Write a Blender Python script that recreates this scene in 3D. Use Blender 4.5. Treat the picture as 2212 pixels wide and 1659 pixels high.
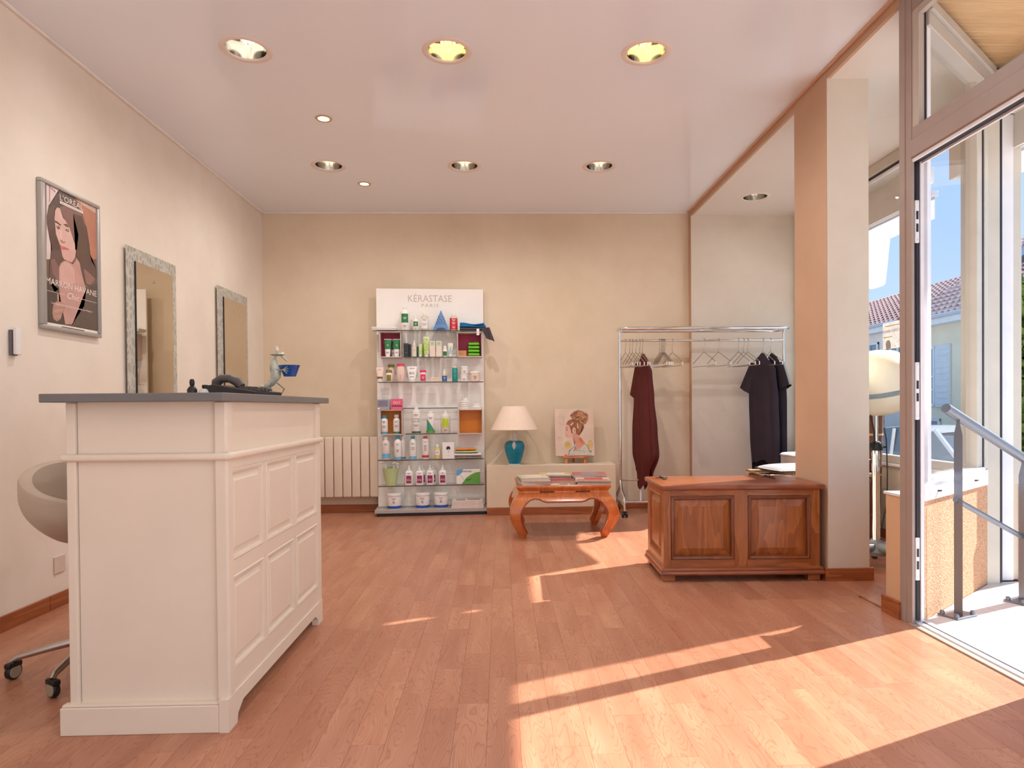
import bpy, bmesh, math, random
from mathutils import Vector, Matrix
random.seed(7)
sc = bpy.context.scene
COL = sc.collection
for o in list(bpy.data.objects): bpy.data.objects.remove(o)

# ------------------------------------------------------------------ camera, sky, sun, exposure
cam = bpy.data.cameras.new('camera')
cam.sensor_width = 36.0
cam.lens = 1413.93 * 36.0 / 2212.0
cam.shift_x = -(1123.78 - 1106.0) / 2212.0
cam.shift_y = (894.71 - 829.5) / 2212.0
cam.clip_start = 0.02
cam.clip_end = 300
camo = bpy.data.objects.new('camera', cam)
COL.objects.link(camo)
def cam_matrix(loc, yaw, pitch, roll):
    f = Vector((math.sin(yaw) * math.cos(pitch), math.cos(yaw) * math.cos(pitch), math.sin(pitch)))
    r = Vector((math.cos(yaw), -math.sin(yaw), 0))
    u = r.cross(f)
    r2 = r * math.cos(roll) + u * math.sin(roll)
    u2 = u * math.cos(roll) - r * math.sin(roll)
    m = Matrix((r2, u2, -f)).transposed().to_4x4()
    m.translation = Vector(loc)
    return m
camo.matrix_world = cam_matrix((0, 0, 1.03), 0.0298, -0.011, -0.0085)
sc.camera = camo

SUN_STRENGTH = 6.4
SKY_STRENGTH = 0.6
LAMP_WATTS = 21.0
world = bpy.data.worlds.new('world')
sc.world = world
world.use_nodes = True
nt = world.node_tree
nt.nodes.clear()
wo = nt.nodes.new('ShaderNodeOutputWorld')
bg = nt.nodes.new('ShaderNodeBackground')
tc = nt.nodes.new('ShaderNodeTexCoord')
sx = nt.nodes.new('ShaderNodeSeparateXYZ')
rp = nt.nodes.new('ShaderNodeValToRGB')
rp.color_ramp.elements[0].position = 0.0
rp.color_ramp.elements[0].color = (0.66, 0.82, 1.0, 1)
rp.color_ramp.elements[1].position = 0.75
rp.color_ramp.elements[1].color = (0.30, 0.50, 0.95, 1)
e = rp.color_ramp.elements.new(0.22)
e.color = (0.47, 0.68, 1.0, 1)
nt.links.new(tc.outputs['Generated'], sx.inputs[0])
nt.links.new(sx.outputs['Z'], rp.inputs[0])
nt.links.new(rp.outputs[0], bg.inputs[0])
bg.inputs[1].default_value = SKY_STRENGTH
nt.links.new(bg.outputs[0], wo.inputs[0])

sun = bpy.data.lights.new('sun', 'SUN')
sun.energy = SUN_STRENGTH
sun.angle = 0.0095
sun.color = (1.0, 0.955, 0.91)
suno = bpy.data.objects.new('sun', sun)
COL.objects.link(suno)
EL = math.radians(35.8)
AZ = math.radians(23.4)
sd = Vector((-math.cos(AZ) * math.cos(EL), -math.sin(AZ) * math.cos(EL), -math.sin(EL)))
suno.rotation_euler = sd.to_track_quat('-Z', 'Y').to_euler()
suno.location = (8, 6, 7)

# fill lights added at two made-up windows behind the viewer, for brightness
def window_fill(name, loc, rot, sx_, sy_, watts, col=(0.94, 0.97, 1.0)):
    l = bpy.data.lights.new(name, 'AREA'); l.shape = 'RECTANGLE'; l.size = sx_; l.size_y = sy_; l.energy = watts; l.color = col
    o = bpy.data.objects.new(name, l); COL.objects.link(o); o.location = loc; o.rotation_euler = rot
    return o
window_fill('fill_side_window', (2.12, -0.92, 1.45), (0, math.radians(90), 0), 2.7, 3.9, 26)
window_fill('fill_rear_window', (-0.2, -3.42, 1.55), (math.radians(90), 0, 0), 3.6, 2.4, 4)
sc.view_settings.view_transform = 'Standard'
sc.view_settings.look = 'None'
sc.view_settings.gamma = 1.0
sc.view_settings.use_curve_mapping = False
sc.view_settings.exposure = 0.93

# ------------------------------------------------------------------ materials
def lin(c):
    out = []
    for v in c[:3]:
        v = v / 255.0
        out.append(v / 12.92 if v <= 0.04045 else ((v + 0.055) / 1.055) ** 2.4)
    return (*out, 1.0)
MATS = {}
class NT:
    def __init__(s, name):
        s.m = bpy.data.materials.new(name); s.m.use_nodes = True
        s.t = s.m.node_tree; s.t.nodes.clear()
        s.out = s.n('ShaderNodeOutputMaterial')
    def n(s, kind, **kw):
        x = s.t.nodes.new(kind)
        for k, v in kw.items():
            if k.startswith('i_'): x.inputs[k[2:].replace('_', ' ')].default_value = v
            elif k[0] == 'i' and k[1:].isdigit(): x.inputs[int(k[1:])].default_value = v
            else: setattr(x, k, v)
        return x
    def l(s, a, b): s.t.links.new(a, b)
    def math(s, op, a, b=None, clamp=False):
        x = s.n('ShaderNodeMath', operation=op, use_clamp=clamp)
        for i, v in enumerate((a, b)):
            if v is None: continue
            if hasattr(v, 'links'): s.l(v, x.inputs[i])
            else: x.inputs[i].default_value = v
        return x.outputs[0]
    def mix(s, fac, a, b, blend='MIX'):
        x = s.n('ShaderNodeMix', data_type='RGBA', blend_type=blend)
        for sock, v in ((x.inputs[0], fac), (x.inputs[6], a), (x.inputs[7], b)):
            if hasattr(v, 'links'): s.l(v, sock)
            else: sock.default_value = v
        return x.outputs[2]
    def ramp(s, fac, stops):
        x = s.n('ShaderNodeValToRGB')
        cr = x.color_ramp
        while len(cr.elements) < len(stops): cr.elements.new(0.5)
        for e, (p, c) in zip(cr.elements, stops):
            e.position = p; e.color = c if len(c) == 4 else (*c, 1)
        s.l(fac, x.inputs[0])
        return x.outputs[0]
def M(name, rgb, rough=0.5, metal=0.0, spec=0.5, var=0.05, scale=6.0, bump=0.0, bscale=80.0, coat=0.0, emit=None, estr=0.0):
    if name in MATS: return MATS[name]
    k = NT(name)
    b = k.n('ShaderNodeBsdfPrincipled')
    co = k.n('ShaderNodeTexCoord')
    no = k.n('ShaderNodeTexNoise'); no.inputs['Scale'].default_value = scale; no.inputs['Detail'].default_value = 4
    k.l(co.outputs['Object'], no.inputs['Vector'])
    c = lin(rgb)
    lo = (*[max(0, v * (1 - var)) for v in c[:3]], 1); hi = (*[min(1, v * (1 + var)) for v in c[:3]], 1)
    k.l(k.ramp(no.outputs[0], [(0.3, lo), (0.7, hi)]), b.inputs['Base Color'])
    b.inputs['Roughness'].default_value = rough
    b.inputs['Metallic'].default_value = metal
    b.inputs['Specular IOR Level'].default_value = spec
    b.inputs['Coat Weight'].default_value = coat
    if bump:
        n2 = k.n('ShaderNodeTexNoise'); n2.inputs['Scale'].default_value = bscale; n2.inputs['Detail'].default_value = 5
        k.l(co.outputs['Object'], n2.inputs['Vector'])
        bp = k.n('ShaderNodeBump'); bp.inputs['Strength'].default_value = bump; bp.inputs['Distance'].default_value = 0.01
        k.l(n2.outputs[0], bp.inputs['Height']); k.l(bp.outputs[0], b.inputs['Normal'])
    if emit:
        b.inputs['Emission Color'].default_value = lin(emit); b.inputs['Emission Strength'].default_value = estr
    k.l(b.outputs[0], k.out.inputs[0])
    MATS[name] = k.m
    return k.m
def wood(name, light, dark, stretch=(6, 6, 0.7), lines=9.0, rough=0.3, linew=0.5, knots=0.0, coat=0.0):
    if name in MATS: return MATS[name]
    k = NT(name)
    b = k.n('ShaderNodeBsdfPrincipled')
    co = k.n('ShaderNodeTexCoord')
    mp = k.n('ShaderNodeMapping'); mp.inputs['Scale'].default_value = stretch
    k.l(co.outputs['Object'], mp.inputs['Vector'])
    n1 = k.n('ShaderNodeTexNoise'); n1.inputs['Scale'].default_value = 1.0; n1.inputs['Detail'].default_value = 2
    k.l(mp.outputs[0], n1.inputs['Vector'])
    fr = k.math('FRACT', k.math('MULTIPLY', n1.outputs[0], lines))
    n2 = k.n('ShaderNodeTexNoise'); n2.inputs['Scale'].default_value = 9.0; n2.inputs['Detail'].default_value = 6
    k.l(mp.outputs[0], n2.inputs['Vector'])
    f = k.math('ADD', k.math('MULTIPLY', fr, linew), k.math('MULTIPLY', n2.outputs[0], 0.75 - linew * 0.5))
    col = k.ramp(f, [(0.15, lin(light)), (0.85, lin(dark))])
    if knots:
        vo = k.n('ShaderNodeTexVoronoi'); vo.inputs['Scale'].default_value = 5.0
        k.l(co.outputs['Object'], vo.inputs['Vector'])
        kn = k.ramp(vo.outputs['Distance'], [(0.0, (knots,) * 3), (0.10, (0, 0, 0))])
        col = k.mix(kn, col, lin((60, 28, 14)))
    k.l(col, b.inputs['Base Color'])
    b.inputs['Roughness'].default_value = rough
    b.inputs['Coat Weight'].default_value = coat
    b.inputs['Coat Roughness'].default_value = 0.15
    k.l(b.outputs[0], k.out.inputs[0])
    MATS[name] = k.m
    return k.m
def glass_mat(name, tint=(0.98, 0.985, 0.985), refl=0.32, rough=0.0):
    if name in MATS: return MATS[name]
    k = NT(name)
    tr = k.n('ShaderNodeBsdfTransparent'); tr.inputs[0].default_value = (*tint, 1)
    gl = k.n('ShaderNodeBsdfGlossy'); gl.inputs['Roughness'].default_value = rough
    lw = k.n('ShaderNodeLayerWeight'); lw.inputs[0].default_value = 0.5
    fr = k.math('ADD', k.math('MULTIPLY', k.math('POWER', lw.outputs['Facing'], 5.0), 0.96), 0.04)
    mx = k.n('ShaderNodeMixShader')
    no = k.n('ShaderNodeTexNoise'); no.inputs['Scale'].default_value = 2.0
    f = k.math('MULTIPLY', fr, k.math('ADD', k.math('MULTIPLY', no.outputs[0], 0.05), refl))
    k.l(f, mx.inputs[0]); k.l(tr.outputs[0], mx.inputs[1]); k.l(gl.outputs[0], mx.inputs[2])
    k.l(mx.outputs[0], k.out.inputs[0])
    MATS[name] = k.m
    return k.m
def plaster(name, rgb, mott=0.07, bump=0.12, rough=0.75):
    k = NT(name)
    b = k.n('ShaderNodeBsdfPrincipled')
    co = k.n('ShaderNodeTexCoord')
    n1 = k.n('ShaderNodeTexNoise'); n1.inputs['Scale'].default_value = 1.1; n1.inputs['Detail'].default_value = 6; n1.inputs['Roughness'].default_value = 0.62
    k.l(co.outputs['Object'], n1.inputs['Vector'])
    n2 = k.n('ShaderNodeTexNoise'); n2.inputs['Scale'].default_value = 55; n2.inputs['Detail'].default_value = 4
    k.l(co.outputs['Object'], n2.inputs['Vector'])
    c = lin(rgb)
    lo = (c[0] * (1 - mott), c[1] * (1 - mott * 1.3), c[2] * (1 - mott * 1.9), 1)
    hi = (min(1, c[0] * (1 + mott)), min(1, c[1] * (1 + mott)), min(1, c[2] * (1 + mott * 1.2)), 1)
    k.l(k.ramp(n1.outputs[0], [(0.32, lo), (0.68, hi)]), b.inputs['Base Color'])
    b.inputs['Roughness'].default_value = rough
    b.inputs['Specular IOR Level'].default_value = 0.25
    bp = k.n('ShaderNodeBump'); bp.inputs['Strength'].default_value = bump; bp.inputs['Distance'].default_value = 0.004
    k.l(n2.outputs[0], bp.inputs['Height']); k.l(bp.outputs[0], b.inputs['Normal'])
    k.l(b.outputs[0], k.out.inputs[0])
    MATS[name] = k.m
    return k.m

# ------------------------------------------------------------------ mesh helpers
def B(): return bmesh.new()
def box(bm, x0, x1, y0, y1, z0, z1, bev=0.0, seg=2):
    g = bmesh.ops.create_cube(bm, size=1.0)
    vs = g['verts']
    for v in vs:
        v.co = Vector(((x0 + x1) / 2 + v.co.x * (x1 - x0), (y0 + y1) / 2 + v.co.y * (y1 - y0), (z0 + z1) / 2 + v.co.z * (z1 - z0)))
    if bev > 0:
        es = list({e for v in vs for e in v.link_edges})
        r = bmesh.ops.bevel(bm, geom=es, offset=bev, segments=seg, affect='EDGES', profile=0.5)
        vs = list({v for f in r['faces'] for v in f.verts} | {v for v in vs if v.is_valid})
    return vs
def lathe(bm, prof, seg=24, c=(0, 0, 0), sy=1.0, a0=0.0, a1=2 * math.pi):
    full = abs(a1 - a0 - 2 * math.pi) < 1e-6
    n = seg if full else seg + 1
    rings = []
    new = []
    for r, z in prof:
        if r < 1e-6:
            v = bm.verts.new((c[0], c[1], c[2] + z)); rings.append([v] * n); new.append(v)
        else:
            ring = []
            for i in range(n):
                a = a0 + (a1 - a0) * i / seg
                ring.append(bm.verts.new((c[0] + r * math.cos(a), c[1] + r * sy * math.sin(a), c[2] + z)))
            rings.append(ring); new += ring
    for A, Bq in zip(rings[:-1], rings[1:]):
        for i in range(seg):
            j = (i + 1) % n
            q = [A[i], A[j], Bq[j], Bq[i]]
            u = []
            for v in q:
                if v not in u: u.append(v)
            if len(u) > 2:
                try: bm.faces.new(u)
                except ValueError: pass
    return new
def tube(bm, pts, r, seg=8, closed=False, cap=True):
    pts = [Vector(p) for p in pts]
    n = len(pts)
    rs = r if isinstance(r, (list, tuple)) else [r] * n
    rings = []
    prevx = None
    for i, p in enumerate(pts):
        if closed: t = pts[(i + 1) % n] - pts[i - 1]
        elif i == 0: t = pts[1] - p
        elif i == n - 1: t = p - pts[i - 1]
        else: t = (pts[i + 1] - p).normalized() + (p - pts[i - 1]).normalized()
        t.normalize()
        if prevx is None:
            ref = Vector((0, 0, 1)) if abs(t.z) < 0.9 else Vector((1, 0, 0))
            x = t.cross(ref).normalized()
        else:
            x = (prevx - t * prevx.dot(t)).normalized()
        prevx = x
        y = t.cross(x)
        rings.append([bm.verts.new(p + (x * math.cos(2 * math.pi * k / seg) + y * math.sin(2 * math.pi * k / seg)) * rs[i]) for k in range(seg)])
    m = n if closed else n - 1
    for i in range(m):
        A, Bq = rings[i], rings[(i + 1) % n]
        for k in range(seg):
            bm.faces.new((A[k], A[(k + 1) % seg], Bq[(k + 1) % seg], Bq[k]))
    if cap and not closed:
        bm.faces.new(rings[0][::-1]); bm.faces.new(rings[-1])
    return [v for q in rings for v in q]
def prism(bm, poly, fn0, fn1):
    """poly of 2D points; fn0 and fn1 place the near and far outline in 3D"""
    a = [bm.verts.new(fn0(*p)) for p in poly]
    b = [bm.verts.new(fn1(*p)) for p in poly]
    n = len(poly)
    bm.faces.new(a); bm.faces.new(b[::-1])
    for i in range(n):
        bm.faces.new((a[i], b[i], b[(i + 1) % n], a[(i + 1) % n]))
    return a + b
def grid(bm, fn, nu, nv, cu=False, cv=False):
    vs = [[bm.verts.new(fn(i / nu, j / nv)) for j in range(nv if cv else nv + 1)] for i in range(nu if cu else nu + 1)]
    for i in range(nu):
        for j in range(nv):
            a = vs[i][j]; b = vs[(i + 1) % len(vs)][j]; c = vs[(i + 1) % len(vs)][(j + 1) % len(vs[0])]; d = vs[i][(j + 1) % len(vs[0])]
            bm.faces.new((a, b, c, d))
    return [v for q in vs for v in q]
def xform(vs, mat):
    for v in vs: v.co = mat @ v.co
def ball(bm, c, r, sx=1, sy=1, sz=1, u=14, v=8):
    g = bmesh.ops.create_uvsphere(bm, u_segments=u, v_segments=v, radius=r)
    for w in g['verts']: w.co = Vector((c[0] + w.co.x * sx, c[1] + w.co.y * sy, c[2] + w.co.z * sz))
    return g['verts']
def obj(name, bm, m=None, parent=None, smooth=False, loc=None, kind=None, fixn=True):
    if fixn: bmesh.ops.recalc_face_normals(bm, faces=bm.faces)
    me = bpy.data.meshes.new(name)
    bm.to_mesh(me); bm.free()
    if m: me.materials.append(m)
    if smooth:
        me.polygons.foreach_set('use_smooth', [True] * len(me.polygons))
        try: me.set_sharp_from_angle(angle=math.radians(38))
        except Exception: pass
    o = bpy.data.objects.new(name, me)
    COL.objects.link(o)
    if parent: o.parent = parent
    if loc: o.location = loc
    if kind: o['kind'] = kind
    return o
def tag(o, label=None, cat=None, group=None, kind=None):
    if label: o['label'] = label
    if cat: o['category'] = cat
    if group: o['group'] = group
    if kind: o['kind'] = kind
    return o
def thing(name, label, cat, loc=(0, 0, 0), rz=0.0, group=None):
    o = bpy.data.objects.new(name, None)
    COL.objects.link(o)
    o.location = loc; o.rotation_euler = (0, 0, rz); o.empty_display_size = 0.05
    return tag(o, label, cat, group)
def struct(name, bm, m, parent=None, smooth=False):
    return obj(name, bm, m, parent, smooth, kind=None if parent else 'structure')
def dup(root, loc, rz=None, label=None, group=None):
    r = root.copy(); COL.objects.link(r); r.location = loc
    if rz is not None: r.rotation_euler = (0, 0, rz)
    if label: r['label'] = label
    if group: r['group'] = group
    for ch in list(root.children):
        c = ch.copy(); COL.objects.link(c); c.parent = r
        for g in list(ch.children):
            d = g.copy(); COL.objects.link(d); d.parent = c
    return r
_TXT = {}
def text2d(s, size=1.0, spacing=1.0, res=2):
    """flat outline mesh of a line of text: verts (x, y), faces, width"""
    key = (s, spacing, res)
    if key not in _TXT:
        cu = bpy.data.curves.new('txt', 'FONT')
        cu.body = s; cu.size = 1.0; cu.resolution_u = res; cu.space_character = spacing
        o = bpy.data.objects.new('txt', cu)
        me = o.to_mesh()
        V = [(v.co.x, v.co.y) for v in me.vertices]; F = [tuple(p.vertices) for p in me.polygons]
        o.to_mesh_clear()
        bpy.data.objects.remove(o); bpy.data.curves.remove(cu)
        x0 = min([v[0] for v in V] or [0]); x1 = max([v[0] for v in V] or [1])
        _TXT[key] = ([(x - x0, y) for x, y in V], F, x1 - x0)
    V, F, w = _TXT[key]
    return [(x * size, y * size) for x, y in V], F, w * size
def put_text(bm, s, fn, height, width=None, spacing=1.0, align='C', shear=0.0, res=2):
    """height = cap height; width squeezes or stretches the line; fn maps (x, y) to 3D"""
    V, F, w = text2d(s, height / 0.72, spacing, res)
    k = 1.0 if width is None else width / max(w, 1e-6)
    off = {'C': -w * k / 2, 'L': 0.0, 'R': -w * k}[align]
    vs = [bm.verts.new(fn(x * k + off + y * shear, y)) for x, y in V]
    for f in F:
        try: bm.faces.new([vs[i] for i in f])
        except ValueError: pass
def flat_poly(bm, pts, fn):
    f = bm.faces.new([bm.verts.new(fn(*p)) for p in pts])
    bmesh.ops.triangulate(bm, faces=[f])

CREAM = plaster('wall_plaster', (238, 227, 212))
BACKW = plaster('back_wall_plaster', (226, 208, 182))
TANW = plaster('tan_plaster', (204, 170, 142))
STUCCO_IN = plaster('light_plaster', (222, 212, 196))
def floor_mat():
    k = NT('laminate')
    b = k.n('ShaderNodeBsdfPrincipled')
    ge = k.n('ShaderNodeNewGeometry')
    at = k.n('ShaderNodeAttribute', attribute_name='seed')
    sv = k.n('ShaderNodeSeparateXYZ'); k.l(ge.outputs['Position'], sv.inputs[0])
    sd_ = at.outputs['Fac']
    cb = k.n('ShaderNodeCombineXYZ')
    k.l(k.math('MULTIPLY', sv.outputs['X'], 10.0), cb.inputs[0])
    k.l(k.math('MULTIPLY', sv.outputs['Y'], 1.5), cb.inputs[1])
    k.l(k.math('MULTIPLY', sd_, 97.0), cb.inputs[2])
    n1 = k.n('ShaderNodeTexNoise'); n1.inputs['Scale'].default_value = 1.0; n1.inputs['Detail'].default_value = 2.5; n1.inputs['Roughness'].default_value = 0.45
    k.l(cb.outputs[0], n1.inputs['Vector'])
    fr = k.math('FRACT', k.math('MULTIPLY', n1.outputs[0], 34.0))
    ln = k.ramp(fr, [(0.0, (1, 1, 1)), (0.10, (0.35, 0.35, 0.35)), (0.30, (0, 0, 0)), (0.85, (0, 0, 0)), (1.0, (1, 1, 1))])
    n2 = k.n('ShaderNodeTexNoise'); n2.inputs['Scale'].default_value = 1.3; n2.inputs['Detail'].default_value = 8
    k.l(cb.outputs[0], n2.inputs['Vector'])
    base = k.ramp(n2.outputs[0], [(0.3, lin((178, 118, 90))), (0.55, lin((190, 132, 103))), (0.75, lin((199, 144, 114)))])
    tone = k.ramp(k.math('FRACT', k.math('MULTIPLY', sd_, 37.7)), [(0.0, (0.90, 0.87, 0.85)), (0.5, (0.96, 0.96, 0.96)), (1.0, (1.03, 1.04, 1.02))])
    base = k.mix(1.0, base, tone, 'MULTIPLY')
    col = k.mix(k.math('MULTIPLY', ln, 0.52), base, lin((136, 84, 60)))
    k.l(col, b.inputs['Base Color'])
    b.inputs['Roughness'].default_value = 0.32
    b.inputs['Specular IOR Level'].default_value = 0.42
    k.l(b.outputs[0], k.out.inputs[0])
    MATS['laminate'] = k.m
    return k.m
LAM = floor_mat()
SKIRT = wood('skirting_wood', (180, 104, 58), (138, 74, 38), (1.0, 1.0, 14.0), 6, 0.35)
WHITE = M('white_plastic', (238, 234, 228), 0.35)
CHROME = M('chrome', (232, 232, 232), 0.08, 1.0, var=0.02)
DARK = M('black_plastic', (28, 26, 26), 0.4)
GASKET = M('dark_gasket', (42, 40, 48), 0.5)
ALU = M('painted_aluminium', (196, 186, 174), 0.4, 0.0)
ALU2 = M('grey_aluminium', (190, 182, 174), 0.35)
BROWNALU = M('brown_aluminium', (168, 150, 140), 0.42)
WALU = M('white_aluminium', (236, 236, 240), 0.4)
GREYALU = M('beige_grey_aluminium', (206, 200, 188), 0.4)
PANE = glass_mat('window_glass')

# ------------------------------------------------------------------ room shell
XL, XF, YB, ZC, ZA, XW, YA = -2.34, 1.905, 6.55, 2.97, 2.917, 2.95, 6.47
Y0 = -3.2
bm = B(); box(bm, XL - 0.1, XW + 0.05, Y0 - 0.1, YB + 0.1, -0.12, -0.008)
floor = struct('floor', bm, M('subfloor', (140, 90, 62), 0.8))
# planks: strips 0.104 m wide along Y
PW = 0.104
planks = []
rng = random.Random(3)
nx = int((XW - XL) / PW) + 1
for i in range(nx):
    x0 = XL + i * PW
    x1 = min(x0 + PW, XW + 0.03)
    y = Y0 - rng.random() * 0.5
    while y < YB:
        L = rng.choice((0.34, 0.42, 0.46, 0.52, 0.62, 0.70))
        ya, yb = max(y, Y0), min(y + L, YB)
        y += L
        if yb - ya < 0.02: continue
        # the door recess outside the room keeps its own stone floor
        if x0 >= 1.90:
            lim = 3.06 + max(0.0, (x1 - 2.04)) * 0.785 + 0.05
            if yb < lim: continue
            ya = max(ya, lim)
        if x1 > 1.905 and x0 < 1.905 and ya < 3.06: xx1 = 1.905
        else: xx1 = x1
        planks.append((x0, xx1, ya, yb, rng.random()))
def vis(p):
    x, y = (p[0] + p[1]) / 2, (p[2] + p[3]) / 2
    if y < 1.62: return 0
    px = 1082 + 1414 * x / y
    if px < -60 or px > 2270: return 0
    if x < -1.4 and y > 3.3 and px > 140: return 0
    if -1.38 < x < -0.9 and 2.15 < y < 3.2: return 0
    return (p[1] - p[0]) * (p[3] - p[2]) / y ** 3
planks.sort(key=vis, reverse=True)
def plank_box(bm, lay, p, g=0.0003):
    vs = [bm.verts.new((x, y, z)) for z in (-0.008, 0.0) for x, y in ((p[0] + g, p[2] + g), (p[1] - g, p[2] + g), (p[1] - g, p[3] - g), (p[0] + g, p[3] - g))]
    for f in ((4, 5, 6, 7), (0, 1, 5, 4), (1, 2, 6, 5), (2, 3, 7, 6), (3, 0, 4, 7)):
        fa = bm.faces.new([vs[q] for q in f]); fa[lay] = p[4]
for i, p in enumerate(planks[:300]):
    bm = B(); lay = bm.faces.layers.float.new('seed'); plank_box(bm, lay, p); obj('plank', bm, LAM, floor, fixn=False)
bm = B(); lay = bm.faces.layers.float.new('seed')
for p in planks[300:]: plank_box(bm, lay, p)
obj('far_planks', bm, LAM, floor, kind='stuff', fixn=False)

bm = B(); box(bm, XL - 0.15, XL, Y0 - 0.15, YB + 0.15, -0.1, 3.1); struct('wall_left', bm, CREAM)
bm = B(); box(bm, XL, XW + 0.2, YB, YB + 0.15, -0.1, 3.1); struct('wall_back', bm, BACKW)
bm = B(); box(bm, XF, XW + 0.14, YA, YB, 0, ZA); wa = struct('wall_alcove', bm, STUCCO_IN)
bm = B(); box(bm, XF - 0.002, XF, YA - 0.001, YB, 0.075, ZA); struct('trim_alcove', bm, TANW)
bm = B()
for a in ((XL, XF + 0.15, -0.1, 0.35), (XL, XF + 0.15, 2.8, 3.1), (XL, XL + 0.3, 0.35, 2.8), (XF - 0.2, XF + 0.15, 0.35, 2.8)): box(bm, a[0], a[1], Y0 - 0.15, Y0, a[2], a[3])
struct('wall_behind', bm, CREAM)
bm = B(); box(bm, XL + 0.3, XF - 0.2, Y0 - 0.08, Y0 - 0.074, 0.35, 2.8); struct('window_added_rear', bm, PANE)  # unseen rear window, added to let more light into the room
# right wall nearer than the door, with an unseen window added for brightness
bm = B()
box(bm, XF, XF + 0.15, 1.05, 2.25, -0.1, 3.1)
box(bm, XF, XF + 0.15, Y0, -2.9, -0.1, 3.1)
box(bm, XF, XF + 0.15, -2.9, 1.05, -0.1, 0.12)
box(bm, XF, XF + 0.15, -2.9, 1.05, 2.86, 3.1)
struct('wall_right', bm, CREAM)
bm = B(); box(bm, XF + 0.06, XF + 0.066, -2.9, 1.05, 0.12, 2.86); w3 = struct('window_added_side', bm, PANE)
bm = B()
for a, b, c, d in ((-2.9, 1.05, 0.12, 0.18), (-2.9, 1.05, 2.8, 2.86), (-2.9, -2.84, 0.12, 2.86), (0.99, 1.05, 0.12, 2.86), (-0.9, -0.84, 0.12, 2.86)):
    box(bm, XF + 0.04, XF + 0.09, a, b, c, d)
struct('window_frame', bm, GREYALU, w3)

# stretched glossy ceiling with round openings for the downlights
LX = (-1.356, -0.2734, 0.8148)
BIG = [(x, y) for y in (3.595, 5.293, 1.9, 0.2, -1.5) for x in LX]
SMALL = [(-1.166, 4.435), (-1.160, 5.715)]
def holed_plate(outline, holes, z):
    bm = B()
    es = []
    vs = [bm.verts.new((x, y, z)) for x, y in outline]
    es += [bm.edges.new((vs[i], vs[(i + 1) % len(vs)])) for i in range(len(vs))]
    for (hx, hy, r) in holes:
        hv = [bm.verts.new((hx + r * math.cos(2 * math.pi * i / 28), hy + r * math.sin(2 * math.pi * i / 28), z)) for i in range(28)]
        es += [bm.edges.new((hv[i], hv[(i + 1) % 28])) for i in range(28)]
    bmesh.ops.triangle_fill(bm, use_beauty=True, use_dissolve=False, edges=es, normal=(0, 0, -1))
    return bm
CEIL = M('stretch_ceiling', (242, 248, 255), 0.10, spec=0.5, var=0.015, scale=1.0)
bm = holed_plate([(XL, Y0), (XF, Y0), (XF, YB), (XL, YB)], [(x, y, 0.112) for x, y in BIG] + [(x, y, 0.043) for x, y in SMALL], ZC)
struct('ceiling', bm, CEIL)
bm = B(); box(bm, XL - 0.1, XF + 0.1, Y0 - 0.1, YB + 0.1, 3.14, 3.2); struct('ceiling_slab', bm, M('slab', (120, 116, 110), 0.9))
ALC_LIGHT = (2.327, 5.90)
bm = holed_plate([(XF + 0.02, 3.02), (2.0, 3.06), (2.78, 3.68), (XW + 0.02, 3.74), (XW + 0.02, YA), (XF + 0.02, YA)], [(ALC_LIGHT[0], ALC_LIGHT[1], 0.112)], ZA)
ca = struct('ceiling_alcove', bm, M('alcove_ceiling', (232, 224, 214), 0.35, var=0.015))
bm = B(); box(bm, XF + 0.1, XW + 0.4, 2.2, YB + 0.1, 3.14, 3.2); struct('ceiling_alcove_slab', bm, MATS['slab'])
# fascia between the two ceilings and the mouldings
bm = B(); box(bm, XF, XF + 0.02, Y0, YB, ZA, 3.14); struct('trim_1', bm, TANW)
bm = B(); box(bm, XF - 0.022, XF, Y0, YB, ZC - 0.010, ZC, 0.003, 1); struct('trim_2', bm, M('trim_tan', (222, 184, 156), 0.45))
bm = B(); box(bm, XL, XL + 0.024, Y0, YB, ZC - 0.012, ZC, 0.004, 1); struct('trim_3', bm, M('trim_cream', (250, 244, 238), 0.4))
bm = B(); box(bm, XL, XF, YB - 0.02, YB, ZC - 0.012, ZC, 0.004, 1); struct('trim_4', bm, MATS['trim_cream'])
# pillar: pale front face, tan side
CX1, CYF, CYB = 2.149, 3.757, 4.174
bm = B(); box(bm, XF, CX1, CYF, CYB, 0, ZA); wp = struct('wall_pillar', bm, STUCCO_IN)
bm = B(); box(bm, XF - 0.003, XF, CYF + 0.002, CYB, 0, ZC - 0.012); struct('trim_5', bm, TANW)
def skirt(name, *bxs):
    bm = B()
    for b_ in bxs: box(bm, *b_, 0.002, 1)
    return struct(name, bm, SKIRT)
SH = 0.074
skirt('baseboard_left', (XL, XL + 0.013, Y0, 3.43, 0, SH), (XL, XL + 0.013, 3.432, YB, 0, SH))
skirt('baseboard_back', (XL + 0.014, -0.15, YB - 0.013, YB, 0, SH), (1.10, XF, YB - 0.013, YB, 0, SH))
skirt('baseboard_alcove', (XF + 0.002, XW, YA - 0.013, YA, 0, SH))
skirt('baseboard_pillar', (XF - 0.020, CX1 + 0.02, CYF - 0.014, CYF, 0, SH), (XF - 0.018, XF - 0.004, CYF, CYB, 0, SH), (CX1, CX1 + 0.014, CYF, CYB, 0, SH))
# low plaster ledge along the back wall
bm = B(); box(bm, -0.14, 1.10, 6.235, YB, 0, 0.475, 0.006, 2); struct('wall_ledge', bm, BACKW)
skirt('baseboard_ledge', (-0.14, 1.10, 6.222, 6.235, 0, SH), (1.10, 1.112, 6.225, YB - 0.014, 0, SH))

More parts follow.
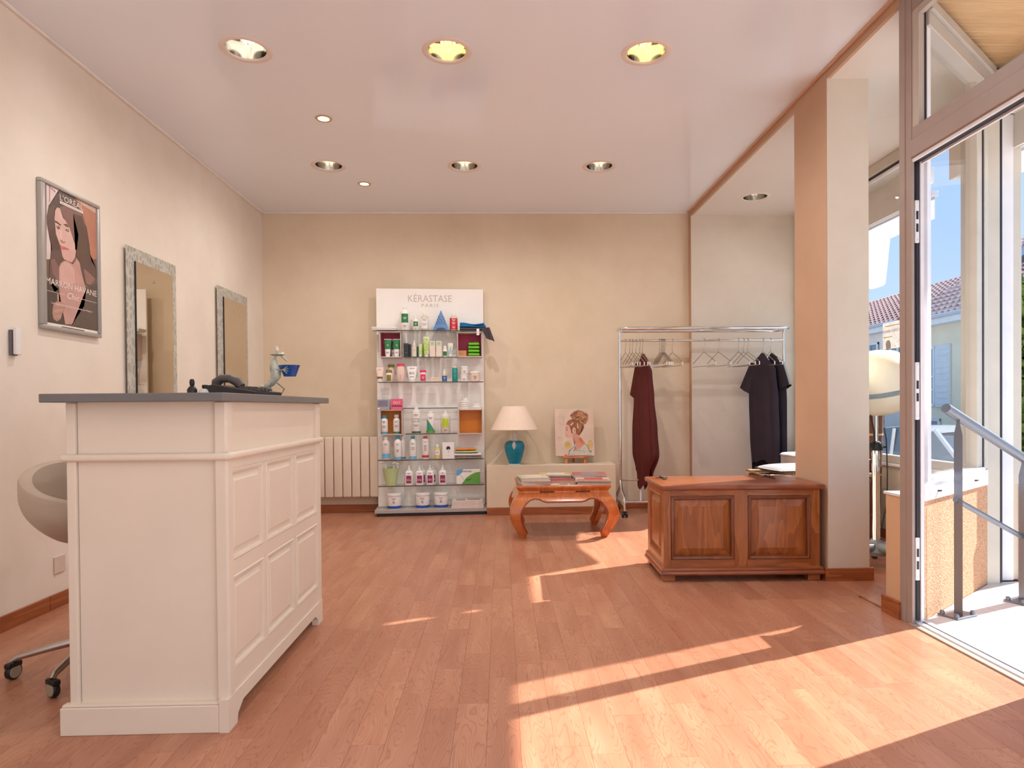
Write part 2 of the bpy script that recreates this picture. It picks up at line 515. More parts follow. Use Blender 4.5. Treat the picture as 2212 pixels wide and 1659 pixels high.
# ------------------------------------------------------------------ shop front: main window, corner window, door
# low wall and window 1 in the plane x = 2.95
STUC = plaster('orange_stucco', (222, 172, 134), 0.10, 1.0, 0.9)
def stucco_mat():
    k = NT('rough_stucco')
    b = k.n('ShaderNodeBsdfPrincipled'); co = k.n('ShaderNodeTexCoord')
    n2 = k.n('ShaderNodeTexNoise'); n2.inputs['Scale'].default_value = 120; n2.inputs['Detail'].default_value = 3
    k.l(co.outputs['Object'], n2.inputs['Vector'])
    k.l(k.ramp(n2.outputs[0], [(0.38, lin((196, 140, 104))), (0.62, lin((232, 184, 146)))]), b.inputs['Base Color'])
    b.inputs['Roughness'].default_value = 0.9
    bp = k.n('ShaderNodeBump'); bp.inputs['Strength'].default_value = 1.0; bp.inputs['Distance'].default_value = 0.012
    k.l(n2.outputs[0], bp.inputs['Height']); k.l(bp.outputs[0], b.inputs['Normal'])
    k.l(b.outputs[0], k.out.inputs[0])
    return k.m
STUC = stucco_mat()
bm = B(); box(bm, XW, XW + 0.06, 3.72, YA, -0.0, 0.56); struct('wall_window', bm, STUCCO_IN)
bm = B(); box(bm, XW + 0.06, XW + 0.10, 3.70, YA + 0.2, -0.75, 0.56); struct('wall_window_outside', bm, STUC)
skirt('baseboard_window', (XW - 0.013, XW, 3.9, YA, 0, SH))
bm = B(); box(bm, XW + 0.03, XW + 0.036, 3.80, 6.42, 0.63, 2.82); w1 = struct('window_1', bm, PANE)
def part_boxes(name, m, parent, *bxs, bev=0.004):
    bm = B()
    for b_ in bxs: box(bm, *b_, bev, 1)
    return obj(name, bm, m, parent)
part_boxes('window_sill', WALU, w1, (XW - 0.03, XW + 0.11, 3.74, YA, 0.56, 0.582))
part_boxes('bottom_rail', GREYALU, w1, (XW, XW + 0.065, 3.74, YA, 0.582, 0.64))
part_boxes('top_rail', GREYALU, w1, (XW, XW + 0.065, 3.74, YA, 2.835, ZA))
part_boxes('gasket', GASKET, w1, (XW + 0.018, XW + 0.028, 3.80, 6.42, 2.815, 2.835), (XW + 0.018, XW + 0.028, 6.395, 6.415, 0.64, 2.83), bev=0)
part_boxes('glazing_bead', WALU, w1, (XW + 0.02, XW + 0.05, 3.80, 6.42, 2.795, 2.815), bev=0)
part_boxes('far_jamb', M('blue_grey_frame', (170, 182, 190), 0.4), w1, (XW, XW + 0.065, 6.41, YA, 0.6, 2.84))
part_boxes('near_jamb', GREYALU, w1, (XW, XW + 0.065, 3.74, 3.86, 0.58, 2.84), (XW + 0.01, XW + 0.065, 3.86, 4.13, 0.58, 2.84))
# corner window: outer face runs from A to B2
A2 = Vector((2.000, 3.043, 0)); B2 = Vector((2.775, 3.651, 0))
DU = (B2 - A2).normalized(); DN = Vector((-DU.y, DU.x, 0))     # DN points indoors
DL = (B2 - A2).length
def diag(u, n, z): return A2 + DU * u + DN * n + Vector((0, 0, z))
def dbox(bm, u0, u1, n0, n1, z0, z1, bev=0.0):
    vs = box(bm, u0, u1, n0, n1, z0, z1, bev, 1)
    for v in vs: v.co = diag(v.co.x, v.co.y, v.co.z)
def dpart(name, m, parent, *bxs, bev=0.0):
    bm = B()
    for b_ in bxs: dbox(bm, *b_, bev)
    return obj(name, bm, m, parent)
bm = B(); dbox(bm, 0.0, DL, 0.0, 0.03, -0.75, 0.565); struct('wall_corner_outside', bm, STUC)
bm = B(); dbox(bm, 0.03, DL, 0.031, 0.12, 0.0, 0.565); box(bm, XF, XF + 0.13, 3.068, 3.185, 0, 0.585); struct('wall_corner', bm, plaster('peach_plaster', (218, 178, 142)))
bm = B(); box(bm, XF - 0.004, XF + 0.16, 3.066, 3.20, 0.585, 0.597); dbox(bm, 0.05, DL, 0.03, 0.13, 0.566, 0.585); struct('trim_6', bm, WALU)
skirt('baseboard_low_wall', (XF - 0.017, XF, 3.058, 3.188, 0, 0.083), (XF - 0.017, XF + 0.10, 3.186, 3.20, 0, 0.083))
bm = B(); dbox(bm, 0.06, DL - 0.1, 0.03, 0.036, 0.67, 2.86); w2 = struct('window_2', bm, PANE)
dpart('bottom_rail', WALU, w2, (0.0, DL - 0.02, -0.010, 0.05, 0.565, 0.655), (0.0, DL - 0.10, -0.018, 0.05, 0.648, 0.672), bev=0.004)
dpart('drain_cap', DARK, w2, (0.16, 0.185, -0.022, -0.010, 0.600, 0.607), (0.72, 0.745, -0.022, -0.010, 0.606, 0.613))
dpart('near_jamb', WALU, w2, (0.0, 0.045, -0.02, 0.05, 0.66, 2.90))
dpart('far_jamb', GREYALU, w2, (DL - 0.175, DL - 0.095, 0.0, 0.06, 0.66, 2.90), (DL - 0.080, DL - 0.02, -0.01, 0.06, 0.66, 2.90), bev=0.004)
dpart('gasket', GASKET, w2, (DL - 0.096, DL - 0.079, -0.004, 0.03, 0.67, 2.88))
dpart('top_rail', ALU2, w2, (0.0, DL, -0.03, 0.06, 2.80, 2.87), (0.0, DL, -0.045, 0.06, 2.87, 2.92), bev=0.004)
# corner posts between the two windows
bm = B(); box(bm, 2.765, 2.845, 3.645, 3.715, -0.02, 2.92, 0.004, 1); dpost = struct('trim_7', bm, GREYALU)
bm = B(); box(bm, 2.846, 2.868, 3.66, 3.72, 0.0, 2.9); struct('trim_8', bm, GASKET)
bm = B(); box(bm, 2.868, 2.966, 3.697, 3.75, 0.0, 2.69, 0.003, 1); struct('trim_9', bm, WALU)
bm = B(); box(bm, 2.966, 3.015, 3.70, 3.755, 0.56, 2.69, 0.003, 1); struct('trim_10', bm, GREYALU)
# door frame
bm = B(); box(bm, XF, XF + 0.012, 2.978, 3.066, 0, ZC); box(bm, XF + 0.012, XF + 0.06, 3.0, 3.066, 0, ZC); box(bm, XF - 0.004, XF + 0.01, 3.022, 3.066, 0, ZC, 0.002, 1)
d1 = struct('door_1', bm, BROWNALU)
part_boxes('header', BROWNALU, d1, (XF, XF + 0.06, 2.262, 2.9775, 2.16, 2.30), (XF - 0.006, XF - 0.0002, 2.262, 2.9775, 2.162, 2.245), (XF + 0.0125, XF + 0.058, 2.978, 2.9995, 2.162, 2.298), bev=0.003)
part_boxes('near_post', BROWNALU, d1, (XF, XF + 0.06, 2.2, 2.26, 0, ZC))
part_boxes('top_rail', BROWNALU, d1, (XF, XF + 0.06, 2.262, 2.9775, 2.835, 2.95), (XF + 0.0125, XF + 0.058, 2.978, 2.9995, 2.837, 2.948))
part_boxes('transom_bead', ALU, d1, (XF + 0.0124, XF + 0.03, 2.93, 2.999, 2.301, 2.834), (XF + 0.004, XF + 0.012, 2.93, 2.9775, 2.301, 2.834), (XF + 0.004, XF + 0.03, 2.263, 2.9295, 2.80, 2.834), bev=0)
part_boxes('gasket', GASKET, d1, (XF + 0.03, XF + 0.036, 2.925, 2.999, 2.30, 2.81), (XF + 0.016, XF + 0.03, 2.993, 3.0, 0.02, 2.16), (XF + 0.030, XF + 0.044, 2.990, 3.0, 0.02, 2.16), (XF + 0.012, XF + 0.05, 2.25, 3.0, 2.150, 2.158), bev=0)
part_boxes('white_edge', WALU, d1, (XF + 0.004, XF + 0.016, 2.984, 3.0, 0.01, 2.158), (XF + 0.046, XF + 0.062, 2.984, 3.04, 0.01, 2.158), (XF + 0.003, XF + 0.0135, 2.263, 2.9835, 2.146, 2.1595), (XF + 0.051, XF + 0.0615, 2.263, 2.9835, 2.14, 2.1595), bev=0)
bm = B(); box(bm, XF + 0.031, XF + 0.035, 2.26, 2.925, 2.30, 2.81); obj('transom_pane', bm, glass_mat('transom_glass', (0.98, 0.985, 0.98), 0.12), d1)
part_boxes('threshold', WALU, d1, (XF + 0.022, XF + 0.09, 2.22, 2.999, -0.01, 0.012), bev=0.003)
part_boxes('threshold_groove', GASKET, d1, (XF + 0.05, XF + 0.058, 2.22, 2.999, 0.0, 0.0135), bev=0)
part_boxes('threshold_strip', BROWNALU, d1, (XF - 0.012, XF + 0.022, 2.22, 2.99, -0.01, 0.006), bev=0.002)
for z0, z1 in ((1.775, 1.972), (0.955, 1.222), (0.206, 0.406)):
    pl = part_boxes('strike_plate', M('strike_white', (240, 240, 240), 0.3), d1, (XF + 0.021, XF + 0.041, 2.984, 2.992, z0, z1), bev=0.002)
    bm = B()
    m_ = (z0 + z1) / 2
    for a, b in ((m_ + 0.010, m_ + 0.048), (m_ - 0.048, m_ - 0.010)): box(bm, XF + 0.026, XF + 0.036, 2.9825, 2.985, a, b)
    obj('strike_slot', bm, DARK, pl)
    bm = B()
    for a in (z0 + 0.014, z1 - 0.014): ball(bm, (XF + 0.031, 2.984, a), 0.004, 1, 0.4, 1, 8, 6)
    obj('screw', bm, CHROME, pl)

# flat print of the poster and the painting: (name, colour, outline)
POSTER=[
 ('backdrop',(188,128,104),[(3.676,2.199),(3.868,2.199),(3.86,1.904),(3.799,1.89),(3.796,1.967),(3.774,2.051),(3.747,2.109),(3.702,2.163)]),
 ('backdrop',(210,176,156),[(3.685,2.196),(3.865,2.198),(3.864,2.167),(3.749,2.178)]),
 ('window_light',(226,205,200),[(3.447,2.196),(3.542,2.198),(3.487,2.122),(3.462,2.092),(3.447,2.036),(3.453,1.964),(3.47,1.901),(3.475,1.861),(3.466,1.815),(3.44,1.809)]),
 ('window_bar',(122,78,70),[(3.429,2.198),(3.445,2.198),(3.44,1.809),(3.42,1.805)]),
 ('window_bar',(176,135,130),[(3.467,2.196),(3.476,2.196),(3.474,2.118),(3.465,2.104)]),
 ('window_bar',(150,105,98),[(3.447,2.197),(3.455,2.196),(3.517,2.181),(3.513,2.174)]),
 ('hair',(96,76,67),[(3.546,2.187),(3.589,2.203),(3.632,2.205),(3.672,2.197),(3.689,2.183),(3.738,2.124),(3.774,2.057),(3.794,1.973),(3.804,1.891),(3.468,1.815),(3.481,1.868),(3.476,1.902),(3.455,1.957),(3.446,1.99),(3.445,2.03),(3.462,2.092),(3.499,2.131),(3.517,2.162)]),
 ('hair_strand',(108,86,78),[(3.445,2.03),(3.462,2.076),(3.499,2.109),(3.515,2.103),(3.504,2.072),(3.505,2.034),(3.496,1.976),(3.459,1.961),(3.45,1.991)]),
 ('face',(224,183,171),[(3.527,2.101),(3.548,2.102),(3.572,2.059),(3.611,2.041),(3.636,1.999),(3.67,1.936),(3.671,1.89),(3.659,1.859),(3.589,1.843),(3.563,1.865),(3.546,1.905),(3.514,1.959),(3.505,2.034),(3.51,2.08)]),
 ('hair_lock',(138,104,95),[(3.544,2.106),(3.587,2.131),(3.648,2.138),(3.729,2.13),(3.761,2.077),(3.721,1.993),(3.679,1.953),(3.649,1.983),(3.627,2.017),(3.593,2.048),(3.565,2.082)]),
 ('hair_lock',(104,83,70),[(3.656,2.106),(3.729,2.113),(3.765,2.055),(3.777,1.962),(3.784,1.887),(3.672,1.862),(3.679,1.938),(3.698,2.002)]),
 ('brow',(92,68,62),[(3.507,2.027),(3.526,2.026),(3.555,2.017),(3.552,2.009),(3.525,2.016),(3.507,2.018)]),
 ('brow',(120,88,66),[(3.572,2.025),(3.602,2.036),(3.619,2.023),(3.61,2.018),(3.593,2.019)]),
 ('eye',(70,52,50),[(3.519,2.0),(3.533,2.006),(3.547,2.001),(3.541,1.989),(3.525,1.988)]),
 ('eye',(225,205,200),[(3.526,2.001),(3.535,2.003),(3.539,1.995),(3.529,1.993)]),
 ('eye',(70,52,50),[(3.531,2.002),(3.537,2.002),(3.537,1.995),(3.532,1.995)]),
 ('eye',(90,66,60),[(3.587,2.002),(3.61,2.01),(3.621,2.003),(3.609,1.994),(3.594,1.996)]),
 ('eye',(220,200,195),[(3.597,2.003),(3.609,2.006),(3.613,2.001),(3.601,1.998)]),
 ('nose',(184,130,114),[(3.544,1.937),(3.561,1.937),(3.574,1.932),(3.584,1.939),(3.589,1.932),(3.573,1.923),(3.552,1.923)]),
 ('nose',(236,203,193),[(3.548,1.99),(3.556,1.984),(3.557,1.948),(3.548,1.94)]),
 ('lips',(206,124,116),[(3.544,1.908),(3.564,1.906),(3.577,1.908),(3.62,1.904),(3.594,1.88),(3.568,1.87),(3.551,1.882)]),
 ('lips',(160,88,84),[(3.545,1.897),(3.573,1.897),(3.619,1.904),(3.577,1.895)]),
 ('neck',(214,170,158),[(3.553,1.884),(3.677,1.913),(3.667,1.871),(3.638,1.836),(3.601,1.837),(3.574,1.838),(3.559,1.855)]),
 ('shoulder',(198,153,141),[(3.528,1.778),(3.542,1.81),(3.574,1.831),(3.601,1.837),(3.642,1.829),(3.676,1.87),(3.704,1.849),(3.722,1.794),(3.755,1.713),(3.748,1.634),(3.658,1.528),(3.63,1.5),(3.575,1.493),(3.533,1.614)]),
 ('shoulder',(216,172,160),[(3.537,1.78),(3.551,1.809),(3.583,1.828),(3.619,1.824),(3.656,1.802),(3.663,1.727),(3.598,1.709),(3.544,1.716)]),
 ('neck',(150,104,92),[(3.574,1.838),(3.601,1.838),(3.642,1.829),(3.667,1.871),(3.678,1.862),(3.647,1.827),(3.601,1.835)]),
 ('hair_lock',(102,80,70),[(3.696,1.899),(3.795,1.923),(3.809,1.882),(3.855,1.847),(3.859,1.803),(3.791,1.738),(3.751,1.743),(3.713,1.814)]),
 ('hair_lock',(150,112,102),[(3.738,1.825),(3.792,1.808),(3.843,1.787),(3.791,1.742),(3.756,1.744)]),
 ('hair_lock',(108,84,76),[(3.475,1.865),(3.553,1.884),(3.565,1.836),(3.533,1.791),(3.525,1.654),(3.494,1.608),(3.458,1.7),(3.46,1.789)]),
 ('hair_lock',(140,106,98),[(3.469,1.812),(3.499,1.824),(3.529,1.79),(3.525,1.713),(3.485,1.746)]),
 ('dress',(84,70,62),[(3.426,1.671),(3.458,1.7),(3.495,1.649),(3.526,1.672),(3.529,1.614),(3.575,1.493),(3.424,1.49)]),
 ('dress',(98,82,72),[(3.76,1.72),(3.858,1.764),(3.854,1.491),(3.63,1.494),(3.658,1.528),(3.738,1.616)]),
 ('hand',(182,138,123),[(3.485,1.589),(3.511,1.605),(3.551,1.608),(3.573,1.591),(3.577,1.574),(3.554,1.55),(3.54,1.518),(3.509,1.499),(3.483,1.51),(3.475,1.541)]),
 ('finger',(198,154,138),[(3.493,1.583),(3.524,1.6),(3.555,1.6),(3.568,1.587),(3.524,1.58)]),
 ('finger',(196,152,136),[(3.482,1.551),(3.519,1.568),(3.568,1.572),(3.549,1.558),(3.501,1.542)]),
 ('finger',(190,146,130),[(3.488,1.523),(3.523,1.539),(3.544,1.533),(3.522,1.516)]),
 ('thumb',(202,158,144),[(3.514,1.643),(3.524,1.648),(3.529,1.614),(3.516,1.604)]),
 ('caption_strip',(235,225,214),[(3.423,1.486),(3.854,1.488),(3.853,1.474),(3.423,1.474)]),
]
PAINT=[
 ('wash',(214,188,166),[(-0.09,0.36),(-0.094,0.329),(-0.107,0.307),(-0.124,0.299),(-0.142,0.307),(-0.154,0.33),(-0.158,0.36),(-0.154,0.391),(-0.141,0.413),(-0.124,0.421),(-0.106,0.412),(-0.094,0.39)]),
 ('wash',(212,180,118),[(-0.032,0.107),(-0.037,0.088),(-0.051,0.074),(-0.069,0.069),(-0.087,0.075),(-0.1,0.089),(-0.105,0.108),(-0.1,0.127),(-0.087,0.141),(-0.068,0.146),(-0.05,0.14),(-0.037,0.126)]),
 ('wash',(206,168,92),[(-0.046,0.115),(-0.048,0.105),(-0.055,0.099),(-0.065,0.096),(-0.074,0.099),(-0.081,0.106),(-0.084,0.115),(-0.081,0.125),(-0.074,0.132),(-0.065,0.134),(-0.055,0.132),(-0.048,0.125)]),
 ('wash',(212,182,120),[(0.176,0.113),(0.173,0.092),(0.163,0.076),(0.149,0.071),(0.136,0.077),(0.126,0.092),(0.123,0.113),(0.127,0.134),(0.136,0.149),(0.15,0.155),(0.163,0.149),(0.173,0.134)]),
 ('wash',(214,190,158),[(-0.122,0.165),(-0.125,0.152),(-0.133,0.142),(-0.145,0.139),(-0.156,0.143),(-0.165,0.152),(-0.168,0.166),(-0.164,0.179),(-0.156,0.189),(-0.144,0.192),(-0.133,0.189),(-0.125,0.179)]),
 ('hair_bun',(184,130,92),[(-0.013,0.427),(0.014,0.442),(0.068,0.446),(0.091,0.43),(0.121,0.422),(0.14,0.399),(0.136,0.354),(0.117,0.319),(0.09,0.304),(0.067,0.339),(0.021,0.343),(-0.013,0.359),(-0.043,0.397),(-0.024,0.393)]),
 ('face',(222,172,152),[(-0.08,0.308),(-0.048,0.304),(-0.025,0.275),(-0.033,0.229),(-0.014,0.218),(-0.014,0.187),(-0.041,0.184),(-0.072,0.179),(-0.087,0.196),(-0.089,0.215),(-0.099,0.225),(-0.089,0.253),(-0.091,0.276)]),
 ('neck',(216,152,128),[(-0.014,0.225),(0.02,0.217),(0.058,0.183),(0.1,0.121),(0.092,0.106),(0.05,0.076),(-0.0,0.057),(-0.015,0.061),(0.016,0.107),(0.004,0.156),(-0.018,0.187)]),
 ('hair_cap',(150,92,58),[(-0.082,0.31),(-0.063,0.344),(-0.032,0.359),(-0.002,0.361),(0.052,0.339),(0.092,0.304),(0.093,0.274),(0.066,0.228),(0.043,0.2),(0.016,0.217),(0.005,0.256),(-0.014,0.275),(-0.03,0.214),(-0.037,0.252),(-0.048,0.298),(-0.063,0.306)]),
 ('hair_strand',(168,98,60),[(-0.071,0.314),(-0.055,0.34),(-0.025,0.351),(-0.017,0.328),(-0.048,0.306)]),
 ('hair_strand',(216,180,160),[(-0.044,0.306),(-0.013,0.332),(-0.006,0.321),(-0.033,0.294)]),
 ('hair_strand',(222,200,165),[(0.025,0.32),(0.032,0.324),(0.04,0.274),(0.028,0.267)]),
 ('hair_strand',(178,118,84),[(0.044,0.32),(0.063,0.32),(0.066,0.251),(0.047,0.213),(0.04,0.252)]),
 ('hair_strand',(104,70,42),[(0.078,0.297),(0.093,0.289),(0.078,0.244),(0.047,0.202),(0.043,0.209)]),
 ('hair_strand',(120,84,66),[(0.006,0.382),(0.048,0.389),(0.052,0.373),(0.014,0.37)]),
 ('hair_strand',(112,70,44),[(0.063,0.354),(0.094,0.35),(0.09,0.327),(0.067,0.339)]),
 ('hair_strand',(150,92,62),[(-0.009,0.42),(0.026,0.431),(0.029,0.416),(-0.001,0.404)]),
 ('hair_strand',(206,160,110),[(0.06,0.427),(0.091,0.423),(0.068,0.408)]),
 ('hair_strand',(150,98,66),[(0.098,0.415),(0.133,0.407),(0.125,0.392),(0.102,0.396)]),
 ('hair_strand',(208,164,104),[(0.083,0.385),(0.121,0.373),(0.109,0.354),(0.086,0.366)]),
 ('ear',(228,186,166),[(0.013,0.25),(0.01,0.236),(0.004,0.225),(-0.005,0.221),(-0.013,0.225),(-0.019,0.236),(-0.022,0.25),(-0.019,0.264),(-0.013,0.275),(-0.004,0.279),(0.004,0.275),(0.011,0.264)]),
 ('ear',(186,140,124),[(0.004,0.252),(0.003,0.245),(0.0,0.239),(-0.003,0.237),(-0.007,0.239),(-0.009,0.245),(-0.01,0.252),(-0.009,0.259),(-0.007,0.265),(-0.003,0.266),(0.0,0.264),(0.003,0.259)]),
 ('neck_tone',(206,118,88),[(0.035,0.179),(0.066,0.175),(0.098,0.125),(0.065,0.12),(0.039,0.152)]),
 ('dress',(204,196,182),[(-0.069,0.006),(-0.054,0.054),(-0.011,0.096),(0.01,0.122),(0.015,0.105),(-0.015,0.059),(0.004,0.053),(0.05,0.074),(0.098,0.113),(0.126,0.09),(0.149,0.037),(0.16,0.004)]),
 ('dress_line',(120,120,110),[(-0.069,0.008),(-0.056,0.054),(0.004,0.101),(0.006,0.097),(-0.05,0.05),(-0.062,0.008)]),
 ('dress_line',(150,140,96),[(0.106,0.121),(0.126,0.098),(0.145,0.044),(0.164,0.054),(0.161,0.035),(0.141,0.037),(0.119,0.094)]),
 ('bead',(70,70,66),[(-0.049,0.052),(-0.052,0.046),(-0.056,0.046),(-0.058,0.052),(-0.056,0.058),(-0.051,0.058)]),
 ('bead',(70,66,66),[(0.023,0.049),(0.021,0.045),(0.017,0.045),(0.015,0.049),(0.017,0.053),(0.021,0.053)]),
 ('bead',(70,66,66),[(0.046,0.052),(0.044,0.048),(0.04,0.048),(0.038,0.052),(0.04,0.057),(0.044,0.057)]),
 ('bead',(170,120,140),[(-0.006,0.052),(-0.009,0.046),(-0.015,0.046),(-0.018,0.052),(-0.015,0.058),(-0.009,0.058)]),
 ('brow',(120,74,56),[(-0.09,0.276),(-0.079,0.28),(-0.064,0.275),(-0.079,0.274)]),
 ('eye',(120,84,76),[(-0.085,0.255),(-0.075,0.261),(-0.067,0.256),(-0.079,0.251)]),
 ('mouth',(176,96,84),[(-0.089,0.209),(-0.079,0.208),(-0.081,0.202),(-0.087,0.203)]),
]

# ------------------------------------------------------------------ downlights
LAMPW = M('lamp_ring_white', (240, 226, 216), 0.4)
REFL = M('lamp_reflector', (225, 225, 222), 0.12, 1.0, var=0.02)
BULB = M('lamp_tube', (255, 236, 170), 0.3, emit=(255, 226, 140), estr=1.1)
BULBOFF = M('lamp_tube_dim', (240, 236, 224), 0.3, emit=(255, 240, 215), estr=0.6)
def downlight(x, y, z, label, lit, watts, group='large round ceiling downlights'):
    t = thing('ceiling_downlight', label, 'light', (x, y, z), 0, group)
    bm = B(); lathe(bm, [(0.103, 0.004), (0.108, -0.004), (0.127, -0.006), (0.136, -0.001), (0.136, 0.002)], 36)
    obj('ring', bm, LAMPW, t, True)
    bm = B(); lathe(bm, [(0.107, -0.003), (0.106, 0.03), (0.100, 0.075), (0.088, 0.125), (0.0, 0.126)], 36)
    obj('reflector', bm, REFL, t, True, fixn=False)
    for s in (-1, 1):
        bm = B()
        pts = [(s * 0.022 - 0.012, 0.085, 0.095)] + [(s * 0.022 - 0.012, -0.005 - 0.018 * math.sin(a), 0.083 - 0.012 + 0.012 * math.cos(a)) for a in (0.3, 0.8, 1.3)] + [(s * 0.022 + 0.012, -0.005 - 0.018 * math.sin(a), 0.083 - 0.012 + 0.012 * math.cos(a)) for a in (1.3, 0.8, 0.3)] + [(s * 0.022 + 0.012, 0.085, 0.095)]
        tube(bm, [(p[0], p[1], p[2] - 0.012) for p in pts], 0.008, 8)
        obj('bulb', bm, BULB if lit else BULBOFF, t, True)
    l = bpy.data.lights.new('downlight', 'SPOT')
    l.energy = watts; l.color = (1.0, 0.95, 0.91); l.shadow_soft_size = 0.006; l.spot_size = math.radians(172); l.spot_blend = 1.0
    lo = bpy.data.objects.new('downlight', l); COL.objects.link(lo); lo.parent = t; lo.location = (0, 0, -0.003)
    return t
names = ['front row left round chrome downlight, nearest the poster wall', 'front row middle round downlight with glowing yellow tubes', 'front row right round downlight with glowing yellow tubes',
         'second row left round chrome downlight between the two tiny spotlights', 'second row middle round chrome downlight in glossy ceiling', 'second row right round chrome downlight nearest the back right corner']
for i, (x, y) in enumerate(BIG):
    if i < 6: downlight(x, y, ZC, names[i], i in (1, 2), LAMP_WATTS)
    else: downlight(x, y, ZC, '%s row %s fill downlight added behind the viewer' % (('third', 'fourth', 'fifth')[i // 3 - 2], ('left', 'middle', 'right')[i % 3]), False, LAMP_WATTS * 0.15)  # unseen lamp rows added to brighten the room from behind
downlight(ALC_LIGHT[0], ALC_LIGHT[1], ZA, 'round chrome downlight in the lower ceiling of the window bay', False, LAMP_WATTS * 0.12)
for i, (x, y) in enumerate(SMALL):
    t = thing('ceiling_spotlight', ['tiny round spotlight in front of the second row of downlights', 'tiny round spotlight farthest back near the back wall'][i], 'light', (x, y, ZC), 0, 'tiny ceiling spotlights')
    bm = B(); lathe(bm, [(0.036, 0.004), (0.038, -0.004), (0.052, -0.005), (0.057, 0.0)], 24); obj('ring', bm, M('spot_ring', (206, 176, 150), 0.3, 0.6), t, True)
    bm = B(); lathe(bm, [(0.037, -0.002), (0.03, 0.02), (0.0, 0.021)], 20); obj('bulb', bm, M('spot_glow', (255, 240, 190), 0.3, emit=(255, 236, 170), estr=2.5), t, True)

# ------------------------------------------------------------------ reception counter
CP = M('counter_paint', (234, 219, 198), 0.38, var=0.02)
t = thing('reception_counter', 'cream panelled reception counter with thin grey top at left', 'counter', (-1.13, 2.65, 0))
ox, oy = -1.13, 2.65
def cpart(name, m, *bxs, bev=0.003, parent=None):
    bm = B()
    for b_ in bxs: box(bm, b_[0] - ox, b_[1] - ox, b_[2] - oy, b_[3] - oy, b_[4], b_[5], bev, 2)
    return obj(name, bm, m, parent or t)
XR, YN, YFc = -0.880, 2.118, 3.20      # right face, near face, far face
cpart('end_panel', CP, (-1.350, -0.905, YN + 0.012, YN + 0.03, 0.08, 1.0565), bev=0)
cpart('far_panel', CP, (-1.375, XR - 0.02, YFc - 0.03, YFc, 0.02, 1.0555), bev=0)
cpart('back_post', CP, (-1.380, -1.352, YN, YN + 0.04, 0.09, 1.055))
cpart('corner_post', CP, (-0.915, XR, YN, YN + 0.02, 0.09, 1.055), (XR - 0.02, XR + 0.004, YN + 0.004, YN + 0.045, 0.09, 1.055))
cpart('far_post', CP, (XR - 0.02, XR + 0.004, YFc - 0.06, YFc, 0.09, 1.055))
cpart('frieze', CP, (XR - 0.022, XR - 0.010, YN + 0.04, YFc - 0.05, 0.88, 1.055), bev=0)
bm = B()
pr = [(0, 0), (0.012, 0.002), (0.017, 0.010), (0.012, 0.018), (0, 0.020)]
box(bm, -1.395 - ox, XR + 0.014 - ox, YN - 0.014 - oy, YN + 0.02 - oy, 0.868, 0.892, 0.009, 3)
box(bm, XR - 0.02 - ox, XR + 0.016 - ox, YN - 0.012 - oy, YFc + 0.012 - oy, 0.868, 0.892, 0.009, 3)
obj('rail_moulding', bm, CP, t, True)
# side face: stiles and rails around six raised panels
ys = [(2.145, 2.440), (2.474, 2.788), (2.822, 3.140)]
zs = [(0.535, 0.835), (0.180, 0.485)]
fr = [(XR - 0.02, XR, YN + 0.03, YFc, 0.835, 0.870), (XR - 0.02, XR, YN + 0.03, YFc, 0.485, 0.535), (XR - 0.02, XR, YN + 0.03, YFc, 0.085, 0.180)]
prev = YN + 0.03
for a, b in ys:
    fr.append((XR - 0.02, XR - 0.0005, prev, a, 0.18, 0.835)); prev = b
fr.append((XR - 0.02, XR - 0.0005, prev, YFc, 0.18, 0.835))
cpart('side_frame', CP, *fr, bev=0.002)
def raised_panel(bm, u0, u1, v0, v1, fn, d=0.014, w=0.045):
    """rings of a fielded panel; fn(u, v, depth) with depth out of the face"""
    rings = [(0.0, -0.001), (0.004, 0.003), (0.012, 0.001), (0.015, -d), (0.020, -d), (w, -0.003), (w + 0.003, -0.001)]
    prev = None
    for ins, dep in rings:
        r = [bm.verts.new(fn(u, v, dep)) for u, v in ((u0 + ins, v0 + ins), (u1 - ins, v0 + ins), (u1 - ins, v1 - ins), (u0 + ins, v1 - ins))]
        if prev:
            for i in range(4): bm.faces.new((prev[i], prev[(i + 1) % 4], r[(i + 1) % 4], r[i]))
        prev = r
    bm.faces.new(prev)
for a, b in ys:
    for c, d in zs:
        bm = B(); raised_panel(bm, a - oy, b - oy, c, d, lambda u, v, e: (XR - ox + e, u, v), 0.010, 0.038)
        obj('panel', bm, CP, t)
cpart('end_plinth', CP, (-1.402, XR - 0.026, 2.101, 2.135, 0, 0.088), (-1.398, XR - 0.026, 2.105, 2.135, 0.088, 0.096), bev=0.003)
bm = B()
P_ = [(2.101, 0), (2.172, 0), (2.178, 0.028), (2.20, 0.042), (2.225, 0.056), (3.08, 0.056), (3.105, 0.042), (3.125, 0.028), (3.13, 0), (3.205, 0), (3.205, 0.105), (2.101, 0.105)]
prism(bm, [(p[0] - oy, p[1]) for p in P_], lambda u, v: (XR + 0.005 - ox, u, v), lambda u, v: (XR - 0.025 - ox, u, v))
obj('side_plinth', bm, CP, t)
cpart('far_plinth', CP, (-1.39, XR, YFc - 0.02, YFc + 0.01, 0, 0.1))
cpart('worktop', M('grey_worktop', (112, 110, 108), 0.38, 0.0, var=0.06), (-1.418, -0.858, 2.052, 3.300, 1.056, 1.083), bev=0.003)

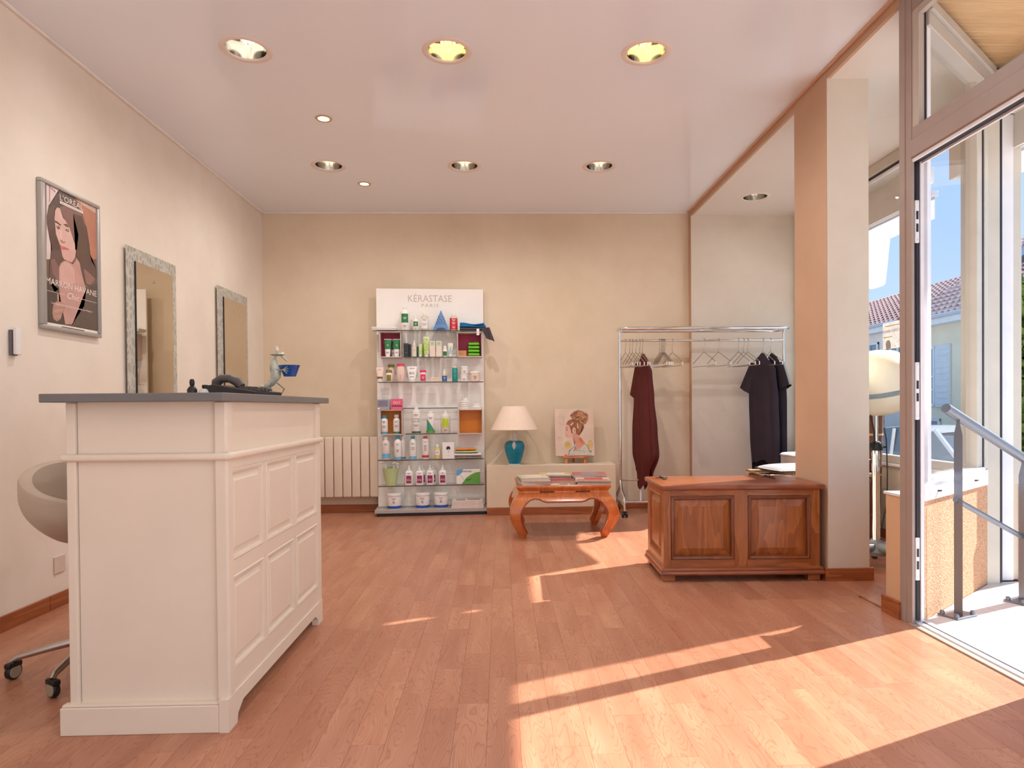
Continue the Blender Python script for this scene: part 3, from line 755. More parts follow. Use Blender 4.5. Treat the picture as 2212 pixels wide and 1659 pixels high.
# ------------------------------------------------------------------ things on the counter
ZT = 1.083
t = thing('desk_telephone', 'dark grey desk telephone on the counter top', 'telephone', (-0.99, 2.55, ZT), math.radians(-14))
PH = M('phone_grey', (86, 80, 76), 0.45); PHD = M('phone_dark', (44, 40, 40), 0.4)
bm = B()
prism(bm, [(-0.11, 0), (0.11, 0), (0.11, 0.012), (-0.07, 0.040), (-0.11, 0.036)], lambda u, v: (u, -0.085, v), lambda u, v: (u, 0.085, v))
obj('base', bm, PHD, t)
bm = B()
def hs(u, v):
    x = -0.115 + 0.10 * u; a = v * 2 * math.pi
    zz = 0.050 + 0.026 * math.sin(math.pi * min(1, u * 1.0)) 
    return (x, -0.02 + 0.0, zz)
pts = [(-0.112, -0.01, 0.030), (-0.108, -0.01, 0.052), (-0.085, -0.01, 0.066), (-0.05, -0.01, 0.066), (-0.015, -0.01, 0.052), (0.0, -0.01, 0.034)]
tube(bm, pts, [0.016, 0.019, 0.016, 0.016, 0.019, 0.016], 12)
obj('handset', bm, PH, t, True)
bm = B()
for i in range(4):
    for j in range(4): box(bm, 0.018 + i * 0.021, 0.034 + i * 0.021, -0.05 + j * 0.025, -0.032 + j * 0.025, 0.014 + (0.09 - i * 0.021) * 0.1, 0.022 + (0.09 - i * 0.021) * 0.14)
obj('keypad', bm, PH, t)
t = thing('pump_bottle', 'small black pump bottle on the counter by the wall mirrors', 'bottle', (-1.16, 2.50, ZT))
bm = B(); lathe(bm, [(0, 0), (0.017, 0), (0.018, 0.022), (0.012, 0.032), (0.008, 0.036)], 16); obj('body', bm, DARK, t, True)
bm = B(); lathe(bm, [(0.006, 0.034), (0.009, 0.044), (0.009, 0.054), (0.006, 0.062), (0, 0.063)], 12); obj('pump', bm, DARK, t, True)
t = thing('glass_jar', 'little clear jar with dark stopper on the counter', 'jar', (-1.112, 2.50, ZT))
bm = B(); lathe(bm, [(0, 0), (0.021, 0), (0.023, 0.012), (0.018, 0.022), (0.010, 0.026)], 16); obj('body', bm, M('clear_jar', (226, 222, 214), 0.08, spec=0.8), t, True)
bm = B(); lathe(bm, [(0.008, 0.025), (0.011, 0.032), (0.010, 0.040), (0, 0.041)], 12); obj('stopper', bm, DARK, t, True)
t = thing('lid_cap', 'white round cap beside the black pump bottle on the counter', 'cap', (-1.128, 2.545, ZT))
bm = B(); lathe(bm, [(0, 0), (0.016, 0), (0.017, 0.02), (0.008, 0.026), (0.0, 0.028)], 14); obj('body', bm, WHITE, t, True)
# metal lizard holding a blue pot
t = thing('lizard_figurine', 'scrap metal frog figurine in a hat holding a blue pot on counter', 'figurine', (-0.975, 2.92, ZT))
FM = M('patchy_sheet_metal', (186, 188, 172), 0.45, 0.4, var=0.35, scale=40); FD = M('figurine_wire', (112, 104, 98), 0.4, 0.7); BL = M('blue_enamel', (24, 78, 148), 0.25, var=0.3, scale=25)
bm = B()
tube(bm, [(-0.060, 0, 0.045), (-0.035, 0, 0.062), (-0.016, 0, 0.092), (-0.016, 0, 0.125), (-0.022, 0, 0.15), (-0.020, 0, 0.166)], [0.010, 0.017, 0.023, 0.025, 0.019, 0.009], 12)
obj('body', bm, FM, t, True)
bm = B(); tube(bm, [(-0.045, 0, 0.052), (-0.068, 0, 0.044), (-0.088, 0, 0.051)], [0.013, 0.006, 0.002], 8); obj('tail', bm, FM, t, True)
bm = B()
ball(bm, (-0.008, 0, 0.188), 0.026, 1.25, 0.8, 0.30)
tube(bm, [(-0.02, 0, 0.166), (-0.014, 0, 0.184)], 0.006, 8)
tube(bm, [(0.012, 0, 0.182), (0.026, 0, 0.166), (0.036, 0, 0.158)], [0.006, 0.004, 0.003], 8)
obj('head', bm, FM, t, True)
for q, c in (((-0.006, -0.006, 0.206), (0.008, 0.008)), ((0.014, 0.006, 0.192), (0.007, 0.007))):
    bm = B(); ball(bm, q, c[0]); obj('eye', bm, M('figurine_eye', (232, 214, 190), 0.3), t, True)
bm = B(); lathe(bm, [(0, 0.205), (0.010, 0.205), (0.008, 0.222), (0.0, 0.224)], 10, (-0.010, -0.002, 0)); obj('cap', bm, M('figurine_cap', (226, 222, 206), 0.4), t, True)
for s in (-1, 1):
    k = 0.026 if s > 0 else -0.014
    bm = B(); tube(bm, [(-0.028 + 0.014 * (s > 0), s * 0.014, 0.062), (0.016 if s > 0 else -0.034, s * 0.016, 0.036), (-0.002 if s > 0 else -0.028, s * 0.014, 0.002), (0.012 if s > 0 else -0.012, s * 0.014, 0.002)], 0.0022, 6)
    obj('leg', bm, FD, t, True)
    bm = B(); tube(bm, [(-0.014, s * 0.016, 0.125), (0.012, s * 0.030, 0.118), (0.026, s * 0.034, 0.118)], 0.0022, 6)
    for a in (-0.7, -0.25, 0.2, 0.6): tube(bm, [(0.026, s * 0.034, 0.118), (0.026 + 0.026 * math.cos(a), s * 0.036, 0.118 + 0.024 * math.sin(a))], 0.0017, 6)
    obj('arm', bm, FM, t, True)
bm = B(); lathe(bm, [(0, 0.090), (0.026, 0.090), (0.045, 0.140), (0.043, 0.140), (0.024, 0.094), (0, 0.094)], 24, (0.046, 0, 0), 0.72); obj('pot', bm, BL, t, True)

# ------------------------------------------------------------------ swivel chair behind the counter
t = thing('swivel_chair', 'beige bucket swivel chair on a chrome star base behind the counter', 'chair', (-1.632, 2.66, 0), math.radians(15))
LEA = M('beige_leather', (190, 172, 152), 0.45, var=0.03)
ABK = math.radians(150 - 15)
def rim(a): return 0.668 + 0.142 * (0.5 + 0.5 * math.cos(a - ABK)) ** 1.3
def bucket(u, v):
    a = u * 2 * math.pi
    R = rim(a)
    if v < 0.5:                                  # outside, from the underside up to the rim
        f = v / 0.5
        z = 0.515 + (R - 0.515) * f
        r = 0.09 + 0.148 * math.sin(min(1, f * 1.25) * math.pi / 2) ** 0.75
    elif v < 0.66:                               # rounded rim
        q = (v - 0.5) / 0.16 * math.pi
        z = R + 0.018 * math.sin(q); r = 0.214 + 0.024 * math.cos(q)
    else:                                        # inside, down to the seat
        f = (v - 0.66) / 0.34
        z = R + (0.60 - R) * min(1, f * 1.6) ** 0.9
        r = 0.190 - 0.03 * min(1, f * 1.6) - 0.16 * max(0, (f - 0.55) / 0.45)
    return (r * math.cos(a), r * math.sin(a), z)
bm = B(); grid(bm, bucket, 48, 30, cu=True); bmesh.ops.remove_doubles(bm, verts=bm.verts, dist=1e-5)
obj('bucket_seat', bm, LEA, t, True)
bm = B(); lathe(bm, [(0, 0.60), (0.145, 0.60), (0.158, 0.622), (0.14, 0.645), (0, 0.655)], 28); obj('seat_cushion', bm, M('beige_seat', (206, 188, 168), 0.5), t, True)
bm = B(); lathe(bm, [(0.028, 0.10), (0.028, 0.34), (0.018, 0.34), (0.018, 0.50), (0.09, 0.52)], 16); obj('column', bm, CHROME, t, True)
STEEL = M('brushed_steel', (188, 180, 172), 0.25, 1.0)
for i in range(5):
    a = math.radians(72 * i + 186)
    c, s = math.cos(a), math.sin(a)
    bm = B(); tube(bm, [(0.02 * c, 0.02 * s, 0.125), (0.14 * c, 0.14 * s, 0.105), (0.255 * c, 0.255 * s, 0.082), (0.275 * c, 0.275 * s, 0.068)], [0.018, 0.015, 0.012, 0.010], 10)
    leg = obj('star_leg', bm, STEEL, t, True)
    cx_, cy_ = 0.268 * c, 0.268 * s
    b2 = a + 1.0
    for nm, mm, rr, ww in (('wheel', DARK, 0.031, 0.022), ('wheel_rim', M('rim_beige', (168, 156, 132), 0.5), 0.026, 0.026)):
        bm = B(); vs = lathe(bm, [(0, -ww / 2), (rr * 0.9, -ww / 2), (rr, -ww / 3), (rr, ww / 3), (rr * 0.9, ww / 2), (0, ww / 2)], 20)
        xform(vs, Matrix.Translation((cx_, cy_, 0.031)) @ Matrix.Rotation(b2, 4, 'Z') @ Matrix.Rotation(math.pi / 2, 4, 'X'))
        obj(nm, bm, mm, leg, True)
    bm = B(); vs = box(bm, -0.03, 0.03, -0.014, 0.014, 0.044, 0.068, 0.008); xform(vs, Matrix.Translation((cx_, cy_, 0)) @ Matrix.Rotation(b2, 4, 'Z')); obj('caster_hood', bm, DARK, leg, True)

# ------------------------------------------------------------------ left wall: framed poster, mirrors, remote, socket
FRAME = M('frame_silver', (176, 172, 166), 0.35, 0.35, var=0.02)
t = thing('wall_poster', 'framed hair poster of a long haired brunette woman on left wall', 'poster', (XL, 3.645, 1.835))
oy_, oz_ = 3.645, 1.835
def wbox(bm, y0, y1, z0, z1, x0, x1, bev=0.0): box(bm, x0, x1, y0 - oy_, y1 - oy_, z0 - oz_, z1 - oz_, bev, 2)
bm = B(); wbox(bm, 3.40, 3.88, 1.455, 2.212, 0.004, 0.016); obj('backing', bm, M('poster_print', (118, 96, 82), 0.3, var=0.05), t)
bm = B()
for a in ((3.395, 3.885, 2.197, 2.217), (3.395, 3.885, 1.451, 1.473), (3.395, 3.428, 1.4735, 2.1965), (3.857, 3.885, 1.4735, 2.1965)): wbox(bm, *a, 0.0, 0.026, 0.004)
obj('frame', bm, FRAME, t, True)
zl = 0.0165
cnt = 0
for nm, rgb, pts in POSTER:
    bm = B(); zl += 0.00004
    pts = [(min(max(y, 3.427), 3.858), min(max(z, 1.472), 2.198)) for y, z in pts]
    if sum(a[0] * b[1] - b[0] * a[1] for a, b in zip(pts, pts[1:] + pts[:1])) < 0: pts = pts[::-1]
    flat_poly(bm, [(y - oy_, z - oz_) for y, z in pts], lambda y, z, q=zl: (q, y, z))
    obj('print_' + nm, bm, M('print_%d_%d_%d' % rgb, rgb, 0.32, var=0.07, scale=14), t, fixn=False)
PT = M('print_text', (240, 226, 218), 0.4)
def wtext(bm, s, y, z, h, w, **kw): put_text(bm, s, lambda a, b: (zl + 0.0003, y - oy_ + a, z - oz_ + b), h, w, **kw)
bm = B()
wtext(bm, "L'ORÉAL", 3.547, 2.148, 0.031, 0.193, align='L')
obj('lettering', bm, PT, t, fixn=False)
bm = B(); box(bm, zl, zl + 0.0004, 3.547 - oy_, 3.739 - oy_, 2.129 - oz_, 2.143 - oz_); band_ = obj('name_band', bm, PT, t)
bm = B(); put_text(bm, 'PROFESSIONNEL', lambda a, b: (zl + 0.0008, 3.643 - oy_ + a, 2.1325 - oz_ + b), 0.0068, 0.17, spacing=1.5); obj('lettering', bm, M('print_dark_text', (96, 72, 66), 0.5), t, fixn=False)
bm = B()
wtext(bm, 'MARRON HAVANE', 3.431, 1.686, 0.033, 0.420, align='L')
wtext(bm, 'Chic', 3.640, 1.634, 0.036, 0.100, shear=0.30)
wtext(bm, 'Les marrons chauds et raffinés de Majirel', 3.468, 1.588, 0.0095, 0.339, align='L')
for a, b in ((3.432, 3.574), (3.702, 3.849)): box(bm, zl, zl + 0.0006, a - oy_, b - oy_, 1.6488 - oz_, 1.6506 - oz_)
obj('lettering', bm, PT, t, fixn=False)
bm = B(); box(bm, zl, zl + 0.0006, 3.545 - oy_, 3.735 - oy_, 1.4745 - oz_, 1.4785 - oz_); obj('lettering', bm, MATS['print_dark_text'], t, fixn=False)

MIR = M('mirror_silver', (222, 214, 200), 0.02, 1.0, var=0.0)
def mirror_frame_mat():
    k = NT('etched_glass_frame')
    b = k.n('ShaderNodeBsdfPrincipled'); co = k.n('ShaderNodeTexCoord')
    mp = k.n('ShaderNodeMapping'); mp.inputs['Scale'].default_value = (1, 34, 17); k.l(co.outputs['Object'], mp.inputs['Vector'])
    vo = k.n('ShaderNodeTexVoronoi', feature='DISTANCE_TO_EDGE'); vo.inputs['Scale'].default_value = 1.0; k.l(mp.outputs[0], vo.inputs['Vector'])
    f = k.ramp(vo.outputs['Distance'], [(0.10, (0, 0, 0)), (0.15, (1, 1, 1))])
    k.l(k.mix(f, lin((196, 194, 182)), lin((168, 162, 148))), b.inputs['Base Color'])
    r = k.n('ShaderNodeMapRange'); k.l(f, r.inputs[0]); r.inputs[3].default_value = 0.45; r.inputs[4].default_value = 0.3; k.l(r.outputs[0], b.inputs['Roughness'])
    k.l(b.outputs[0], k.out.inputs[0]); return k.m
MFR = mirror_frame_mat()
def mirror(y0, y1, z0, z1, iy0, iy1, iz1, label):
    yc = (y0 + y1) / 2
    t = thing('wall_mirror', label, 'mirror', (XL, yc, z0), 0, 'tall mirrors on the left wall')
    bm = B(); box(bm, 0.018, 0.024, y0 - yc, y1 - yc, 0, z1 - z0, 0.001, 1); obj('frame', bm, MFR, t)
    bm = B()
    for a in (0.1, z1 - z0 - 0.1): box(bm, 0, 0.018, -0.1, 0.1, a - 0.02, a + 0.02)
    obj('mount', bm, ALU, t)
    bm = B(); box(bm, 0.0242, 0.034, iy0 - yc, iy1 - yc, 0.09, iz1 - z0); g = obj('glass', bm, MIR, t)
    bm = B(); box(bm, 0.0242, 0.0352, iy0 - yc - 0.002, iy0 - yc, 0.09, iz1 - z0); obj('edge', bm, GASKET, t)
    bm = B(); vs = lathe(bm, [(0.009, 0), (0.009, 0.006), (0.004, 0.009), (0, 0.009)], 14); xform(vs, Matrix.Translation((0.034, 0.0, iz1 - z0 - 0.09)) @ Matrix.Rotation(math.pi / 2, 4, 'Y')); obj('stud', bm, CHROME, t, True)
mirror(4.148, 4.768, 0.55, 2.061, 4.235, 4.700, 1.976, 'nearer tall mirror with leaf pattern frame on left wall')
mirror(5.456, 6.090, 0.55, 2.054, 5.560, 6.035, 1.974, 'farther tall mirror with leaf pattern frame near the corner')
t = thing('wall_remote', 'slim white remote control in a holder on left wall', 'remote', (XL, 3.213, 1.365))
bm = B(); vs = box(bm, 0.0, 0.014, -0.022, 0.022, -0.068, 0.055, 0.004); obj('holder', bm, M('remote_grey', (110, 104, 108), 0.5), t, True)
bm = B(); vs = box(bm, 0.010, 0.028, -0.019, 0.021, -0.064, 0.068, 0.006)
for v in vs: v.co.x += 0.010 * (v.co.z / 0.068) ** 2
obj('body', bm, WHITE, t, True)
bm = B()
for z in (0.024, 0.008, -0.012, -0.045): ball(bm, (0.0295, 0, z), 0.003, 0.4, 1, 1, 8, 6)
obj('button', bm, M('button_grey', (120, 116, 116), 0.5), t, True)
t = thing('socket_cover', 'flat cream socket cover low on left wall behind the chair', 'socket', (XL, 3.52, 0.222))
bm = B(); box(bm, 0, 0.008, -0.042, 0.042, -0.045, 0.045, 0.003); obj('plate', bm, M('socket_cream', (226, 206, 190), 0.4), t)

# ------------------------------------------------------------------ radiator
t = thing('wall_radiator', 'cream column radiator on the back wall beside the product display', 'radiator', (-1.6, YB - 0.11, 0.16))
RAD = M('radiator_paint', (226, 206, 184), 0.4, var=0.02)
p = 0.0869
for i in range(11):
    x = -2.165 + p * i + 0.012
    bm = B(); box(bm, x + 1.6 + 0.003, x + 1.6 + p - 0.003, -0.03, 0.04, 0.004, 0.592, 0.012, 3); obj('slat', bm, RAD, t, True)
bm = B(); box(bm, -0.55, 0.38, 0.0, 0.05, 0.02, 0.07, 0.01); box(bm, -0.55, 0.38, 0.0, 0.05, 0.52, 0.57, 0.01); box(bm, -0.3, -0.26, 0.04, 0.11, 0.1, 0.5); box(bm, 0.2, 0.24, 0.04, 0.11, 0.1, 0.5); obj('manifold', bm, RAD, t)

# ------------------------------------------------------------------ lamp, painting
t = thing('table_lamp', 'turquoise vase table lamp with pale conical shade on the ledge', 'lamp', (0.131, 6.316, 0.475))
TQ = M('turquoise_ceramic', (14, 134, 158), 0.22, var=0.18, scale=30); LW = M('lamp_white', (236, 236, 232), 0.35)
bm = B(); lathe(bm, [(0, 0.008), (0.053, 0.008), (0.062, 0.03), (0.082, 0.09), (0.095, 0.145), (0.097, 0.185), (0.086, 0.215), (0.068, 0.228), (0.05, 0.230)], 32); obj('vase', bm, TQ, t, True)
bm = B(); lathe(bm, [(0, 0), (0.058, 0), (0.058, 0.009), (0.05, 0.011)], 28); obj('foot', bm, M('foot_pale', (196, 226, 234), 0.3), t, True)
for k in range(4):
    a0 = -math.pi / 2 + k * math.pi / 2 - 0.08
    bm = B()
    def petal(u, v):
        z = 0.228 - 0.075 * u
        w = 0.26 * math.sin(math.pi * min(1, (u * 0.85 + 0.12))) ** 0.8
        a = a0 + (v - 0.5) * w * 1.3
        for (r1, z1), (r2, z2) in zip([(0.082, 0.09), (0.095, 0.145), (0.097, 0.185), (0.086, 0.215), (0.068, 0.228)], [(0.095, 0.145), (0.097, 0.185), (0.086, 0.215), (0.068, 0.228), (0.05, 0.23)]):
            if z1 <= z <= z2: r = r1 + (r2 - r1) * (z - z1) / (z2 - z1); break
        else: r = 0.06
        return ((r + 0.0025) * math.cos(a), (r + 0.0025) * math.sin(a), z)
    grid(bm, petal, 8, 4); obj('petal', bm, M('petal_cream', (206, 196, 190), 0.3), t, True)
bm = B(); lathe(bm, [(0.03, 0.230), (0.02, 0.245), (0.016, 0.27), (0.026, 0.30), (0.016, 0.315), (0.012, 0.40), (0, 0.40)], 20); obj('neck', bm, LW, t, True)
bm = B(); lathe(bm, [(0.228, 0.340), (0.116, 0.563), (0.112, 0.563), (0.224, 0.340), (0.228, 0.340)], 48); obj('shade', bm, M('shade_linen', (240, 216, 194), 0.8, var=0.03, scale=60), t, True)
bm = B(); tube(bm, [(-0.092, 0.02, 0.16), (-0.12, -0.02, 0.13), (-0.17, -0.06, 0.075), (-0.225, -0.075, 0.015), (-0.262, -0.078, 0.004)], 0.0028, 6); obj('cord', bm, LW, t, True)
t = thing('tabletop_easel', 'little brown wooden easel standing on the ledge under a painting', 'easel', (0.72, 6.42, 0.475))
EW = wood('easel_wood', (214, 140, 92), (176, 100, 58), (8, 8, 1), 5, 0.5)
bm = B(); box(bm, -0.125, 0.125, -0.075, -0.030, 0.052, 0.072, 0.002, 1); obj('ledge', bm, EW, t)
for x in (-0.10, 0.085):
    bm = B(); prism(bm, [(-0.074, 0), (-0.05, 0), (0.03, 0.42), (0.012, 0.42)], lambda u, v: (x, u, v), lambda u, v: (x + 0.026, u, v)); obj('leg', bm, EW, t)
bm = B(); prism(bm, [(0.07, 0), (0.09, 0), (0.035, 0.40), (0.02, 0.40)], lambda u, v: (-0.012, u, v), lambda u, v: (0.012, u, v)); obj('rear_leg', bm, EW, t)
lean = Matrix.Rotation(math.radians(-8), 4, 'X')
t = thing('canvas_painting', 'small portrait painting of a girl with a hair bun on easel', 'painting', (0.722, 6.362, 0.5485), 0)
t.rotation_euler = (math.radians(-8), 0, 0)
bm = B(); box(bm, -0.192, 0.192, 0.0, 0.018, 0, 0.462, 0.002, 1); obj('canvas', bm, M('canvas_wash', (222, 196, 176), 0.75, var=0.07, scale=9), t)
zl2 = -0.0006
for nm, rgb, pts in PAINT:
    bm = B(); zl2 -= 0.00012
    flat_poly(bm, [(max(-0.19, min(0.19, a)), max(0.001, min(0.46, b))) for a, b in pts], lambda a, b, q=zl2: (a, q, b))
    obj('paint_' + nm, bm, M('paint_%d_%d_%d' % rgb, rgb, 0.7, var=0.12, scale=30), t, fixn=False)
rb = random.Random(5)
for q in range(70):   # curls of the bun as short brush strokes
    a, rr = rb.uniform(0, 6.28), rb.uniform(0, 1) ** 0.5
    cx_, cz_ = 0.048 + 0.085 * rr * math.cos(a), 0.385 + 0.058 * rr * math.sin(a) - 0.15 * max(0, 0.085 * rr * math.cos(a))
    bm = B(); zl2 -= 0.00003
    r_ = rb.uniform(0.006, 0.013); th = rb.uniform(0, 6.28)
    pts = [(cx_ + r_ * math.cos(th + s * 0.6), cz_ + r_ * math.sin(th + s * 0.6)) for s in range(5)] + [(cx_ + r_ * 0.62 * math.cos(th + s * 0.6), cz_ + r_ * 0.62 * math.sin(th + s * 0.6)) for s in range(4, -1, -1)]
    flat_poly(bm, pts, lambda a, b, q=zl2: (a, q, b))
    c_ = rb.choice(((150, 92, 60), (206, 158, 106), (170, 108, 76), (120, 80, 60), (216, 176, 130)))
    obj('paint_curl', bm, M('paint_%d_%d_%d' % c_, c_, 0.7, var=0.12, scale=30), t, fixn=False)

# ------------------------------------------------------------------ clothes rack, hangers, gowns
RX0, RX1, RY = 1.135, 2.715, 6.20
t = thing('clothes_rack', 'chrome rolling clothes rack with double top tube near back wall', 'clothes rack', ((RX0 + RX1) / 2, RY, 0))
ox = (RX0 + RX1) / 2; hw = (RX1 - RX0) / 2
bm = B()
pts = []
for sx_, sy_ in ((-1, 1), (-1, -1), (1, -1), (1, 1)):
    for k in range(5):
        a = {(-1, 1): 90, (-1, -1): 180, (1, -1): 270, (1, 1): 0}[(sx_, sy_)] + k * 22.5
        pts.append((sx_ * (hw - 0.06) + 0.075 * math.cos(math.radians(a)), sy_ * 0.045 + 0.075 * math.sin(math.radians(a)), 1.755))
tube(bm, pts, 0.015, 12, closed=True)
obj('top_loop', bm, CHROME, t, True)
bm = B(); tube(bm, [(-hw, 0, 1.652), (hw, 0, 1.652)], 0.011, 12); obj('hanging_rail', bm, CHROME, t, True)
for s in (-1, 1):
    bm = B(); tube(bm, [(s * hw, 0, 0.30), (s * hw, 0, 1.75)], 0.013, 12); obj('upright', bm, CHROME, t, True)
    bm = B()
    tube(bm, [(s * hw, 0, 0.32), (s * hw, -0.06, 0.24), (s * hw, -0.185, 0.17), (s * hw, -0.20, 0.14), (s * hw, -0.20, 0.06)], 0.013, 10)
    tube(bm, [(s * hw, 0, 0.32), (s * hw, 0.06, 0.24), (s * hw, 0.185, 0.17), (s * hw, 0.20, 0.14), (s * hw, 0.20, 0.06)], 0.013, 10)
    tube(bm, [(s * hw, -0.20, 0.115), (s * hw, 0.20, 0.115)], 0.013, 10)
    obj('end_frame', bm, CHROME, t, True)
    for yy in (-0.20, 0.20):
        bm = B()
        for d in (-0.017, 0.017):
            vs = lathe(bm, [(0, -0.009), (0.024, -0.009), (0.027, 0), (0.024, 0.009), (0, 0.009)], 16)
            xform(vs, Matrix.Translation((s * hw + d, yy, 0.027)) @ Matrix.Rotation(math.pi / 2, 4, 'Y'))
        box(bm, s * hw - 0.012, s * hw + 0.012, yy - 0.012, yy + 0.012, 0.02, 0.062)
        obj('caster', bm, DARK, t, True)
bm = B(); tube(bm, [(-hw, 0, 0.325), (hw, 0, 0.325)], 0.008, 8); obj('cross_bar', bm, CHROME, t, True)
bm = B(); tube(bm, [(-hw, 0.0, 0.115), (hw, 0.0, 0.115)], 0.014, 10); obj('lower_bar', bm, CHROME, t, True)
bm = B(); box(bm, -hw + 0.185, -hw + 0.20, -0.005, 0.005, 0.118, 0.325); obj('hanging_strip', bm, WALU, t)
WIRE = M('hanger_wire', (176, 168, 160), 0.25, 0.9)
def hanger_parts():
    t = thing('clothes_hanger', 'x', 'hanger', (0, 0, 0))
    bm = B()
    a = [(-0.004, 0, -0.030)] + [(0.016 * math.cos(math.radians(q)), 0, 0.0 + 0.016 * math.sin(math.radians(q)) - 0.0) for q in range(200, -20, -20)]
    tube(bm, [(0, 0, -0.115), (0, 0, -0.075)], 0.0028, 6)
    tube(bm, [(0, 0, -0.075), (0.012, 0, -0.045), (0.0155, 0, -0.02)] + [(0.0165 * math.cos(math.radians(q)), 0, 0.0 + 0.0165 * math.sin(math.radians(q))) for q in range(0, 200, 20)], 0.0022, 6)
    obj('hook', bm, WIRE, t, True)
    bm = B()
    tube(bm, [(0, 0, -0.112), (0.10, 0, -0.165), (0.185, 0, -0.215), (0.188, 0, -0.245), (0, 0, -0.247), (-0.188, 0, -0.245), (-0.185, 0, -0.215), (-0.10, 0, -0.165)], 0.0032, 6, closed=True)
    obj('frame', bm, WIRE, t, True)
    for s in (-1, 1):
        bm = B(); box(bm, s * 0.186 - 0.004, s * 0.186 + 0.004, -0.004, 0.004, -0.246, -0.214, 0.001, 1); obj('tip', bm, WHITE, t)
    return t
proto = hanger_parts()
RZH = 1.652 + 0.011 - 0.0165 + 0.0045
hx = [(1.190, -80, 'empty wire hanger at the left end of rack, first from upright'), (1.232, -79, 'empty wire hanger second from the left upright of rack'), (1.258, -80, 'empty wire hanger third from the left upright of rack'),
      (1.292, -78, 'empty wire hanger fourth from the left upright of rack'), (1.328, -79, 'empty wire hanger fifth from left, just before the burgundy gown'), (1.353, -81, 'wire hanger carrying the burgundy gown'),
      (1.517, -83, 'leftmost wire hanger of the tight bunch on rack'), (1.532, -81, 'second wire hanger of the tight bunch on the rack'), (1.541, -82, 'third wire hanger of the tight bunch on the rack'), (1.550, -81, 'fourth wire hanger of the tight bunch on the rack'), (1.559, -82, 'fifth wire hanger of the tight bunch on the rack'), (1.568, -81, 'last wire hanger of the tight bunch on the rack'),
      (1.640, -75, 'single empty wire hanger just right of the tight bunch'), (1.945, -73, 'left one of two lone wire hangers in middle of rack'), (2.085, -73, 'right one of two lone wire hangers in middle of rack'),
      (2.275, -77, 'first of three overlapping wire hangers left of black gowns'), (2.327, -77, 'second of three overlapping wire hangers left of black gowns'), (2.366, -77, 'third of three overlapping wire hangers, touching black gown'),
      (2.515, -79, 'wire hanger carrying the left black gown'), (2.588, -79, 'wire hanger carrying the right black gown')]
for i, (x, a, lb) in enumerate(hx):
    g = 'wire hangers on the clothes rack'
    # a small upright plate of chrome per hanger, turned on its hook
    if i == 0:
        proto.location = (x, RY, RZH); proto.rotation_euler = (0, 0, math.radians(a)); proto['label'] = lb; proto['group'] = g
    else: dup(proto, (x, RY, RZH), math.radians(a), lb, g)
def gown(name, label, x, ang, z1, segs, mat, seed, sleeve=True, tails=()):
    """segs: (t, half width, half depth, shift along width) from shoulder to hem"""
    t = thing(name, label, 'gown', (x, RY, RZH - 0.125), ang, 'salon gowns on the rack')
    rg = random.Random(seed)
    ph = [rg.uniform(0, 6.28) for _ in range(4)]
    H = RZH - 0.125 - z1
    bm = B()
    def prof(tt):
        for a, b in zip(segs[:-1], segs[1:]):
            if a[0] <= tt <= b[0]:
                f = (tt - a[0]) / (b[0] - a[0]); f = f * f * (3 - 2 * f)
                return [a[i] + (b[i] - a[i]) * f for i in range(1, 4)]
        return segs[-1][1:]
    def fn(u, v):
        a = u * 2 * math.pi
        w, d, s = prof(v)
        k = 1 + min(1, v * 2.2) * (0.14 * math.sin(5 * a + ph[0] + v) + 0.10 * math.sin(9 * a + ph[1] - 1.3 * v) + 0.05 * math.sin(14 * a + ph[2]))
        ca, sa = math.cos(a), math.sin(a)
        x_ = s + w * math.copysign(abs(ca) ** 0.8, ca) * (0.94 + 0.06 * k)
        y_ = d * math.copysign(abs(sa) ** 0.9, sa) * k
        hem = 0.0
        if v > 0.75: hem = (v - 0.75) / 0.25 * (0.09 * math.sin(2 * a + ph[3]) + 0.03 * math.sin(5 * a + ph[1]))
        return (x_, y_, -v * H - 0.03 * (abs(ca) ** 2) * (1 - v) * min(1, w / 0.12) + hem)
    grid(bm, fn, 72, 44, cu=True)
    obj('cloth', bm, mat, t, True)
    if sleeve:
        for s in sleeve:
            bm = B()
            w, d, sh = prof(0.13)
            c0 = Vector((sh + s[0] * w * 0.55, 0, -0.11 * 1.0)); c1 = Vector((sh + s[0] * (w + s[1]), s[3], -s[2]))
            def sl(u, v):
                a = u * 2 * math.pi
                c = c0.lerp(c1, v)
                r_ = 0.052 + 0.016 * v
                return (c.x + r_ * math.cos(a) * (0.9 + 0.12 * math.sin(4 * a + ph[2])), c.y + r_ * 0.62 * math.sin(a), c.z + r_ * 0.5 * math.cos(a) * s[0])
            grid(bm, sl, 24, 10, cu=True)
            obj('sleeve', bm, mat, t, True)
    return t
BUR = M('burgundy_cloth', (88, 32, 28), 0.7, spec=0.3, var=0.1); BLK = M('black_cloth', (52, 42, 52), 0.75, spec=0.3, var=0.12); BLK2 = M('black_cloth_dark', (38, 34, 44), 0.75, spec=0.3, var=0.12)
gown('salon_gown', 'burgundy salon gown hanging alone at left of the rack', 1.362, math.radians(-66), 0.335,
     [(0, 0.015, 0.012, 0), (0.05, 0.062, 0.022, 0), (0.13, 0.125, 0.036, 0.0), (0.35, 0.14, 0.05, 0.01), (0.62, 0.165, 0.064, 0.02), (0.8, 0.17, 0.07, 0.03), (1.0, 0.10, 0.05, 0.0)], BUR, 4, sleeve=[(-1, 0.0, 0.40, -0.01)])
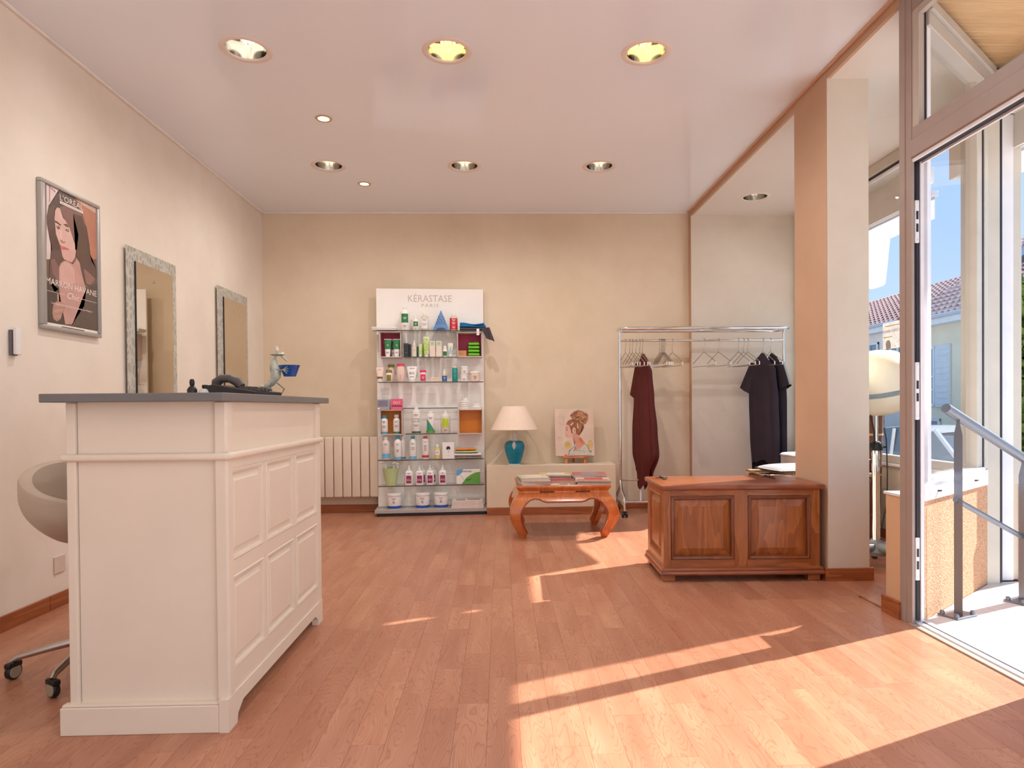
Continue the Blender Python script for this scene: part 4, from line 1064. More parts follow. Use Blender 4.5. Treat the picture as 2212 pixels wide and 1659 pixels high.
gown('salon_gown', 'left black salon gown with short sleeve at right of the rack', 2.510, math.radians(-52), 0.42,
     [(0, 0.016, 0.012, 0), (0.05, 0.07, 0.024, 0), (0.12, 0.135, 0.038, 0.0), (0.4, 0.15, 0.042, 0.01), (0.7, 0.15, 0.045, 0.02), (1.0, 0.14, 0.045, 0.03)], BLK, 9, sleeve=[(-1, 0.03, 0.36, -0.01)])
gown('salon_gown', 'right black salon gown beside the right upright of the rack', 2.606, math.radians(-60), 0.40,
     [(0, 0.016, 0.012, 0), (0.05, 0.075, 0.02, 0), (0.12, 0.14, 0.028, 0.0), (0.4, 0.16, 0.03, 0.0), (0.7, 0.16, 0.03, 0.0), (1.0, 0.16, 0.03, 0.0)], BLK2, 12, sleeve=[(1, 0.0, 0.34, 0.0)])

# ------------------------------------------------------------------ opium table with magazines
OPW = wood('opium_wood', (212, 124, 60), (170, 88, 36), (5, 5, 1.2), 8, 0.22, 0.35, coat=0.4)
OPD = wood('opium_wood_dark', (150, 66, 28), (120, 44, 18), (5, 5, 1.2), 8, 0.22, 0.35, coat=0.4)
TX, TY, HX, HY = 0.486, 5.40, 0.352, 0.305
t = thing('opium_table', 'low orange wood table with curved bowed legs holding magazines', 'table', (TX, TY, 0))
ZP = 0.352   # top of the bowed part
BUL = [(0.0, -0.012), (0.05, 0.012), (0.113, 0.046), (0.16, 0.066), (0.20, 0.073), (0.25, 0.066), (0.30, 0.044), (0.33, 0.022), (0.352, 0.0)]
def bulge(z):
    for (z1, b1), (z2, b2) in zip(BUL[:-1], BUL[1:]):
        if z <= z2: return b1 + (b2 - b1) * max(0, z - z1) / (z2 - z1)
    return 0.0
def side_outline(h):
    # inner edge of the leg and the arch, in (s, z), for one half
    q = h - 0.352
    return [(s + q, z) for s, z in ((0.296, 0.0), (0.284, 0.045), (0.293, 0.065), (0.317, 0.113), (0.330, 0.160), (0.332, 0.205), (0.320, 0.243), (0.291, 0.279), (0.259, 0.303), (0.225, 0.312), (0.190, 0.308), (0.160, 0.294), (0.128, 0.287))]
def side_face(bm, h, half, axis, sign, part):
    inner = side_outline(h)
    cut = h - 0.066
    leg_in = [p for p in inner if p[1] <= 0.28]
    if part == 'leg':
        poly = [(h, 0), (h, ZP), (cut - 0.001, ZP), (cut - 0.001, 0.2835)] + leg_in[::-1]
        polys = [poly, [(-s, z) for s, z in poly]]
    else:
        arch = [p for p in inner if p[1] > 0.28]
        arch = [(cut - 0.003, 0.285)] + [p for p in arch if p[0] < cut - 0.004]
        poly = [(cut - 0.003, ZP)] + arch + [(-s, z) for s, z in arch[::-1]] + [(-(cut - 0.003), ZP)]
        polys = [poly]
    out = []
    for pl in polys:
        tmp = B()
        f = tmp.faces.new([tmp.verts.new((s, 0, z)) for s, z in pl])
        for k in range(1, 15):
            z = ZP * k / 15
            bmesh.ops.bisect_plane(tmp, geom=tmp.verts[:] + tmp.edges[:] + tmp.faces[:], plane_co=(0, 0, z), plane_no=(0, 0, 1))
        bmesh.ops.triangulate(tmp, faces=tmp.faces[:])
        front = {}; back = {}
        T = 0.045
        for v in tmp.verts:
            b = bulge(v.co.z); s = v.co.x
            if abs(abs(s) - h) < 1e-6: s2 = math.copysign(h + b, s); s3 = math.copysign(h + b - T, s)
            else: s2 = s3 = s
            front[v] = (s2, half + b); back[v] = (s3, half + b - T)
        def place(s, d, z):
            return (s, -sign * d * -1, z) if axis == 'x' else (sign * d, s, z)
        fv = {v: bm.verts.new(place(*front[v], v.co.z)) for v in tmp.verts}
        bv = {v: bm.verts.new(place(*back[v], v.co.z)) for v in tmp.verts}
        for f in tmp.faces:
            bm.faces.new([fv[v] for v in f.verts]); bm.faces.new([bv[v] for v in f.verts][::-1])
        for e in tmp.edges:
            if len(e.link_faces) == 1:
                a, b = e.verts
                bm.faces.new((fv[a], fv[b], bv[b], bv[a]))
        tmp.free()
# every corner leg is made of one slice of a long side and one of a short side
for cx_, cy_ in ((-1, -1), (1, -1), (-1, 1), (1, 1)):
    bm = B()
    for axis, h, half in (('x', HX, HY), ('y', HY, HX)):
        b2 = B(); side_face(b2, h, half, axis, (cy_ if axis == 'x' else cx_), 'leg')
        keep = cx_ if axis == 'x' else cy_
        dele = [v for v in b2.verts if (v.co.x if axis == 'x' else v.co.y) * keep < 0]
        bmesh.ops.delete(b2, geom=dele, context='VERTS')
        me = bpy.data.meshes.new('tmp'); b2.to_mesh(me); b2.free(); bm.from_mesh(me); bpy.data.meshes.remove(me)
    obj('leg', bm, OPW, t, True)
for axis, h, half, s in (('x', HX, HY, -1), ('x', HX, HY, 1), ('y', HY, HX, -1), ('y', HY, HX, 1)):
    bm = B(); side_face(bm, h, half, axis, s, 'apron'); obj('apron', bm, OPW, t, True)
bm = B()
lv = [(0.352, 0.000), (0.360, 0.002), (0.372, -0.002), (0.384, 0.006), (0.395, 0.014), (0.400, 0.018), (0.412, 0.018), (0.415, 0.014)]
prev = None
for z, o_ in lv:
    r = [bm.verts.new((sx_ * (HX + o_), sy_ * (HY + o_), z)) for sx_, sy_ in ((-1, -1), (1, -1), (1, 1), (-1, 1))]
    if prev:
        for i in range(4): bm.faces.new((prev[i], prev[(i + 1) % 4], r[(i + 1) % 4], r[i]))
    else: bm.faces.new(r)
    prev = r
bm.faces.new(prev)
obj('tabletop', bm, OPW, t)
for x in (-0.13, 0.15):
    bm = B(); box(bm, x - 0.058, x + 0.058, -HY - 0.006, -HY - 0.0005, 0.362, 0.370, 0.001, 1); obj('finger_slot', bm, M('slot_dark', (70, 30, 16), 0.6), t)
# bead moulding along the arches
bm = B()
inn = side_outline(HX)[1:]
pts = [(s + 0.003, -HY - bulge(z) - 0.001, z + 0.004) for s, z in inn]
full = pts + [(-p[0], p[1], p[2]) for p in pts[::-1]]
tube(bm, full, 0.0055, 6)
obj('bead', bm, OPD, t, True)

rgm = random.Random(11)
COVERS = [(226, 206, 190), (190, 60, 62), (200, 180, 90), (150, 150, 160), (230, 224, 214), (120, 100, 96), (214, 150, 140), (90, 96, 120), (176, 190, 170), (236, 214, 200)]
PAGES = M('magazine_pages', (214, 200, 184), 0.7, var=0.12, scale=40)
def magazine(x, y, z, rz, w, d, h, rgb, label, group, rgb2=None):
    t = thing('magazine', label, 'magazine', (x, y, z), rz, group)
    bm = B(); box(bm, -w / 2, w / 2, -d / 2, d / 2, 0.0008, h - 0.0008); obj('pages', bm, PAGES, t)
    m = M('cover_%d_%d_%d' % rgb, rgb, 0.3, var=0.10, scale=14)
    bm = B(); box(bm, -w / 2 - 0.001, w / 2 + 0.001, -d / 2 - 0.001, d / 2 + 0.001, h - 0.0008, h)
    box(bm, -w / 2 - 0.001, w / 2 + 0.001, -d / 2 - 0.001, d / 2 + 0.001, 0, 0.0008); box(bm, -w / 2 - 0.0015, -w / 2 - 0.0005, -d / 2, d / 2, 0, h)
    cv = obj('cover', bm, m, t)
    if rgb2:
        bm = B(); box(bm, -w / 2 + 0.01, w / 2 - 0.01, -d / 2 + 0.01, -d / 2 + 0.06, h, h + 0.0004); box(bm, -w * 0.25, w * 0.3, -d * 0.15, d * 0.4, h, h + 0.0003); obj('cover_print', bm, M('cover_%d_%d_%d' % rgb2, rgb2, 0.3, var=0.1, scale=14), cv)
    return t
ORD = ['bottom', 'second from bottom', 'third from bottom', 'fourth from bottom', 'fifth from bottom', 'sixth from bottom', 'seventh from bottom']
def stack(cx_, cy_, rz, w, d, hs, cols, where, group, jit=0.012):
    z = 0.4155
    for i, h in enumerate(hs):
        c = cols[i % len(cols)]
        top = i == len(hs) - 1
        magazine(cx_ + rgm.uniform(-jit, jit), cy_ + rgm.uniform(-jit, jit), z, rz + rgm.uniform(-0.10, 0.10), w, d, h, c, 'magazine %s in the %s' % ('on top' if top else ORD[i], where), group, (rgm.choice(COVERS) if top else None))
        z += h + 0.0004
stack(0.262, 5.235, 0.05, 0.225, 0.255, (0.010, 0.008, 0.012, 0.007, 0.010, 0.009), [(226, 214, 206), (214, 200, 190), (200, 190, 184), (226, 206, 190), (150, 160, 140), (216, 200, 170)], 'front left stack on low wooden table', 'magazines in the front left stack')
stack(0.455, 5.56, -0.04, 0.27, 0.22, (0.012, 0.009, 0.012, 0.010), [(190, 186, 186), (176, 70, 76), (196, 186, 180), (206, 190, 110)], 'back middle stack on low wooden table', 'magazines in the back middle stack')
stack(0.480, 5.33, 0.02, 0.25, 0.17, (0.008, 0.007), [(176, 170, 96), (170, 64, 64)], 'centre pile between the larger stacks', 'magazines in the centre pile')
stack(0.735, 5.52, 0.06, 0.27, 0.24, (0.010, 0.012, 0.011, 0.012), [(86, 92, 116), (150, 146, 150), (196, 190, 186), (206, 96, 88)], 'back right stack on low wooden table', 'magazines in the back right stack')
stack(0.735, 5.235, -0.08, 0.265, 0.225, (0.008, 0.008, 0.009, 0.008), [(206, 196, 186), (120, 104, 96), (210, 190, 170), (226, 190, 170)], 'front right stack on low wooden table', 'magazines in the front right stack')
def card(x, y, rz, w, d, label, rgb):
    t = thing('paper_card', label, 'card', (x, y, 0.4155), rz, 'loose cards on the low table')
    bm = B(); box(bm, -w / 2, w / 2, -d / 2, d / 2, 0, 0.002); obj('sheet', bm, M('card_white', (236, 226, 216), 0.5), t)
    bm = B(); box(bm, -w / 2 + 0.012, -0.004, -d / 2 + 0.008, d / 2 - 0.008, 0.002, 0.0023); box(bm, 0.008, w / 2 - 0.012, -d / 2 + 0.008, d / 2 - 0.008, 0.002, 0.0023); obj('picture', bm, M('card_%d_%d_%d' % rgb, rgb, 0.5, var=0.2, scale=50), t)
card(0.420, 5.16, 0.2, 0.075, 0.06, 'small white card at table front edge beside left stack', (226, 220, 214))
card(0.530, 5.15, -0.05, 0.16, 0.07, 'picture flyer at table front edge between the two front stacks', (120, 110, 112))

# ------------------------------------------------------------------ wooden chest
CH = wood('chest_wood', (188, 114, 58), (126, 66, 28), (7, 7, 1.1), 7, 0.3, 0.35, knots=0.55, coat=0.25)
CHH = wood('chest_wood_level', (186, 112, 60), (124, 64, 28), (1.1, 7, 7), 7, 0.3, 0.35, knots=0.5, coat=0.25)
CHD = wood('chest_wood_dark', (164, 90, 50), (112, 54, 28), (1.1, 7, 7), 7, 0.28, 0.35, coat=0.25)
CHM = wood('chest_wood_moulding', (140, 74, 38), (86, 40, 18), (2, 2, 2), 5, 0.28, 0.35, coat=0.3)
t = thing('wooden_chest', 'brown panelled wooden blanket chest beside the pillar', 'chest', (1.405, 3.785, 0), math.radians(-1.6))
W2, D = 0.458, 0.47
def hpart(name, m, *bxs, bev=0.002):
    bm = B()
    for b_ in bxs: box(bm, *b_, bev, 2)
    return obj(name, bm, m, t)
PX = [(-0.415, -0.043), (0.037, 0.402)]
for b_ in ((-W2, -0.415), (0.402, W2), (-0.043, 0.037)): hpart('front_stile', CH, (b_[0], b_[1], 0, 0.03, 0.08, 0.535))
for b_ in ((0.500, 0.535), (0.08, 0.128)): hpart('front_rail', CHH, (-0.415, 0.402, 0.0005, 0.029, b_[0], b_[1]))
for a, b in PX:
    bm = B()
    raised_panel(bm, a, b, 0.128, 0.500, lambda u, v, e: (u, -e * 1.0, v), 0.018, 0.062)
    obj('front_panel', bm, CH, t)
    bm = B()
    for i_, (o_, d_) in enumerate(((0.0, 0.010), (0.010, 0.006))):
        for q in ((a + o_, b - o_, 0.500 - o_ - 0.009, 0.500 - o_), (a + o_, b - o_, 0.128 + o_, 0.128 + o_ + 0.009), (a + o_, a + o_ + 0.009, 0.128 + o_, 0.500 - o_), (b - o_ - 0.009, b - o_, 0.128 + o_, 0.500 - o_)): box(bm, q[0], q[1], -0.006 + i_ * 0.006, 0.012, q[2], q[3], 0.003, 2)
    obj('panel_moulding', bm, CHM, t, True)
hpart('side_frame', CH, (-W2, -W2 + 0.03, 0.03, 0.075, 0.08, 0.535), (-W2, -W2 + 0.03, D - 0.07, D, 0.08, 0.535), (-W2, -W2 + 0.03, 0.075, D - 0.07, 0.500, 0.535), (-W2, -W2 + 0.03, 0.075, D - 0.07, 0.08, 0.128))
bm = B(); raised_panel(bm, 0.075, D - 0.07, 0.128, 0.500, lambda u, v, e: (-W2 - e, u, v), 0.016, 0.055); obj('side_panel', bm, CH, t)
hpart('side_board', CH, (W2 - 0.03, W2, 0.03, D, 0.08, 0.535))
hpart('back_board', CHH, (-W2 + 0.03, W2 - 0.03, D - 0.02, D, 0.08, 0.535))
hpart('bottom_board', CHH, (-W2 + 0.03, W2 - 0.03, 0.03, D - 0.02, 0.08, 0.1))
bm = B()
prev = None
for z, o_ in ((0.040, 0.020), (0.048, 0.023), (0.056, 0.020), (0.062, 0.014), (0.068, 0.016), (0.078, 0.014), (0.084, 0.004), (0.086, 0.0)):
    r = [bm.verts.new(p_) for p_ in ((-W2 - o_, -o_, z), (W2 + o_, -o_, z), (W2 + o_, D, z), (-W2 - o_, D, z))]
    if prev:
        for i in range(4): bm.faces.new((prev[i], prev[(i + 1) % 4], r[(i + 1) % 4], r[i]))
    else: bm.faces.new(r)
    prev = r
bm.faces.new(prev)
obj('plinth', bm, CHD, t)
for x in (-W2 - 0.004, W2 - 0.07):
    for y in (0.002, D - 0.07):
        bm = B(); box(bm, x, x + 0.072, y, y + 0.06, 0, 0.041, 0.002, 1); obj('foot', bm, CHH, t)
bm = B(); box(bm, -W2 - 0.018, W2 + 0.024, -0.022, D + 0.015, 0.536, 0.566, 0.008, 3); obj('lid', bm, CHD, t, True)
IRON = M('dark_iron', (46, 40, 40), 0.5, 0.6)
for x in (-0.385, 0.30):
    bm = B()
    for s in (-1, 1):
        box(bm, x + s * 0.022 - 0.016, x + s * 0.022 + 0.016, D - 0.105 , D - 0.075, 0.566, 0.5685, 0.002, 1)
    tube(bm, [(x, D - 0.12, 0.570), (x, D - 0.03, 0.570)], 0.005, 8)
    prism(bm, [(-0.018, -0.09), (0.018, -0.09), (0.006, -0.14), (0.014, -0.17), (0, -0.20), (-0.014, -0.17), (-0.006, -0.14)], lambda u, v: (x + u, D - 0.01 + v, 0.5665), lambda u, v: (x + u, D - 0.01 + v, 0.5685))
    obj('hinge', bm, IRON, t)

# ------------------------------------------------------------------ window bay: woven bench, cushions, bin, rolled blind
t = thing('woven_bench', 'dark woven bench with straw rim behind the wooden chest', 'bench', (2.30, 4.92, 0), math.radians(2))
WICK = M('wicker_brown', (110, 66, 38), 0.7, var=0.35, scale=90, bump=0.8, bscale=160); STRAW = M('straw_rim', (206, 176, 132), 0.8, var=0.25, scale=120, bump=0.6, bscale=200)
bm = B(); box(bm, -0.345, 0.42, -0.20, 0.20, 0.0, 0.50, 0.012, 2); obj('body', bm, WICK, t)
bm = B()
tube(bm, [(-0.35, -0.205, 0.508), (0.425, -0.205, 0.508), (0.425, 0.205, 0.508), (-0.35, 0.205, 0.508)], 0.016, 10, closed=True); obj('rim', bm, STRAW, t, True)
def dotted(name):
    k = NT(name)
    b = k.n('ShaderNodeBsdfPrincipled'); co = k.n('ShaderNodeTexCoord')
    sv = k.n('ShaderNodeSeparateXYZ'); k.l(co.outputs['Object'], sv.inputs[0])
    def cell(s):
        return k.math('SUBTRACT', k.math('FRACT', k.math('MULTIPLY', s, 46.0)), 0.5)
    a, c = cell(sv.outputs['X']), cell(sv.outputs['Y'])
    r = k.math('ADD', k.math('MULTIPLY', a, a), k.math('MULTIPLY', c, c))
    f = k.math('LESS_THAN', r, 0.045)
    k.l(k.mix(f, lin((176, 168, 168)), lin((236, 232, 230))), b.inputs['Base Color']); b.inputs['Roughness'].default_value = 0.85
    k.l(b.outputs[0], k.out.inputs[0]); return k.m
DOT = dotted('dotted_cloth')
def cushion(x, y, z, rz, w, d, h, label):
    t = thing('seat_cushion', label, 'cushion', (x, y, z), rz, 'dotted cushions on the woven bench')
    bm = B()
    def f(top):
        def g(u, v):
            a, b = u * 2 - 1, v * 2 - 1
            e = max(0, (1 - abs(a) ** 3) * (1 - abs(b) ** 3)) ** 0.5
            k = 1 - 0.06 * (a * a) * (b * b)
            return (a * w / 2 * k, b * d / 2 * k, h / 2 + (h / 2 * e if top else -h / 2 * e))
        return g
    grid(bm, f(True), 16, 16); grid(bm, f(False), 16, 16)
    bmesh.ops.remove_doubles(bm, verts=bm.verts, dist=1e-5)
    o = obj('pad', bm, DOT, t, True)
    bm = B()
    pts = []
    for k in range(32):
        s = k / 32 * 4; q = int(s); f_ = s - q
        a, b = [(-1 + 2 * f_, -1), (1, -1 + 2 * f_), (1 - 2 * f_, 1), (-1, 1 - 2 * f_)][q]
        kk = 1 - 0.06 * a * a * b * b
        pts.append((a * w / 2 * kk, b * d / 2 * kk, h / 2))
    tube(bm, pts, 0.005, 6, closed=True); obj('piping', bm, DARK, t, True)
cushion(2.25, 4.90, 0.505, 0.1, 0.52, 0.40, 0.075, 'grey dotted cushion with dark piping lying at left on woven bench')
cushion(2.56, 4.87, 0.583, -0.15, 0.34, 0.38, 0.075, 'second dotted cushion overlapping the first, next to the pillar')
t = thing('metal_bin', 'tall pale grey cylinder bin behind the bench under the gowns', 'bin', (2.625, 5.62, 0))
bm = B(); lathe(bm, [(0, 0), (0.165, 0), (0.175, 0.02), (0.18, 0.585), (0.186, 0.592), (0.182, 0.6)], 40); obj('body', bm, M('pale_metal', (206, 206, 206), 0.3, 0.6), t, True)
bm = B(); lathe(bm, [(0.184, 0.598), (0.17, 0.608), (0, 0.612)], 40); obj('lid', bm, M('pale_lid', (240, 240, 240), 0.4), t, True)
t = thing('rolled_blind', 'brown rolled woven blind leaning by the window behind the dryer', 'blind', (2.80, 4.86, 0))
bm = B(); tube(bm, [(0.0, 0, 0.0), (0.035, 0.0, 0.98)], 0.05, 16)
obj('roll', bm, WICK, t, True)
bm = B()
for z in (0.2, 0.5, 0.8): vs = lathe(bm, [(0.052, -0.008), (0.0535, 0), (0.052, 0.008)], 16, (0.035 * z, 0, z))
obj('tie', bm, STRAW, t, True)

# ------------------------------------------------------------------ salon hood dryer
t = thing('hood_dryer', 'cream salon hood dryer on a chrome pole with grey wheeled base', 'hair dryer', (2.37, 4.07, 0))
DG = M('dryer_grey', (126, 130, 134), 0.4); DC = M('dryer_cream', (240, 234, 212), 0.3, var=0.02)
bm = B(); lathe(bm, [(0, 0.075), (0.06, 0.075), (0.072, 0.10), (0.05, 0.15), (0.03, 0.17), (0, 0.17)], 20); hub = obj('base_hub', bm, DG, t, True)
for i in range(5):
    a = math.radians(-82 + 72 * i); c, s = math.cos(a), math.sin(a)
    bm = B(); tube(bm, [(0.03 * c, 0.03 * s, 0.125), (0.13 * c, 0.13 * s, 0.135), (0.20 * c, 0.20 * s, 0.105), (0.235 * c, 0.235 * s, 0.06)], [0.034, 0.030, 0.024, 0.018], 10); lg = obj('base_leg', bm, DG, t, True)
    bm = B(); vs = lathe(bm, [(0, -0.014), (0.022, -0.014), (0.025, 0), (0.022, 0.014), (0, 0.014)], 16); xform(vs, Matrix.Translation((0.238 * c, 0.238 * s, 0.025)) @ Matrix.Rotation(a + 1.2, 4, 'Z') @ Matrix.Rotation(math.pi / 2, 4, 'X')); obj('caster', bm, DARK, lg, True)
bm = B(); tube(bm, [(0, 0, 0.16), (0, 0, 0.74)], 0.024, 16); obj('pole', bm, CHROME, t, True)
bm = B(); tube(bm, [(0, 0, 0.74), (0, 0, 1.05)], 0.015, 14); obj('upper_pole', bm, CHROME, t, True)
bm = B(); lathe(bm, [(0.026, 0.735), (0.042, 0.74), (0.042, 0.76), (0.034, 0.785), (0.017, 0.795)], 18); tube(bm, [(0.03, 0, 0.755), (0.062, 0, 0.758)], 0.007, 8); obj('height_clamp', bm, DARK, t, True)
bm = B(); tube(bm, [(0.055, 0.0, 0.88), (0.066, -0.004, 0.80), (0.068, -0.004, 0.74), (0.072, -0.004, 0.60), (0.072, 0.0, 0.40), (0.03, 0.0, 0.22)], 0.004, 6); obj('cable', bm, DARK, t, True)
bm = B(); tube(bm, [(-0.055, -0.03, 0.98), (-0.028, -0.03, 0.86), (-0.022, -0.02, 0.79)], 0.005, 6); obj('stay', bm, DARK, t, True)
hc = Vector((0.02, 0.02, 1.185))
tilt = Matrix.Translation(hc) @ Matrix.Rotation(math.radians(-14), 4, 'Y') @ Matrix.Rotation(math.radians(10), 4, 'X')
bm = B(); vs = lathe(bm, [(0.222, -0.035), (0.226, 0.0), (0.215, 0.06), (0.185, 0.115), (0.13, 0.158), (0.06, 0.178), (0, 0.182)], 40); xform(vs, tilt); obj('hood_top', bm, DC, t, True)
bm = B(); vs = lathe(bm, [(0.222, -0.035), (0.229, -0.037), (0.224, -0.043), (0.229, -0.049), (0.224, -0.055), (0.229, -0.061), (0.222, -0.066)], 40); xform(vs, tilt); obj('vent_band', bm, M('dryer_blue_grey', (150, 166, 172), 0.4), t, True)
bm = B(); vs = lathe(bm, [(0.222, -0.066), (0.212, -0.11), (0.185, -0.16), (0.14, -0.198), (0.06, -0.21), (0, -0.21)], 40); xform(vs, tilt); obj('hood_lower', bm, DC, t, True)
om = Matrix.Translation(hc + Vector((0.045, -0.160, -0.128))) @ Vector((-0.05, -0.76, -0.62)).to_track_quat('Z', 'Y').to_matrix().to_4x4()
bm = B(); vs = lathe(bm, [(0.118, -0.03), (0.124, 0.0), (0.116, 0.012), (0.106, 0.010)], 32, sy=0.72); xform(vs, om); obj('opening_ring', bm, DC, t, True)
bm = B(); vs = lathe(bm, [(0.112, 0.009), (0, 0.009)], 32, sy=0.72); xform(vs, om); obj('opening_plate', bm, M('plate_grey', (176, 178, 180), 0.4), t, True)
for i in range(6):
    a = math.radians(60 * i + 20)
    bm = B(); vs = lathe(bm, [(0.017, 0.009), (0.017, 0.012), (0.012, 0.0125), (0, 0.0105)], 14); xform(vs, om @ Matrix.Translation((0.066 * math.cos(a), 0.046 * math.sin(a), 0.001))); obj('air_hole', bm, DARK, t, True)

# ------------------------------------------------------------------ product display
DX, DY, DA = -1.189, 6.222, math.radians(4.0)
def dloc(u, v, z): return (DX + u * math.cos(DA) - v * math.sin(DA), DY + u * math.sin(DA) + v * math.cos(DA), z)
DW = M('display_white', (246, 240, 232), 0.35, var=0.015); DGR = M('display_grey', (176, 166, 160), 0.4); SGL = glass_mat('shelf_glass', (0.93, 0.96, 0.95), 0.7)
EDGE = M('shelf_edge_dark', (70, 58, 56), 0.3)
t = thing('product_display', 'tall white salon product display stand with glass shelves on back wall', 'display', (DX, DY, 0), DA)
def ppart(name, m, *bxs, bev=0.002, parent=None):
    bm = B()
    for b_ in bxs: box(bm, *b_, bev, 1)
    return obj(name, bm, m, parent or t)
ppart('panel', DW, (0.0, 1.043, 0.205, 0.225, 0.03, 2.197))
ppart('base_tray', DGR, (-0.012, 1.058, 0.0, 0.225, 0.030, 0.062), (-0.012, 1.058, 0.195, 0.206, 0.062, 0.07))
ppart('kick_base', DARK, (0.01, 1.04, 0.006, 0.2, 0, 0.030))
SZ = {1: 1.772, 2: 1.518, 3: 1.280, 4: 1.030, 5: 0.784, 6: 0.536, 7: 0.288}
SX = {1: (0.020, 1.045), 2: (0.268, 0.790), 3: (0.028, 1.030), 4: (0.255, 0.780), 5: (0.280, 0.775), 6: (0.020, 1.030), 7: (0.020, 1.030)}
for k, z in SZ.items():
    v0 = 0.142 if k == 4 else 0.032
    sh = ppart('shelf', SGL, (SX[k][0], SX[k][1], v0, 0.204, z - 0.008, z), bev=0)
    ppart('shelf_edge', EDGE, (SX[k][0], SX[k][1], v0 - 0.002, v0 - 0.0002, z - 0.008, z), bev=0, parent=sh)
PUR = M('cubby_purple', (186, 10, 70), 0.4); ORA = M('cubby_orange', (240, 142, 18), 0.4); CUB = M('cubby_side', (206, 188, 176), 0.35)
for x0, x1, z0, z1, m, nm in ((0.045, 0.248, 1.522, 1.760, PUR, 'purple'), (0.782, 1.022, 1.526, 1.755, PUR, 'purple'), (0.040, 0.252, 0.782, 1.014, ORA, 'orange'), (0.786, 1.020, 0.780, 1.012, ORA, 'orange')):
    cb = ppart('cubby', CUB, (x0, x0 + 0.008, 0.05, 0.204, z0, z1), (x1 - 0.008, x1, 0.05, 0.204, z0, z1), (x0, x1, 0.05, 0.204, z1 - 0.008, z1), (x0, x1, 0.05, 0.204, z0 - 0.008, z0), bev=0)
    ppart('cubby_back', m, (x0 + 0.008, x1 - 0.008, 0.196, 0.203, z0, z1 - 0.008), bev=0, parent=cb)
bm = B()
put_text(bm, 'KÉRASTASE', lambda a, b: (0.520 + a, 0.2035, 2.070 + b), 0.068, 0.425)
put_text(bm, 'PARIS', lambda a, b: (0.520 + a, 0.2035, 2.018 + b), 0.034, 0.165, spacing=1.35)
obj('lettering', bm, M('sign_grey', (198, 186, 178), 0.4), t, fixn=False)

INK = M('label_ink', (92, 86, 88), 0.5)
BWH = M('bottle_white', (240, 234, 228), 0.3, var=0.015); BCL = M('bottle_clear', (214, 200, 182), 0.12, spec=0.7, var=0.03)
def C_(rgb, rough=0.35): return M('c_%d_%d_%d' % rgb, rgb, rough, var=0.03)
PROF = {'round': [(0.0, 0), (0.94, 0), (1, 0.02), (1, 0.80), (0.92, 0.88), (0.60, 0.95), (0.42, 1.0), (0, 1.0)],
        'shoulder': [(0.0, 0), (0.94, 0), (1, 0.02), (1, 0.90), (0.90, 0.97), (0.5, 1.0), (0, 1.0)],
        'oval': [(0, 0), (0.72, 0), (0.80, 0.03), (0.97, 0.35), (1, 0.62), (0.92, 0.86), (0.78, 1.0), (0, 1.0)],
        'flat': [(0, 0), (0.96, 0), (1, 0.02), (1, 0.86), (0.80, 0.96), (0.5, 1.0), (0, 1.0)],
        'jar': [(0, 0), (0.96, 0), (1, 0.03), (1, 0.97), (0.96, 1.0), (0, 1.0)],
        'tub': [(0, 0), (0.90, 0), (0.93, 0.03), (1, 0.97), (0.98, 1.0), (0, 1.0)]}
def item(u, v, z, name, label, cat, group): return thing(name, label, cat, dloc(u, v, z), DA, group)
def rprof(prof, r, h, z):
    pts = [(a * r, b * h) for a, b in PROF[prof]]
    for (r1, z1), (r2, z2) in zip(pts[:-1], pts[1:]):
        if z1 <= z <= z2 and z2 > z1: return r1 + (r2 - r1) * (z - z1) / (z2 - z1)
    return r
def wrap(prof, r, h, sy, off=0.0012):
    def fn(x, z):
        rr = max(rprof(prof, r, h, z), 1e-4) + off
        a = max(-1.5, min(1.5, x / rr))
        return (rr * math.sin(a), -rr * sy * math.cos(a), z)
    return fn
def band(bm, fn, x0, x1, z0, z1, n=24, diag=False):
    grid(bm, lambda a, b: fn(x0 + (x1 - x0) * a * (1 - 0.94 * b if diag else 1), z0 + (z1 - z0) * b), n, 6)
